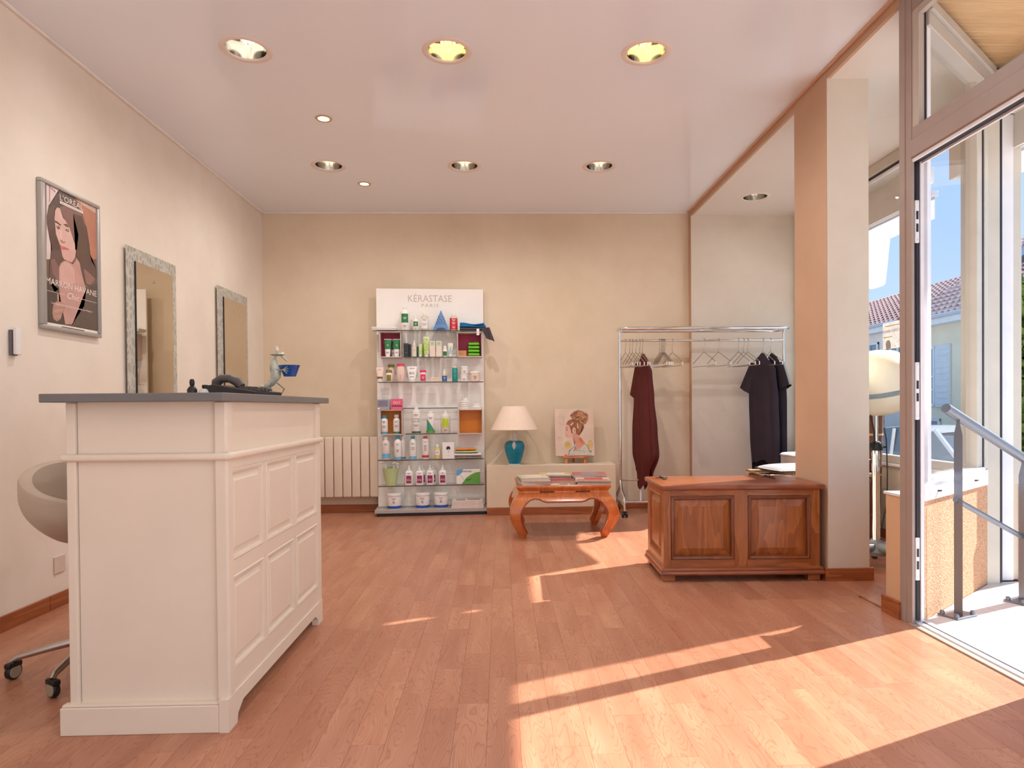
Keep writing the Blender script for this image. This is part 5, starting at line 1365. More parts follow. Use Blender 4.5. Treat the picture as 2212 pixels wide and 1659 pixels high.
def bottle(u, w, h, sh, label, prof='round', body=None, cap=None, capf=(0.30, 0.13), lab=(), txt=(), v=0.085, sy=1.0, group='hair products on the display', neck=0.0, pump=False, name='product_bottle', cat='bottle'):
    z = sh if isinstance(sh, float) else SZ[sh]
    t = item(u, v, z + 0.0004, name, label, cat, group)
    r = w / 2; hb = h * (1 - capf[1])
    bm = B(); lathe(bm, [(a * r, b * hb) for a, b in PROF[prof]], 24, sy=sy); obj('body', bm, body or BWH, t, True)
    cr = r * capf[0] * (1.0 if capf[0] > 0.9 else 1.15)
    bm = B()
    cp_ = [(0, hb), (cr, hb), (cr * 1.02, hb + h * capf[1] * 0.15), (cr * 0.96, h - 0.002), (cr * 0.8, h), (0, h)]
    if pump: cp_ = [(0, hb), (cr, hb), (cr, hb + h * capf[1] * 0.35), (cr * 0.5, hb + h * capf[1] * 0.4), (cr * 0.42, h * 0.98), (0, h)]
    lathe(bm, cp_, 18, sy=sy if capf[0] > 0.6 else 1.0); obj('cap', bm, cap or WHITE, t, True)
    fn = wrap(prof, r, hb, sy)
    for (z0, z1, m, half, *dg) in lab:
        bm = B(); band(bm, fn, -half * r, half * r, z0 * hb, z1 * hb, 24, bool(dg)); lb = obj('label', bm, m, t, True, fixn=False)
    fn2 = wrap(prof, r, hb, sy, 0.0020)
    for (s, zf, ch, wd, m) in txt:
        bm = B()
        if s == '=':
            for q in range(3): band(bm, fn2, -wd * r * (1 - 0.2 * q), wd * r * (1 - 0.2 * q), zf * hb - q * ch * 1.3, zf * hb - q * ch * 1.3 + ch * 0.42, 12)
        else: put_text(bm, s, lambda a, b: fn2(a, zf * hb + b), ch, wd * 2 * r)
        obj('lettering', bm, m, t, fixn=False)
    return t
def tubec(u, w, h, sh, label, body, capm=None, lab=(), txt=(), v=0.085, name='cream_tube', group='hair products on the display', caph=0.14):
    z = SZ[sh] if not isinstance(sh, float) else sh
    t = item(u, v, z + 0.0004, name, label, 'tube', group)
    bm = B()
    r0 = w * 0.36
    def sec(f):   # half width, half depth
        e = min(1, f)
        return (r0 + (w / 2 - r0) * e, r0 * (1 - e) + 0.002 * e)
    def fn(a, b):
        an = 2 * math.pi * a; hw_, hd = sec(b)
        return (hw_ * math.cos(an), hd * math.sin(an), h * caph + (h - h * caph) * b)
    grid(bm, fn, 24, 8, cu=True); obj('body', bm, body, t, True)
    bm = B(); box(bm, -w / 2, w / 2, -0.0025, 0.0025, h * 0.955, h); obj('crimp', bm, body, t)
    bm = B(); lathe(bm, [(0, 0), (r0 * 0.92, 0), (r0 * 0.96, h * caph), (0, h * caph)], 20); obj('cap', bm, capm or WHITE, t, True)
    def face(x, zz, off=0.0008):
        f = (zz - h * caph) / (h - h * caph); hw_, hd = sec(max(0, f))
        q = max(-1, min(1, x / hw_))
        return (x, -hd * math.sqrt(max(0, 1 - q * q)) - off, zz)
    for (z0, z1, m, half) in lab:
        bm = B(); grid(bm, lambda a, b: face((a * 2 - 1) * half * (sec((z0 + (z1 - z0) * b - caph) / (1 - caph))[0]), h * (z0 + (z1 - z0) * b)), 10, 5); obj('label', bm, m, t, True, fixn=False)
    for (s, zf, ch, wd, m, rot) in txt:
        bm = B()
        if rot: put_text(bm, s, lambda a, b: face(-b + ch / 2, h * zf + a, 0.0016), ch, wd)
        elif s == '=':
            for q in range(3): box(bm, -wd / 2 * (1 - .2 * q), wd / 2 * (1 - .2 * q), *sorted((face(0, h * zf)[1] - 0.001, face(0, h * zf)[1] + 0.003)), h * zf - q * ch * 1.3, h * zf - q * ch * 1.3 + ch * 0.42)
        else: put_text(bm, s, lambda a, b: face(a, h * zf + b, 0.0016), ch, wd)
        obj('lettering', bm, m, t, fixn=False)
    return t
def carton(u, w, h, d, sh, label, m, v=0.08, prints=(), txt=(), group='hair products on the display', name='product_box', rz=0.0, cat='box'):
    z = SZ[sh] if not isinstance(sh, float) else sh
    t = item(u, v, z + 0.0004, name, label, cat, group)
    t.rotation_euler = (0, 0, DA + rz)
    bm = B(); box(bm, -w / 2, w / 2, -d / 2, d / 2, 0, h, 0.001, 1); obj('body', bm, m, t)
    q = -d / 2
    for poly, pm in prints:
        q -= 0.0004
        bm = B(); flat_poly(bm, [(a * w - w / 2, b * h) for a, b in poly], lambda a, b, e=q: (a, e, b)); obj('print', bm, pm, t, fixn=False)
    for (s, fx, zf, ch, wd, tm) in txt:
        bm = B(); put_text(bm, s, lambda a, b, e=q: (fx * w + a, e - 0.0005, zf * h + b), ch, wd); obj('lettering', bm, tm, t, fixn=False)
    return t
GRN = C_((36, 122, 66)); TEAL = C_((64, 160, 180)); RED = C_((206, 50, 62)); PINK = C_((226, 60, 100)); OLV = C_((140, 122, 40)); LIME = C_((190, 210, 50)); BLU = C_((36, 104, 170)); SKY = C_((110, 180, 220)); TXW = C_((246, 240, 236)); PURP = C_((150, 36, 96)); GRASS = C_((96, 160, 60)); NAVY = C_((30, 34, 66)); TUR = C_((24, 150, 142)); RYB = C_((36, 84, 176)); PCH = C_((232, 206, 190))
RECT = lambda a, b, c, d: [(a, c), (b, c), (b, d), (a, d)]
# shelf 1
t = item(0.0910, 0.10, SZ[1] + 0.0005, 'folded_towel', 'thin folded white cloth at left end of the top shelf', 'towel', 'towels on the display')
bm = B(); box(bm, -0.118, 0.118, -0.06, 0.06, 0, 0.014, 0.006, 3); box(bm, -0.122, 0.116, -0.062, 0.058, 0.0145, 0.030, 0.007, 3); obj('cloth', bm, C_((238, 226, 222), 0.9), t, True)
bottle(0.2854, 0.0928, 0.2244, 1, 'large white bottle with green label on the top shelf', 'round', lab=[(0.36, 0.78, GRN, 0.75)], capf=(0.34, 0.10), txt=[('=', 0.60, 0.006, 0.4, TXW), ('=', 0.22, 0.005, 0.35, INK)])
bottle(0.3870, 0.0574, 0.1496, 1, 'small white bottle with green label beside the large green one', 'shoulder', lab=[(0.35, 0.75, GRN, 0.85)], capf=(0.50, 0.24), txt=[('=', 0.58, 0.005, 0.4, TXW), ('=', 0.20, 0.004, 0.35, INK)])
bottle(0.4710, 0.0751, 0.1716, 1, 'clear bottle with white label between green bottle and blue pyramid', 'round', BCL, lab=[(0.12, 0.78, BWH, 1.2)], capf=(0.30, 0.12), txt=[('=', 0.70, 0.006, 0.55, INK), ('=', 0.42, 0.007, 0.60, INK)])
t = item(0.6278, 0.10, SZ[1] + 0.0005, 'blue_pyramid', 'blue perforated pyramid shaped stand on the top shelf', 'stand', None)
bm = B()
hw = 0.1591 / 2; hh = 0.2024
ap = bm.verts.new((0, 0, hh)); bs = [bm.verts.new((sx_ * hw, sy_ * 0.06, 0)) for sx_, sy_ in ((-1, -1), (1, -1), (1, 1), (-1, 1))]
for i in range(4): bm.faces.new((bs[i], bs[(i + 1) % 4], ap))
bm.faces.new(bs[::-1]); obj('body', bm, C_((62, 116, 172)), t)
bm = B()
for row in range(6):
    n = 2 + row // 2 + (row % 2) * 0
    zz = hh * (0.68 - 0.075 * row); half = hw * (1 - zz / hh) * 0.72
    for k in range(n):
        x = -half + 2 * half * k / (n - 1) + (0.006 if row % 2 else -0.004)
        y = -0.06 * (1 - zz / hh)
        vs = lathe(bm, [(0.0058, 0), (0, 0.0001)], 8); xform(vs, Matrix.Translation((x, y - 0.0008, zz)) @ Matrix.Rotation(math.pi / 2 - math.atan(0.06 / hh), 4, 'X'))
obj('hole', bm, C_((22, 40, 72)), t)
bm = B(); grid(bm, lambda a, b: (hw * 0.62 * math.cos(math.pi * a) * (1 - 0 * b), -0.0612 + 0.06 * (hw * 0.34 * math.sin(math.pi * a) * b) / hh, hw * 0.34 * math.sin(math.pi * a) * b), 16, 2); obj('arch', bm, C_((22, 40, 72)), t)
bottle(0.7493, 0.0751, 0.1760, 1, 'bottle with red label right of the blue pyramid', 'round', BCL, lab=[(0.06, 0.78, RED, 1.3)], capf=(0.36, 0.14), txt=[('=', 0.70, 0.006, 0.5, TXW), ('=', 0.50, 0.006, 0.5, TXW), ('=', 0.22, 0.005, 0.4, TXW)])
t = item(0.9327, 0.09, SZ[1] + 0.0005, 'folded_towel', 'blue towel folded over dark grey cloth at right of top shelf', 'towel', 'towels on the display')
rt = random.Random(2)
def fold(bm, w, d, z0, th, amp, ph, x0=0.0):
    def f(a, b):
        an = 2 * math.pi * b
        x = x0 + (a - 0.5) * w
        return (x, d * math.copysign(abs(math.cos(an)) ** 0.6, math.cos(an)), z0 + th * (0.5 + 0.5 * math.copysign(abs(math.sin(an)) ** 0.6, math.sin(an))) + amp * math.sin(6 * a + ph) * (0.5 + 0.5 * math.sin(an)))
    grid(bm, f, 24, 14, cv=True)
bm = B(); fold(bm, 0.25, 0.06, 0.030, 0.022, 0.008, 0.4); fold(bm, 0.235, 0.055, 0.050, 0.020, 0.009, 1.2, -0.005); obj('blue_fold', bm, C_((24, 112, 168), 0.9), t, True)
bm = B(); fold(bm, 0.22, 0.055, 0.0, 0.030, 0.002, 2.0, -0.015)
def drape(a, b):
    x = 0.075 + 0.085 * a + 0.05 * b; z = 0.026 - 0.105 * b - 0.03 * a * b
    return (x, -0.066 - 0.010 * math.sin(9 * a + 2 * b), z)
r_ = grid(bm, drape, 12, 10); obj('grey_fold', bm, C_((74, 66, 68), 0.9), t, True)
bm = B(); box(bm, 0.035, 0.060, -0.080, -0.078, -0.050, 0.012); tg = obj('tag', bm, TXW, t)
bm = B(); box(bm, 0.044, 0.048, -0.0806, -0.0801, -0.044, -0.008); obj('tag_print', bm, C_((196, 120, 150)), tg)
# purple cubby left
Z2 = 1.5222
for (a, b, vv, lb) in ((0.1175, 0.0663, 0.10, 'left green and white tube in the left purple cubby'), (0.1661, 0.0574, 0.16, 'rear green and white tube in the left purple cubby'), (0.2036, 0.0707, 0.10, 'right green and white tube in the left purple cubby')):
    tubec(a, b, 0.1716, Z2, lb, BWH, lab=[(0.42, 0.955, GRN, 0.98)], txt=[('=', 0.66, 0.006, 0.02, TXW, 0), ('=', 0.25, 0.005, 0.03, INK, 0)], v=vv, group='green and white tubes', caph=0.10)
# shelf 2
carton(0.2920, 0.0442, 0.1320, 0.035, 2, 'black carton at the left end of the middle second shelf', C_((40, 38, 42)), prints=[(RECT(0.1, 0.9, 0.92, 0.97), INK)], txt=[('=', 0, 0.3, 0.004, 0.02, TXW)])
carton(0.3229, 0.0265, 0.1276, 0.03, 2, 'black carton standing right behind the first black carton', C_((30, 28, 32)), v=0.125)
bottle(0.3693, 0.0486, 0.1628, 2, 'clear pump spray bottle with olive label on second shelf', 'shoulder', BCL, lab=[(0.05, 0.85, C_((222, 214, 196)), 1.0)], capf=(0.5, 0.30), pump=True, txt=[('=', 0.6, 0.006, 0.3, OLV)])
carton(0.3980, 0.0177, 0.1056, 0.03, 2, 'thin dark green box behind the spray bottle', C_((24, 100, 60)), v=0.13)
tubec(0.4290, 0.0353, 0.1232, 2, 'short white tube with green vertical lettering on second shelf', BWH, lab=[(0.2, 0.97, C_((176, 206, 104)), 0.95)], txt=[('GWNG', 0.58, 0.020, 0.085, TXW, 1)], v=0.07)
carton(0.4533, 0.0221, 0.1320, 0.035, 2, 'bright green box between the two lettered tubes', C_((140, 180, 50)), v=0.125)
tubec(0.4864, 0.0619, 0.1980, 2, 'tall pale tube with large vertical lettering on second shelf', C_((226, 226, 190)), lab=[(0.10, 0.9, C_((168, 200, 88)), 0.75)], txt=[('GWNC', 0.50, 0.036, 0.145, TXW, 1)], v=0.075, caph=0.12)
for a, b, lb in ((0.5439, 0.0530, 'left of two cream boxes with clear green tops'), (0.6057, 0.0530, 'right of two cream boxes with clear green tops')):
    carton(a, b, 0.1540, 0.05, 2, lb, C_((232, 214, 198)), prints=[(RECT(0, 1, 0.68, 1.0), C_((206, 212, 190))), ([(0.5 + 0.3 * math.cos(q), 0.84 + 0.10 * math.sin(q)) for q in [k * 0.785 for k in range(8)]], C_((176, 190, 150)))], txt=[('=', 0, 0.45, 0.004, 0.03, C_((190, 160, 150)))], group='cream boxes on the second shelf')
bottle(0.6632, 0.0442, 0.1100, 2, 'small white bottle with green label on second shelf right', 'shoulder', lab=[(0.15, 0.70, GRN, 0.9)], capf=(0.6, 0.30))
tubec(0.7162, 0.0530, 0.1364, 2, 'pale grey tube with teal script at right of second shelf', C_((226, 222, 214)), lab=[(0.2, 0.5, C_((170, 206, 200)), 0.8)], txt=[('VAL', 0.55, 0.016, 0.06, C_((70, 130, 140)), 1)], v=0.08)
carton(0.8266, 0.0884, 0.0550, 0.06, 1.5262, 'small kraft paper box in the right purple cubby', C_((196, 136, 86)), v=0.105, txt=[('=', 0, 0.4, 0.010, 0.03, C_((130, 80, 44)))])
zz = 1.5262
for k in range(4):
    t = item(0.9415, 0.11, zz, 'green_pouch', 'bright green pouch %s in the right purple cubby stack' % ['at the bottom', 'second from bottom', 'third from bottom', 'on top'][k], 'pouch', 'stacked green pouches')
    w_ = 0.1237 * (1 - 0.03 * k)
    bm = B(); fold(bm, w_ * 0.86, 0.05, 0.002, 0.030, 0.001, k); box(bm, -w_ / 2, w_ / 2, -0.045, 0.045, 0.013, 0.017, 0.001, 1)
    obj('body', bm, C_((104, 186, 30), 0.3), t, True)
    zz += 0.034
# shelf 3
tubec(0.0423, 0.0751, 0.1408, 3, 'cream tube with brown band at left of third shelf', C_((236, 214, 196)), lab=[(0.22, 0.36, C_((126, 92, 60)), 0.9)], v=0.08, txt=[('=', 0.85, 0.004, 0.03, C_((176, 140, 120)), 0)])
bottle(0.1440, 0.0663, 0.1716, 3, 'tall white bottle with olive cap behind a short olive one', 'oval', PCH, OLV, (0.95, 0.16), v=0.135, sy=0.6)
bottle(0.1285, 0.0619, 0.1144, 3, 'short olive bottle in front of the tall olive capped one', 'oval', BWH, OLV, (0.95, 0.22), v=0.07, sy=0.6, lab=[(0.08, 0.75, OLV, 0.75)])
bottle(0.2390, 0.0795, 0.1760, 3, 'white bottle with pink red cap on third shelf', 'oval', PCH, PINK, (0.92, 0.14), sy=0.55, txt=[('=', 0.42, 0.006, 0.18, PINK), ('=', 0.25, 0.006, 0.15, PINK)])
tubec(0.3472, 0.1016, 0.1496, 3, 'wide white tube with black lettering on third shelf', BWH, txt=[('BIS', 0.48, 0.024, 0.045, INK, 0), ('=', 0.88, 0.005, 0.05, INK, 0), ('=', 0.33, 0.004, 0.04, INK, 0)], v=0.085)
bottle(0.4511, 0.0619, 0.1144, 3, 'small pink bottle in the middle of third shelf', 'oval', BWH, PINK, (0.95, 0.2), sy=0.6, lab=[(0.08, 0.80, PINK, 0.9)], txt=[('=', 0.5, 0.006, 0.4, TXW)])
carton(0.5660, 0.0795, 0.0418, 0.05, 3, 'low cream box lying on third shelf', C_((232, 204, 180)), txt=[('=', 0, 0.55, 0.006, 0.05, OLV)])
bottle(0.6565, 0.0486, 0.1232, 3, 'little blue label bottle with white spray top on third shelf', 'shoulder', C_((226, 190, 150)), WHITE, (0.55, 0.36), lab=[(0.06, 0.72, BLU, 1.2)], txt=[('=', 0.5, 0.006, 0.4, TXW)], pump=True)
bottle(0.7560, 0.0530, 0.1716, 3, 'slim teal bottle with clear top on third shelf', 'round', TUR, C_((200, 196, 190)), (0.5, 0.10), lab=[(0.86, 0.99, BCL, 1.4)], txt=[('=', 0.7, 0.008, 0.3, C_((120, 214, 206))), ('=', 0.4, 0.008, 0.3, C_((120, 214, 206)))])
bottle(0.8443, 0.0707, 0.0748, 3, 'white jar under another jar at right of third shelf', 'jar', BWH, WHITE, (1.03, 0.22), txt=[('=', 0.45, 0.006, 0.4, INK)], name='cream_jar', cat='jar', group='white jars on the display')
bottle(0.8487, 0.0707, 0.0748, SZ[3] + 0.0748 + 0.0008, 'white jar stacked on top of another on third shelf', 'jar', BWH, WHITE, (1.03, 0.22), txt=[('=', 0.45, 0.006, 0.4, INK)], name='cream_jar', cat='jar', group='white jars on the display')
bottle(0.9504, 0.0972, 0.1012, 3, 'wide white jar at the right end of third shelf', 'jar', PCH, WHITE, (1.03, 0.22), txt=[('=', 0.62, 0.010, 0.35, INK)], name='cream_jar', cat='jar', group='white jars on the display')
# shelf 4 and the orange cubbies
Z4 = 1.0158
carton(0.0733, 0.1193, 0.0968, 0.09, Z4, 'clear grey accessory box on the left orange cubby', C_((168, 160, 166), 0.15), v=0.11, prints=[(RECT(0.08, 0.85, 0.3, 0.9), C_((130, 124, 140))), (RECT(0.05, 0.22, 0.03, 0.18), TXW)])
carton(0.1992, 0.1060, 0.1012, 0.09, Z4, 'pink box on the left orange cubby', C_((232, 96, 126)), v=0.11, prints=[(RECT(0.04, 0.96, 0.26, 0.40), C_((120, 56, 80)))], txt=[('OLLY', 0, 0.56, 0.022, 0.07, TXW)])
for k, (a, b, h_, z_) in enumerate(((0.8465, 0.0928, 9, 0), (0.8454, 0.0950, 9, 9), (0.8576, 0.0530, 7, 18))):
    bottle(a, b, 0.0044 * h_ - 0.001, Z4 + 0.0044 * z_ + 0.0004, ['low white jar at the bottom of the fourth shelf pile', 'low white jar in the middle of the fourth shelf pile', 'small white jar on top of the fourth shelf pile'][k], 'jar', BWH, WHITE, (1.04, 0.4), v=0.10, name='cream_jar', cat='jar', group='white jars on the display')
for k, (a, b, h_, z_) in enumerate(((0.9636, 0.0972, 6, 0), (0.9658, 0.0751, 5.5, 6))):
    bottle(a, b, 0.0044 * h_ - 0.001, Z4 + 0.0044 * z_ + 0.0004, ['flat white lid beneath a smaller lid right of jar pile', 'flat smaller white lid lying on the wider lid'][k], 'jar', BWH, WHITE, (1.04, 0.4), v=0.10, name='jar_lid', cat='lid', group='white lids on the display')
Z5 = 0.7824
GRB = [(0.03, 0.10, TEAL, 1.4)]
bottle(0.0755, 0.0707, 0.1804, Z5, 'white bottle with teal cap in the left orange cubby', 'round', BWH, TEAL, (0.80, 0.12), lab=[(0.02, 0.12, TEAL, 1.4)], txt=[('=', 0.75, 0.005, 0.5, INK), ('=', 0.48, 0.007, 0.5, INK)], v=0.11)
bottle(0.1926, 0.0663, 0.1848, Z5, 'white bottle with white cap in the left orange cubby', 'round', BWH, WHITE, (0.62, 0.13), lab=[(0.02, 0.12, C_((40, 120, 90)), 1.4)], txt=[('=', 0.75, 0.005, 0.5, INK), ('=', 0.50, 0.007, 0.5, INK)], v=0.11)
bottle(0.3815, 0.0862, 0.2640, 5, 'largest white bottle with black lettering on the middle fifth shelf', 'shoulder', BWH, WHITE, (0.42, 0.14), lab=[(0.02, 0.09, C_((50, 90, 60)), 1.4)], txt=[('=', 0.80, 0.006, 0.5, INK), ('COTTON', 0.58, 0.014, 0.85, INK), ('SNOW MIST', 0.48, 0.014, 0.9, INK), ('=', 0.36, 0.005, 0.6, INK)])
bottle(0.5196, 0.0840, 0.2156, 5, 'white bottle with diagonal green label on the fifth shelf', 'shoulder', BWH, WHITE, (0.45, 0.12), lab=[(0.02, 0.15, GRASS, 1.4), (0.15, 0.74, C_((60, 150, 120)), 0.95, 1)], txt=[('=', 0.80, 0.005, 0.5, INK)])
bottle(0.6610, 0.0928, 0.2200, 5, 'clear bottle with lime label on the fifth shelf', 'round', C_((226, 218, 206), 0.12), WHITE, (0.30, 0.11), lab=[(0.30, 0.72, LIME, 0.7)], txt=[('=', 0.17, 0.005, 0.3, INK)])
# shelf 5 (glass shelf below the orange cubbies)
bottle(0.0910, 0.0751, 0.2200, 6, 'frosted bottle with light blue band at left of sixth shelf', 'round', C_((226, 214, 204), 0.2), WHITE, (0.46, 0.12), lab=[(0.08, 0.30, SKY, 1.4)], txt=[('=', 0.78, 0.005, 0.4, INK)])
bottle(0.2036, 0.0707, 0.2244, 6, 'white bottle with blue cap in front of another on sixth shelf', 'round', BWH, TEAL, (0.48, 0.12), lab=[(0.02, 0.13, SKY, 1.4)], txt=[('=', 0.76, 0.005, 0.4, INK), ('=', 0.46, 0.007, 0.45, INK)])
bottle(0.2434, 0.0619, 0.2200, 6, 'white bottle partly hidden behind the blue capped one', 'round', BWH, WHITE, (0.48, 0.12), v=0.150, lab=[(0.02, 0.10, C_((60, 130, 130)), 1.4)])
bottle(0.3472, 0.0663, 0.2244, 6, 'white bottle with blue cap standing alone on sixth shelf', 'round', BWH, TEAL, (0.50, 0.12), lab=[(0.02, 0.15, SKY, 1.4)], txt=[('=', 0.78, 0.005, 0.5, INK), ('TAIR', 0.55, 0.010, 0.6, INK), ('HAIR', 0.47, 0.010, 0.6, INK)])
bottle(0.4665, 0.0663, 0.2200, 6, 'white bottle with red cap and red base on sixth shelf', 'shoulder', BWH, RED, (0.52, 0.10), lab=[(0.08, 0.19, RED, 1.4)], txt=[('=', 0.86, 0.005, 0.5, OLV), ('=', 0.66, 0.010, 0.45, INK), ('=', 0.48, 0.006, 0.45, RED)])
bottle(0.5814, 0.0619, 0.1408, 6, 'small clear bottle of yellow oil on sixth shelf', 'round', C_((214, 196, 120), 0.12), WHITE, (0.50, 0.18), lab=[(0.32, 0.75, BWH, 0.9)], txt=[('=', 0.58, 0.004, 0.4, INK)])
carton(0.6864, 0.1127, 0.1584, 0.06, 6, 'white box with black jellyfish emblem on sixth shelf', BWH, prints=[([(0.5 + 0.17 * math.cos(q), 0.66 + 0.11 * math.sin(q)) for q in [k * math.pi / 8 for k in range(9)]] + [(0.33, 0.56), (0.42, 0.56), (0.42, 0.60), (0.58, 0.60), (0.58, 0.56), (0.67, 0.56)], NAVY), (RECT(0.48, 0.52, 0.34, 0.60), C_((150, 170, 190)))], txt=[('=', 0, 0.2, 0.004, 0.04, INK)])
zz = SZ[6] + 0.0005
for k, (w_, rgb, hh_, lb) in enumerate(((0.255, (150, 136, 130), 0.020, 'grey towel at the bottom of the sixth shelf towel pile'), (0.262, (230, 224, 214), 0.026, 'white towel second from bottom in the sixth shelf pile'), (0.215, (188, 206, 150), 0.022, 'pale green towel below the orange one in pile'), (0.195, (230, 138, 60), 0.020, 'orange towel on top of the sixth shelf pile'))):
    t = item(0.8797 - 0.008 * k, 0.11, zz, 'folded_towel', lb, 'towel', 'towels on the display')
    bm = B(); fold(bm, w_, 0.055, 0, hh_, 0.002, k * 1.3); obj('cloth', bm, C_(rgb, 0.9), t, True); zz += hh_ + 0.0035
# shelf 6: bucket of sprayers, number six bottles, card box
t = item(0.1329, 0.10, SZ[7] + 0.0005, 'green_bucket', 'pale green bucket holding white spray heads on lowest glass shelf', 'bucket', None)
bm = B(); lathe(bm, [(0, 0), (0.052, 0), (0.076, 0.1628), (0.079, 0.1628), (0.079, 0.1672), (0.074, 0.1672), (0.049, 0.004), (0, 0.004)], 32); obj('body', bm, C_((190, 206, 150), 0.5), t, True)
SPR = M('sprayer_white', (240, 238, 234), 0.3)
def sprayer(dx, dz, rz, label):
    t = item(0.1329 + dx, 0.10, SZ[7] + 0.010, 'spray_bottle', label, 'spray bottle', 'spray bottles in the green bucket')
    t.rotation_euler = (0, 0, rz)
    bm = B(); lathe(bm, [(0, 0), (0.018, 0), (0.018, 0.11), (0.010, 0.125)], 14); obj('body', bm, SPR, t, True)
    bm = B(); z0 = dz
    tube(bm, [(0, 0, 0.12), (0, 0, z0)], 0.010, 10); tube(bm, [(0.012, 0, z0 + 0.008), (-0.02, 0, z0 + 0.016), (-0.058, 0, z0 + 0.006)], [0.012, 0.014, 0.008], 10); tube(bm, [(-0.035, 0, z0 - 0.002), (-0.048, 0, z0 - 0.026), (-0.046, 0, z0 - 0.045)], 0.005, 8)
    obj('trigger_head', bm, SPR, t, True)
sprayer(-0.046, 0.200, 0.1, 'white spray head leaning left out of the green bucket')
sprayer(0.030, 0.188, 2.6, 'white spray head turned right in the green bucket')
for k, (a, b, vv) in enumerate(((0.3075, 0.0751, 0.075), (0.4091, 0.0751, 0.075), (0.5085, 0.0751, 0.075), (0.6300, 0.0751, 0.075), (0.4334, 0.0707, 0.145), (0.5372, 0.0663, 0.145))):
    lb = ['first from left of the front white bottles with purple labels', 'second from left of the front white bottles with purple labels', 'third from left of the front white bottles with purple labels', 'rightmost of the front white bottles with purple labels', 'rear white bottle behind the second purple label bottle', 'rear white bottle behind the third purple label bottle'][k]
    bottle(a, b, 0.1892, 7, lb, 'flat', BWH, WHITE, (0.42, 0.26), lab=[(0.14, 0.66, PURP, 0.68)], txt=[('=', 0.82, 0.004, 0.42, INK), ('N°6', 0.28, 0.022, 0.45, TXW)], v=vv, sy=0.7, group='white bottles with purple labels', pump=True)
carton(0.8764, 0.2276, 0.1408, 0.03, 7, 'white, blue and green box at right of lowest glass shelf', BWH, v=0.10, prints=[([(0, 1), (0, 0.55), (0.08, 0.58), (0.17, 0.68), (0.24, 0.80), (0.29, 1)], C_((90, 170, 220))), ([(0.22, 0), (1, 0), (1, 0.80), (0.80, 0.76), (0.60, 0.62), (0.42, 0.42)], GRASS), ([(0.05, 0.88), (0.075, 0.88), (0.36, 0.22), (0.34, 0.22)], C_((176, 190, 120))), ([(0.34, 0.26), (0.45, 0.33), (0.66, 0.36), (0.60, 0.26), (0.48, 0.19)], C_((60, 130, 40)))], txt=[('naturea', -0.05, 0.82, 0.018, 0.085, INK)])
for k, (a, b) in enumerate(((0.1661, 0.1370), (0.4356, 0.1370), (0.6123, 0.1370))):
    bottle(a, b, 0.1496, 0.0625, ['left white tub with blue band on the display base', 'middle white tub with blue band on the display base', 'right white tub with blue band on the display base'][k], 'tub', BWH, WHITE, (1.06, 0.16), lab=[(0.06, 0.26, RYB, 1.5)], txt=[('=', 0.84, 0.005, 0.35, INK), ('6', 0.46, 0.030, 0.16, C_((120, 130, 134)))], v=0.085, name='product_tub', cat='tub', group='white tubs with blue bands')
zz = 0.0625
for k in range(4):
    t = item(0.8664 + 0.004 * math.sin(k * 2.1), 0.09, zz, 'leaflet_stack', 'bundle of papers %s on the display base' % ['at the bottom of pile', 'second from bottom in pile', 'third from bottom in pile', 'on top of pile'][k], 'papers', 'paper bundles on the display base')
    hh_ = (0.026, 0.016, 0.014, 0.014)[k]
    bm = B(); box(bm, -0.155 + 0.004 * k, 0.155 - 0.003 * k, -0.075, 0.075, 0, hh_, 0.001, 1); obj('sheets', bm, M('papers', (226, 210, 198), 0.7, var=0.1, scale=60), t)
    if k == 3:
        bm = B(); box(bm, -0.11, -0.02, -0.06, 0.04, hh_, hh_ + 0.0006); box(bm, 0.0, 0.12, -0.05, 0.05, hh_, hh_ + 0.0006); obj('print', bm, M('paper_print', (176, 150, 140), 0.6, var=0.3, scale=50), t)
    zz += hh_ + 0.0006

# ------------------------------------------------------------------ outside the door: landing, railing, soffit, awnings
bm = B(); box(bm, XF + 0.062, 4.6, 0.4, 3.0, -0.75, -0.012); box(bm, 2.78, 4.6, 3.0, 3.69, -0.75, -0.012)
prism(bm, [(XF + 0.062, 3.0), (2.78, 3.0), (2.78, 3.65), (2.02, 3.05)], lambda a, b: (a, b, -0.012), lambda a, b: (a, b, -0.75))
land = struct('landing', bm, M('landing_bed', (176, 170, 162), 0.9))
STONE = M('pale_stone', (232, 226, 218), 0.7, var=0.06, scale=20, bump=0.15, bscale=60)
def clip_diag(pts):
    # keep the part of a tile in front of the corner window wall
    out = []
    def f(p): return (p[0] - A2.x) * DN.x + (p[1] - A2.y) * DN.y + 0.004
    for a, b in zip(pts, pts[1:] + pts[:1]):
        fa, fb = f(a), f(b)
        if fa <= 0: out.append(a)
        if fa * fb < 0:
            s = fa / (fa - fb); out.append((a[0] + (b[0] - a[0]) * s, a[1] + (b[1] - a[1]) * s))
    return out
for i in range(6):
    for j in range(8):
        x0, x1 = XF + 0.092 + 0.45 * i, XF + 0.092 + 0.45 * (i + 1); y0_, y1_ = 0.4 + 0.45 * j, 0.4 + 0.45 * (j + 1)
        y1_ = min(y1_, 3.69); x1 = min(x1, 4.6)
        if y1_ - y0_ < 0.05: continue
        pts = [(x0 + 0.0015, y0_ + 0.0015), (x1 - 0.0015, y0_ + 0.0015), (x1 - 0.0015, y1_ - 0.0015), (x0 + 0.0015, y1_ - 0.0015)]
        if x0 < 2.78: pts = clip_diag(pts)
        if len(pts) < 3: continue
        bm = B(); prism(bm, pts, lambda a, b: (a, b, -0.004), lambda a, b: (a, b, -0.012)); obj('stone_tile', bm, STONE, land)
t = thing('entrance_railing', 'grey metal stair railing on the stone landing outside the door', 'railing', (2.214, 3.112, -0.004), 0)
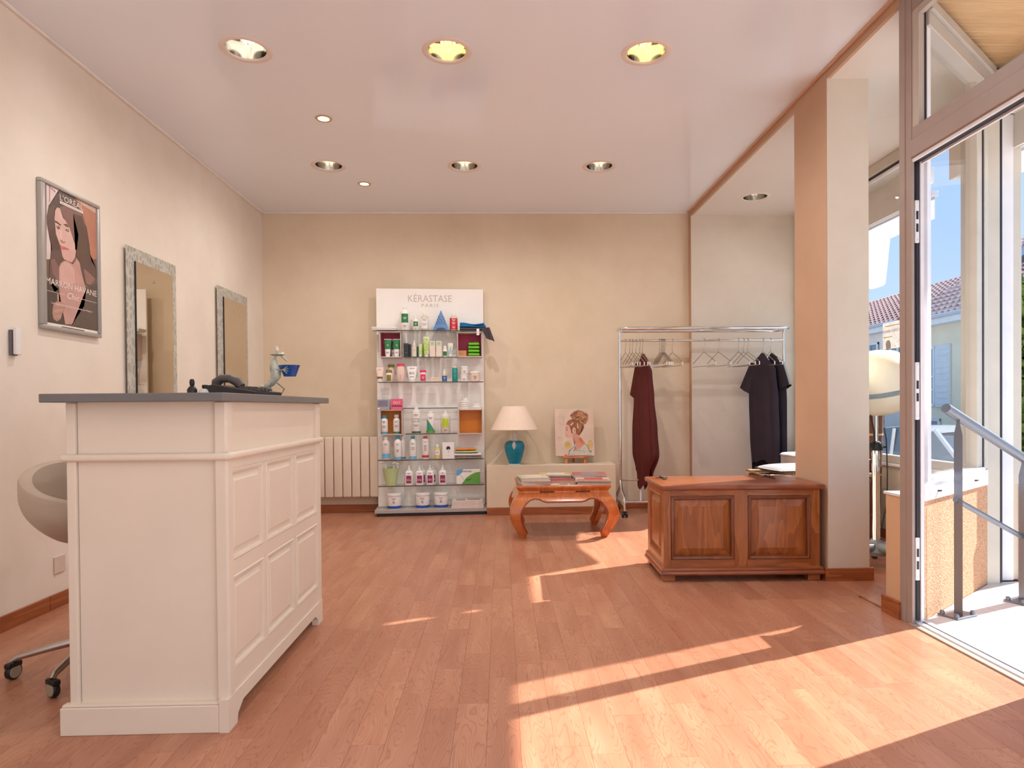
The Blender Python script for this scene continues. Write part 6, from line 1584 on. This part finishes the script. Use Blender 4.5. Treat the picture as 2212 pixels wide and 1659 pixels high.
RG = M('railing_grey', (118, 124, 136), 0.35, 0.45, var=0.03)
ra = math.atan2(0.20, 0.487)
def rl(s, n, z): return (s * math.cos(ra) - n * math.sin(ra), s * math.sin(ra) + n * math.cos(ra), z)
for i, s in enumerate((0.0, 0.5265, 1.053)):
    top = 0.955 - 0.3845 * (s / 0.9) 
    bm = B(); prism(bm, [(-0.029, 0.008), (0.029, 0.008), (0.029, top - 0.075), (0.012, top - 0.02), (0.010, top + 0.012), (-0.010, top + 0.012), (-0.012, top - 0.02), (-0.029, top - 0.075)], lambda u, v: rl(s + u * 0.35, u * 0.94 - 0.005, v), lambda u, v: rl(s + u * 0.35 + 0.009, u * 0.94 + 0.001, v)); obj('post', bm, RG, t)
    bm = B(); vs = box(bm, -0.075, 0.075, -0.05, 0.05, 0, 0.010, 0.002, 1); xform(vs, Matrix.Translation(rl(s, 0, 0)) @ Matrix.Rotation(ra, 4, 'Z')); bp_ = obj('base_plate', bm, RG, t)
    for a, b in ((-0.06, -0.035), (0.06, -0.035), (-0.06, 0.035), (0.06, 0.035)):
        bm = B(); vs = lathe(bm, [(0.011, 0.0), (0.011, 0.010), (0.007, 0.018), (0, 0.019)], 8); xform(vs, Matrix.Translation(rl(s + a, b, 0.009))); obj('bolt', bm, RG, bp_, True)
bm = B(); tube(bm, [rl(-0.085, 0, 1.012), rl(1.2, 0, 1.012 - 0.4272 * 1.285)], 0.0235, 20); obj('handrail', bm, RG, t, True)
bm = B(); vs = lathe(bm, [(0.0, 0.0), (0.022, 0.0), (0.022, 0.002), (0, 0.002)], 20); xform(vs, Matrix.Translation(rl(-0.0865, 0, 1.0126)) @ (Vector(rl(1, 0, -0.4272))).to_track_quat('Z', 'Y').to_matrix().to_4x4()); obj('end_cap', bm, M('cap_grey', (74, 78, 90), 0.5), t)
bm = B(); tube(bm, [rl(0.0, 0.008, 0.565), rl(1.2, 0.008, 0.565 - 0.4272 * 1.2)], 0.013, 14); obj('mid_rail', bm, RG, t, True)
# wooden soffit over the landing
bm = B(); box(bm, XF + 0.061, 3.02, 2.0, 4.0, 2.975, 3.1); sof = struct('trim_soffit', bm, M('soffit_board', (150, 116, 80), 0.8))
SOF = wood('soffit_wood', (224, 188, 144), (198, 156, 112), (1.2, 8, 8), 5, 0.5, 0.3)
for j in range(30):
    y = 2.2 + 0.06 * j
    bm = B(); box(bm, XF + 0.061, 2.90, y + 0.0012, y + 0.0588, 2.955, 2.975, 0.002, 1); obj('soffit_plank', bm, SOF, sof)
bm = B(); box(bm, 2.87, 3.0, 0.4, 3.69, 2.69, 2.975, 0.004, 1); box(bm, 2.86, 2.875, 0.4, 3.69, 2.69, 2.75); struct('trim_lintel', bm, M('lintel_cream', (232, 226, 216), 0.5))
bm = B(); box(bm, 2.98, 3.16, 0.4, 9.0, 2.98, 5.2); box(bm, 2.965, 3.16, 3.75, 6.6, 2.918, 2.98); struct('wall_facade', bm, plaster('facade_cream', (232, 222, 204)))
bm = B(); box(bm, 2.98, 3.16, 6.6, 9.0, -0.75, 2.98); struct('wall_facade_far', bm, MATS['facade_cream'])
def sheer(name, rgb, amount):
    k = NT(name)
    d = k.n('ShaderNodeBsdfDiffuse'); tl = k.n('ShaderNodeBsdfTranslucent'); mx = k.n('ShaderNodeMixShader'); mx.inputs[0].default_value = amount
    co = k.n('ShaderNodeTexCoord'); no = k.n('ShaderNodeTexNoise'); no.inputs['Scale'].default_value = 25; no.inputs['Detail'].default_value = 5; k.l(co.outputs['Object'], no.inputs['Vector'])
    c = lin(rgb); col = k.ramp(no.outputs[0], [(0.3, (c[0] * 0.88, c[1] * 0.88, c[2] * 0.88, 1)), (0.7, c)])
    k.l(col, d.inputs[0]); k.l(col, tl.inputs[0]); k.l(d.outputs[0], mx.inputs[1]); k.l(tl.outputs[0], mx.inputs[2]); k.l(mx.outputs[0], k.out.inputs[0])
    return k.m
AWN = sheer('awning_cloth', (214, 210, 212), 0.45); PAPER = sheer('poster_paper', (236, 234, 230), 0.5)
def awning(name, label, y0_, y1_, xa, zb, zt, xw, zw, droop=None):
    t = thing(name, label, 'awning', (xw, (y0_ + y1_) / 2, zw), 0, 'shop awnings')
    yc = (y0_ + y1_) / 2
    def L(x, y, z): return (x - xw, y - yc, z - zw)
    bm = B(); n = 60
    def val(a, b):
        y = y0_ + (y1_ - y0_) * a; z0 = zb
        if droop: z0 = zb + (droop[1] - zb) * min(1, max(0, (y - droop[0]) / 0.10)) - 0.03 * math.sin(y * 5)* (y > droop[0])
        return L(xa + 0.012 * math.sin(a * 46) * (1 - b), y, z0 + (zt - z0) * b + 0.008 * math.sin(a * 46) * (1 - b))
    grid(bm, val, n, 4); obj('valance', bm, AWN, t, True)
    bm = B(); vs = box(bm, xa - 0.03, xa + 0.03, y0_, y1_, zt, zt + 0.045, 0.008); xform(vs, Matrix.Translation((-xw, -yc, -zw))); tube(bm, [L(xa - 0.05, y0_, zt - 0.01), L(xa - 0.05, y1_, zt - 0.01)], 0.012, 8); obj('front_bar', bm, WALU, t)
    bm = B(); vs = box(bm, xw, xw + 0.14, y0_, y1_, zw - 0.07, zw + 0.07, 0.02); xform(vs, Matrix.Translation((-xw, -yc, -zw))); obj('cassette', bm, GREYALU, t)
    if xa - xw > 0.3:
        bm = B(); grid(bm, lambda a, b: L(xw + 0.1 + (xa - xw - 0.1) * b, y0_ + (y1_ - y0_) * a, zw + (zt + 0.03 - zw) * b - 0.03 * math.sin(math.pi * b)), 10, 8); obj('cloth', bm, AWN, t, True)
        for y in (y0_ + 0.5, y1_ - 0.5):
            bm = B(); tube(bm, [L(xw + 0.05, y, zw - 0.05), L((xw + xa) / 2, y + 0.5, zt + 0.05), L(xa, y, zt + 0.02)], 0.025, 8); obj('folding_arm', bm, WALU, t, True)
    else:
        bm = B(); vs = box(bm, xa - 0.095, xa - 0.08, y0_, y1_, zt - 0.02, zw + 0.02); xform(vs, Matrix.Translation((-xw, -yc, -zw))); obj('cover_panel', bm, M('awning_panel', (226, 220, 210), 0.6), t)
        bm = B(); vs = box(bm, xa - 0.06, xa, y0_, y1_, zt + 0.10, zt + 0.22, 0.01); xform(vs, Matrix.Translation((-xw, -yc, -zw))); tube(bm, [L(xa - 0.03, y0_ + 0.2, zt + 0.07), L(xa - 0.03, y1_ - 0.2, zt + 0.07)], 0.02, 10); obj('roller', bm, WALU, t, True)
    return t
awning('shop_awning', 'closed pale shop awning above the entrance landing', 0.6, 4.24, 3.06, 2.375, 2.52, 3.0, 2.86)
awning('shop_awning', 'drooping pale shop awning beyond the main shop window', 4.73, 6.85, 3.20, 2.385, 2.55, 3.0, 2.86, (5.27, 2.04))
# poster on the window glass, seen from behind so that its line reads backwards
t = thing('window_poster', 'white theatre poster stuck on the shop window seen from behind', 'poster', (XW + 0.0285, 4.78, 1.45), 0)
bm = B(); box(bm, -0.0008, 0, -0.26, 0.235, 0.0, 0.205); obj('sheet', bm, PAPER, t)
bm = B(); put_text(bm, 'de théâtre amateur', lambda a, b: (-0.0014, -0.004 + a, 0.126 + b), 0.030, 0.236, align='L'); obj('lettering', bm, M('poster_red', (150, 96, 100), 0.6), t, fixn=False)
bm = B(); box(bm, -0.0014, -0.001, 0.02, 0.20, 0.172, 0.180); box(bm, -0.0014, -0.001, 0.11, 0.225, 0.088, 0.096); obj('yellow_print', bm, C_((222, 214, 150)), t)
bm = B()
flat_poly(bm, [(0.13, 0.0), (0.19, 0.0), (0.195, 0.04), (0.185, 0.062), (0.16, 0.07), (0.14, 0.06), (0.13, 0.04)], lambda a, b: (-0.0013, a, b)); obj('print_arch', bm, C_((176, 168, 158)), t, fixn=False)
rp_ = random.Random(4)
bm = B()
for k in range(30):
    a, b = rp_.uniform(-0.2, 0.11), rp_.uniform(0.01, 0.10); c, d = a + rp_.uniform(-0.02, 0.02), b + rp_.uniform(-0.02, 0.02)
    tube(bm, [(-0.0013, a, b), (-0.0013, c, d)], 0.0012, 4)
obj('print_lines', bm, C_((190, 182, 176)), t)

# ------------------------------------------------------------------ street, houses, hedge, cars
GZ = -0.75
bm = B(); box(bm, -30, 60, -40, 80, GZ - 0.2, GZ); struct('street_ground', bm, M('street_asphalt', (176, 174, 172), 0.9, var=0.08, scale=3, bump=0.2))
bm = B(); box(bm, 2.06, 5.2, -12, 0.4, GZ, GZ + 0.45); struct('bounce_terrace', bm, M('bounce_paving', (226, 220, 212), 0.85, var=0.05))  # unseen pale ground added to bounce sunlight up to the ceiling
bm = B(); box(bm, 9.2, 12.0, 2, 60, GZ, GZ + 0.12); struct('pavement', bm, M('pavement_grey', (206, 202, 196), 0.9))
bm = B(); box(bm, 9.6, 9.9, 16.6, 40, GZ, 1.02); struct('stone_street_wall', bm, M('grey_rubble', (150, 146, 142), 0.95, var=0.35, scale=7, bump=1.0, bscale=9))
TILE = M('roof_tile', (226, 184, 170), 0.8, var=0.14, scale=5)
HW = plaster('house_wall', (240, 228, 196)); HW2 = plaster('house_wall_pale', (238, 232, 222))
def roof(bm, y0_, y1_, xe, ze, xr, zr, rows, pitch=0.24):
    ny = int((y1_ - y0_) / (pitch / 4))
    for r in range(rows):
        fa, fb = r / rows, (r + 1) / rows
        def f(a, b):
            t_ = fa + (fb - fa) * b
            y = y0_ + (y1_ - y0_) * a
            return (xe + (xr - xe) * t_, y, ze + (zr - ze) * t_ + 0.035 * math.sin(y / pitch * 2 * math.pi) + 0.05 * (1 - b))
        grid(bm, f, ny, 1)
def window_h(parent, y0_, y1_, z0, z1, x, ox_, shutters=True, slats=0, nm='window'):
    bm = B()
    for i_, a in enumerate(((y0_, y1_, z0, z0 + 0.07), (y0_, y1_, z1 - 0.07, z1), (y0_, y0_ + 0.07, z0 + 0.001, z1 - 0.001), (y1_ - 0.07, y1_, z0 + 0.001, z1 - 0.001), ((y0_ + y1_) / 2 - 0.04, (y0_ + y1_) / 2 + 0.04, z0 + 0.001, z1 - 0.001), (y0_ + 0.001, y1_ - 0.001, (z0 + z1) / 2 - 0.02, (z0 + z1) / 2 + 0.02), (y0_ + 0.001, y1_ - 0.001, z0 + (z1 - z0) * 0.28 - 0.02, z0 + (z1 - z0) * 0.28 + 0.02))):
        box(bm, x - 0.06 - 0.002 * i_ - ox_[0], x - ox_[0], a[0] - ox_[1], a[1] - ox_[1], a[2] - GZ, a[3] - GZ)
    fr = obj(nm, bm, M('house_frame', (226, 232, 238), 0.5), parent)
    bm = B(); box(bm, x - 0.02 - ox_[0], x + 0.01 - ox_[0], y0_ - ox_[1], y1_ - ox_[1], z0 - GZ, z1 - GZ); obj('pane', bm, M('house_glass', (120, 136, 152), 0.1, spec=0.8), fr)
    if shutters:
        for a in (y0_ - 0.62, y1_ + 0.02):
            bm = B(); box(bm, x - 0.06 - ox_[0], x - 0.01 - ox_[0], a - ox_[1], a + 0.6 - ox_[1], z0 - 0.02 - GZ, z1 + 0.02 - GZ)
            for k in range(10):
                z = z0 + (z1 - z0) * (k + 0.5) / 10; box(bm, x - 0.072 - ox_[0], x - 0.06 - ox_[0], a + 0.06 - ox_[1], a + 0.54 - ox_[1], z - 0.03 - GZ, z + 0.03 - GZ)
            obj('shutter', bm, M('shutter_pale', (214, 222, 226), 0.6), fr)
def house(label, y0_, y1_, xe, ze, xr, zr, wallm, wins, rows, sky=None):
    oo = (xe + 0.35, (y0_ + y1_) / 2)
    t = thing('street_house', label, 'house', (oo[0], oo[1], GZ), 0, 'houses across the street')
    bm = B(); box(bm, 0.0, 2 * (xr - xe) - 0.7, y0_ + 0.05 - oo[1], y1_ - 0.05 - oo[1], 0, ze - GZ - 0.05)
    prism(bm, [(0.0, ze - GZ - 0.05), (2 * (xr - xe) - 0.7, ze - GZ - 0.05), (xr - oo[0], zr - GZ - 0.25)], lambda a, b: (a, y0_ + 0.06 - oo[1], b), lambda a, b: (a, y1_ - 0.06 - oo[1], b))
    obj('wall', bm, wallm, t)
    bm = B(); roof(bm, y0_ - oo[1], y1_ - oo[1], xe - oo[0], ze - GZ, xr - oo[0], zr - GZ, rows); rf = obj('roof_tiles', bm, TILE, t, kind='stuff')
    bm = B(); prism(bm, [(xr - oo[0], zr - GZ), (2 * xr - xe - oo[0], ze - GZ), (2 * xr - xe - oo[0], ze - GZ - 0.05), (xr - oo[0], zr - GZ - 0.08)], lambda a, b: (a, y0_ - oo[1], b), lambda a, b: (a, y1_ - oo[1], b)); obj('rear_roof', bm, TILE, t)
    bm = B(); box(bm, xe - oo[0] - 0.02, 0.0, y0_ - oo[1], y1_ - oo[1], ze - GZ - 0.24, ze - GZ - 0.03); obj('eave_board', bm, M('eave_white', (236, 234, 232), 0.6), t)
    bm = B(); tube(bm, [(xe - oo[0] - 0.05, y0_ - oo[1], ze - GZ - 0.03), (xe - oo[0] - 0.05, y1_ - oo[1], ze - GZ - 0.03)], 0.06, 8); obj('gutter', bm, M('gutter_grey', (190, 196, 202), 0.5), t, True)
    for w_ in wins: window_h(t, *w_, oo[0] + xe * 0 , oo) if False else window_h(t, w_[0], w_[1], w_[2], w_[3], oo[0], oo, w_[4])
    if sky:
        y, f, w_, h_ = sky
        d = Vector((xr - xe, 0, zr - ze)).normalized(); nn = Vector((-d.z, 0, d.x))
        c = Vector((xe - oo[0], y - oo[1], ze - GZ)) + d * f
        for nm, m_, k, e in (('skylight', M('skylight_frame', (96, 92, 96), 0.5), 1.0, 0.16), ('skylight_pane', M('house_glass', (120, 136, 152), 0.1), 0.78, 0.18)):
            bm = B(); prism(bm, [(-w_ * k / 2, -h_ * k / 2), (w_ * k / 2, -h_ * k / 2), (w_ * k / 2, h_ * k / 2), (-w_ * k / 2, h_ * k / 2)], lambda a, b: c + Vector((0, a, 0)) + d * b + nn * e, lambda a, b: c + Vector((0, a, 0)) + d * b)
            if nm == 'skylight': sk = obj(nm, bm, m_, t)
            else: obj('pane', bm, m_, sk)
        bm = B(); prism(bm, [(-w_ / 2, h_ / 2), (w_ / 2, h_ / 2), (w_ / 2, h_ / 2 + 0.12), (-w_ / 2, h_ / 2 + 0.12)], lambda a, b: c + Vector((0, a, 0)) + d * b + nn * 0.2, lambda a, b: c + Vector((0, a, 0)) + d * b); obj('flashing', bm, M('eave_white', (236, 234, 232), 0.6), sk)
    return t
house('yellow house with skylight in tiled roof seen through the door glass', 13.5, 19.3, 12.0, 3.45, 16.0, 6.15, HW, [(18.2, 19.0, 0.95, 2.65, True), (15.6, 16.4, 0.95, 2.65, True), (18.0, 19.0, -0.6, 0.6, False), (15.2, 16.6, -0.7, 1.2 - 0.5, False)], 17, (17.35, 2.75, 0.85, 0.95))
house('lower tiled house with glazed upper doors behind the hood dryer window', 19.4, 27.0, 12.0, 3.55, 15.4, 5.25, HW2, [(21.0, 22.0, 1.1, 3.05, False), (19.9, 20.7, 1.1, 3.05, False), (23.4, 24.6, 1.0, 2.8, True)], 13)
def leaf_bush(name, label, cat, x0, x1, y0_, y1_, z0, z1, n, rgb, seed, group=None):
    t = thing(name, label, cat, ((x0 + x1) / 2, (y0_ + y1_) / 2, GZ), 0, group)
    rg = random.Random(seed)
    cx_, cy_ = (x0 + x1) / 2, (y0_ + y1_) / 2
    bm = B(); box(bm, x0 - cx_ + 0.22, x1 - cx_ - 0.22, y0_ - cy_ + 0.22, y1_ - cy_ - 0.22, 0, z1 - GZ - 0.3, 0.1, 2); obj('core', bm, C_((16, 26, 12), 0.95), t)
    V = []; F = []
    for k in range(n):
        s = rg.random()
        x, y, z = rg.uniform(x0, x1), rg.uniform(y0_, y1_), rg.uniform(z0, z1)
        if s < 0.35: x = x0 + rg.random() ** 2 * 0.25
        elif s < 0.7: y = y0_ + rg.random() ** 2 * 0.25
        elif s < 0.85: z = z1 - rg.random() ** 2 * 0.3
        else: y = y1_ - rg.random() ** 2 * 0.25
        z += 0.16 * math.sin(x * 2.3 + y * 3.1) * (1 if z > z1 - 0.4 else 0)
        d = Vector((rg.gauss(0, 1), rg.gauss(0, 1), rg.gauss(0.6, 0.8))).normalized(); e = d.cross(Vector((rg.gauss(0, 1), rg.gauss(0, 1), rg.gauss(0, 1)))).normalized()
        L_, w_ = rg.uniform(0.07, 0.14), rg.uniform(0.022, 0.045)
        p_ = Vector((x - cx_, y - cy_, z - GZ)); b0 = len(V)
        V += [p_, p_ + d * L_ * 0.5 + e * w_, p_ + d * L_, p_ + d * L_ * 0.5 - e * w_]; F.append((b0, b0 + 1, b0 + 2, b0 + 3))
    me = bpy.data.meshes.new('foliage'); me.from_pydata([tuple(v) for v in V], [], F); me.materials.append(M('foliage_%d' % seed, rgb, 0.7, var=0.5, scale=7))
    o = bpy.data.objects.new('foliage', me); COL.objects.link(o); o.parent = t; o['kind'] = 'stuff'
    return t
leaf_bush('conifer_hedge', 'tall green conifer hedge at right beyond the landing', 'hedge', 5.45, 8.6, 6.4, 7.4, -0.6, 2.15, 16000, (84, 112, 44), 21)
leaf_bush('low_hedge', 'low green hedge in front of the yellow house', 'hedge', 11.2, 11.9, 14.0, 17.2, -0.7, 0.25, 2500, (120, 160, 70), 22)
def car(label, x, y, rgb, flip=1):
    t = thing('parked_car', label, 'car', (x, y, GZ), 0, 'cars parked in the street')
    PTM = M('car_%d_%d_%d' % rgb, rgb, 0.25, 0.3, coat=0.6)
    bm = B()
    low = [(-2.05, 0.28), (-2.1, 0.55), (-2.0, 0.78), (-1.35, 0.90), (-0.9, 0.93), (1.3, 0.95), (1.95, 0.86), (2.1, 0.6), (2.05, 0.28)]
    pr_ = prism(bm, [(flip * a, b) for a, b in low], lambda a, b: (-0.82, a, b), lambda a, b: (0.82, a, b))
    bmesh.ops.bevel(bm, geom=[e for e in bm.edges], offset=0.05, segments=2, affect='EDGES'); obj('body', bm, PTM, t, True)
    cab = [(-1.25, 0.90), (-0.55, 1.36), (0.2, 1.44), (1.0, 1.38), (1.75, 0.94)]
    bm = B(); prism(bm, [(flip * a, b) for a, b in cab], lambda a, b: (-0.80 + (b - 0.9) * 0.28, a, b), lambda a, b: (0.80 - (b - 0.9) * 0.28, a, b)); obj('windows', bm, M('car_glass', (70, 84, 98), 0.06, spec=0.9), t)
    bm = B(); grid(bm, lambda a, b: ((a * 2 - 1) * 0.66, flip * (-0.60 + 1.65 * b), 1.375 + 0.075 * math.sin(math.pi * (0.15 + 0.75 * b)) - 0.03 * (a * 2 - 1) ** 2), 8, 10)
    for s in (-1, 1):
        for yy in (0.15, 0.95): tube(bm, [(s * 0.79, flip * yy, 0.92), (s * 0.68, flip * (yy - 0.08), 1.40)], 0.03, 6)
        tube(bm, [(s * 0.80, flip * -1.22, 0.92), (s * 0.67, flip * -0.55, 1.39)], 0.03, 6); tube(bm, [(s * 0.79, flip * 1.72, 0.95), (s * 0.67, flip * 1.0, 1.40)], 0.035, 6)
    obj('roof', bm, PTM, t, True)
    for s in (-1, 1):
        for yy in (-1.3, 1.3):
            bm = B(); vs = lathe(bm, [(0, -0.1), (0.26, -0.1), (0.31, -0.06), (0.31, 0.06), (0.26, 0.1), (0, 0.1)], 24); xform(vs, Matrix.Translation((s * 0.76, yy, 0.31)) @ Matrix.Rotation(math.pi / 2, 4, 'Y')); wl = obj('wheel', bm, DARK, t, True)
            bm = B(); vs = lathe(bm, [(0, 0.101), (0.19, 0.104), (0.2, 0.09)], 20); xform(vs, Matrix.Translation((s * 0.76, yy, 0.31)) @ Matrix.Rotation(s * math.pi / 2, 4, 'Y')); obj('hubcap', bm, M('hub_silver', (200, 200, 204), 0.3, 0.8), wl, True)
        bm = B(); ball(bm, (s * 0.66, flip * 2.04, 0.74), 0.13, 1.0, 0.35, 0.8); obj('tail_light', bm, C_((196, 40, 48), 0.2), t, True)
        bm = B(); ball(bm, (s * 0.62, flip * -2.02, 0.70), 0.13, 1.1, 0.35, 0.7); obj('head_light', bm, C_((236, 240, 244), 0.1), t, True)
    return t
car('silver car parked outside behind the door glass and railing', 6.7, 9.9, (196, 202, 208), -1)
car('pale blue car parked farther up the street', 6.9, 15.2, (176, 196, 220), -1)
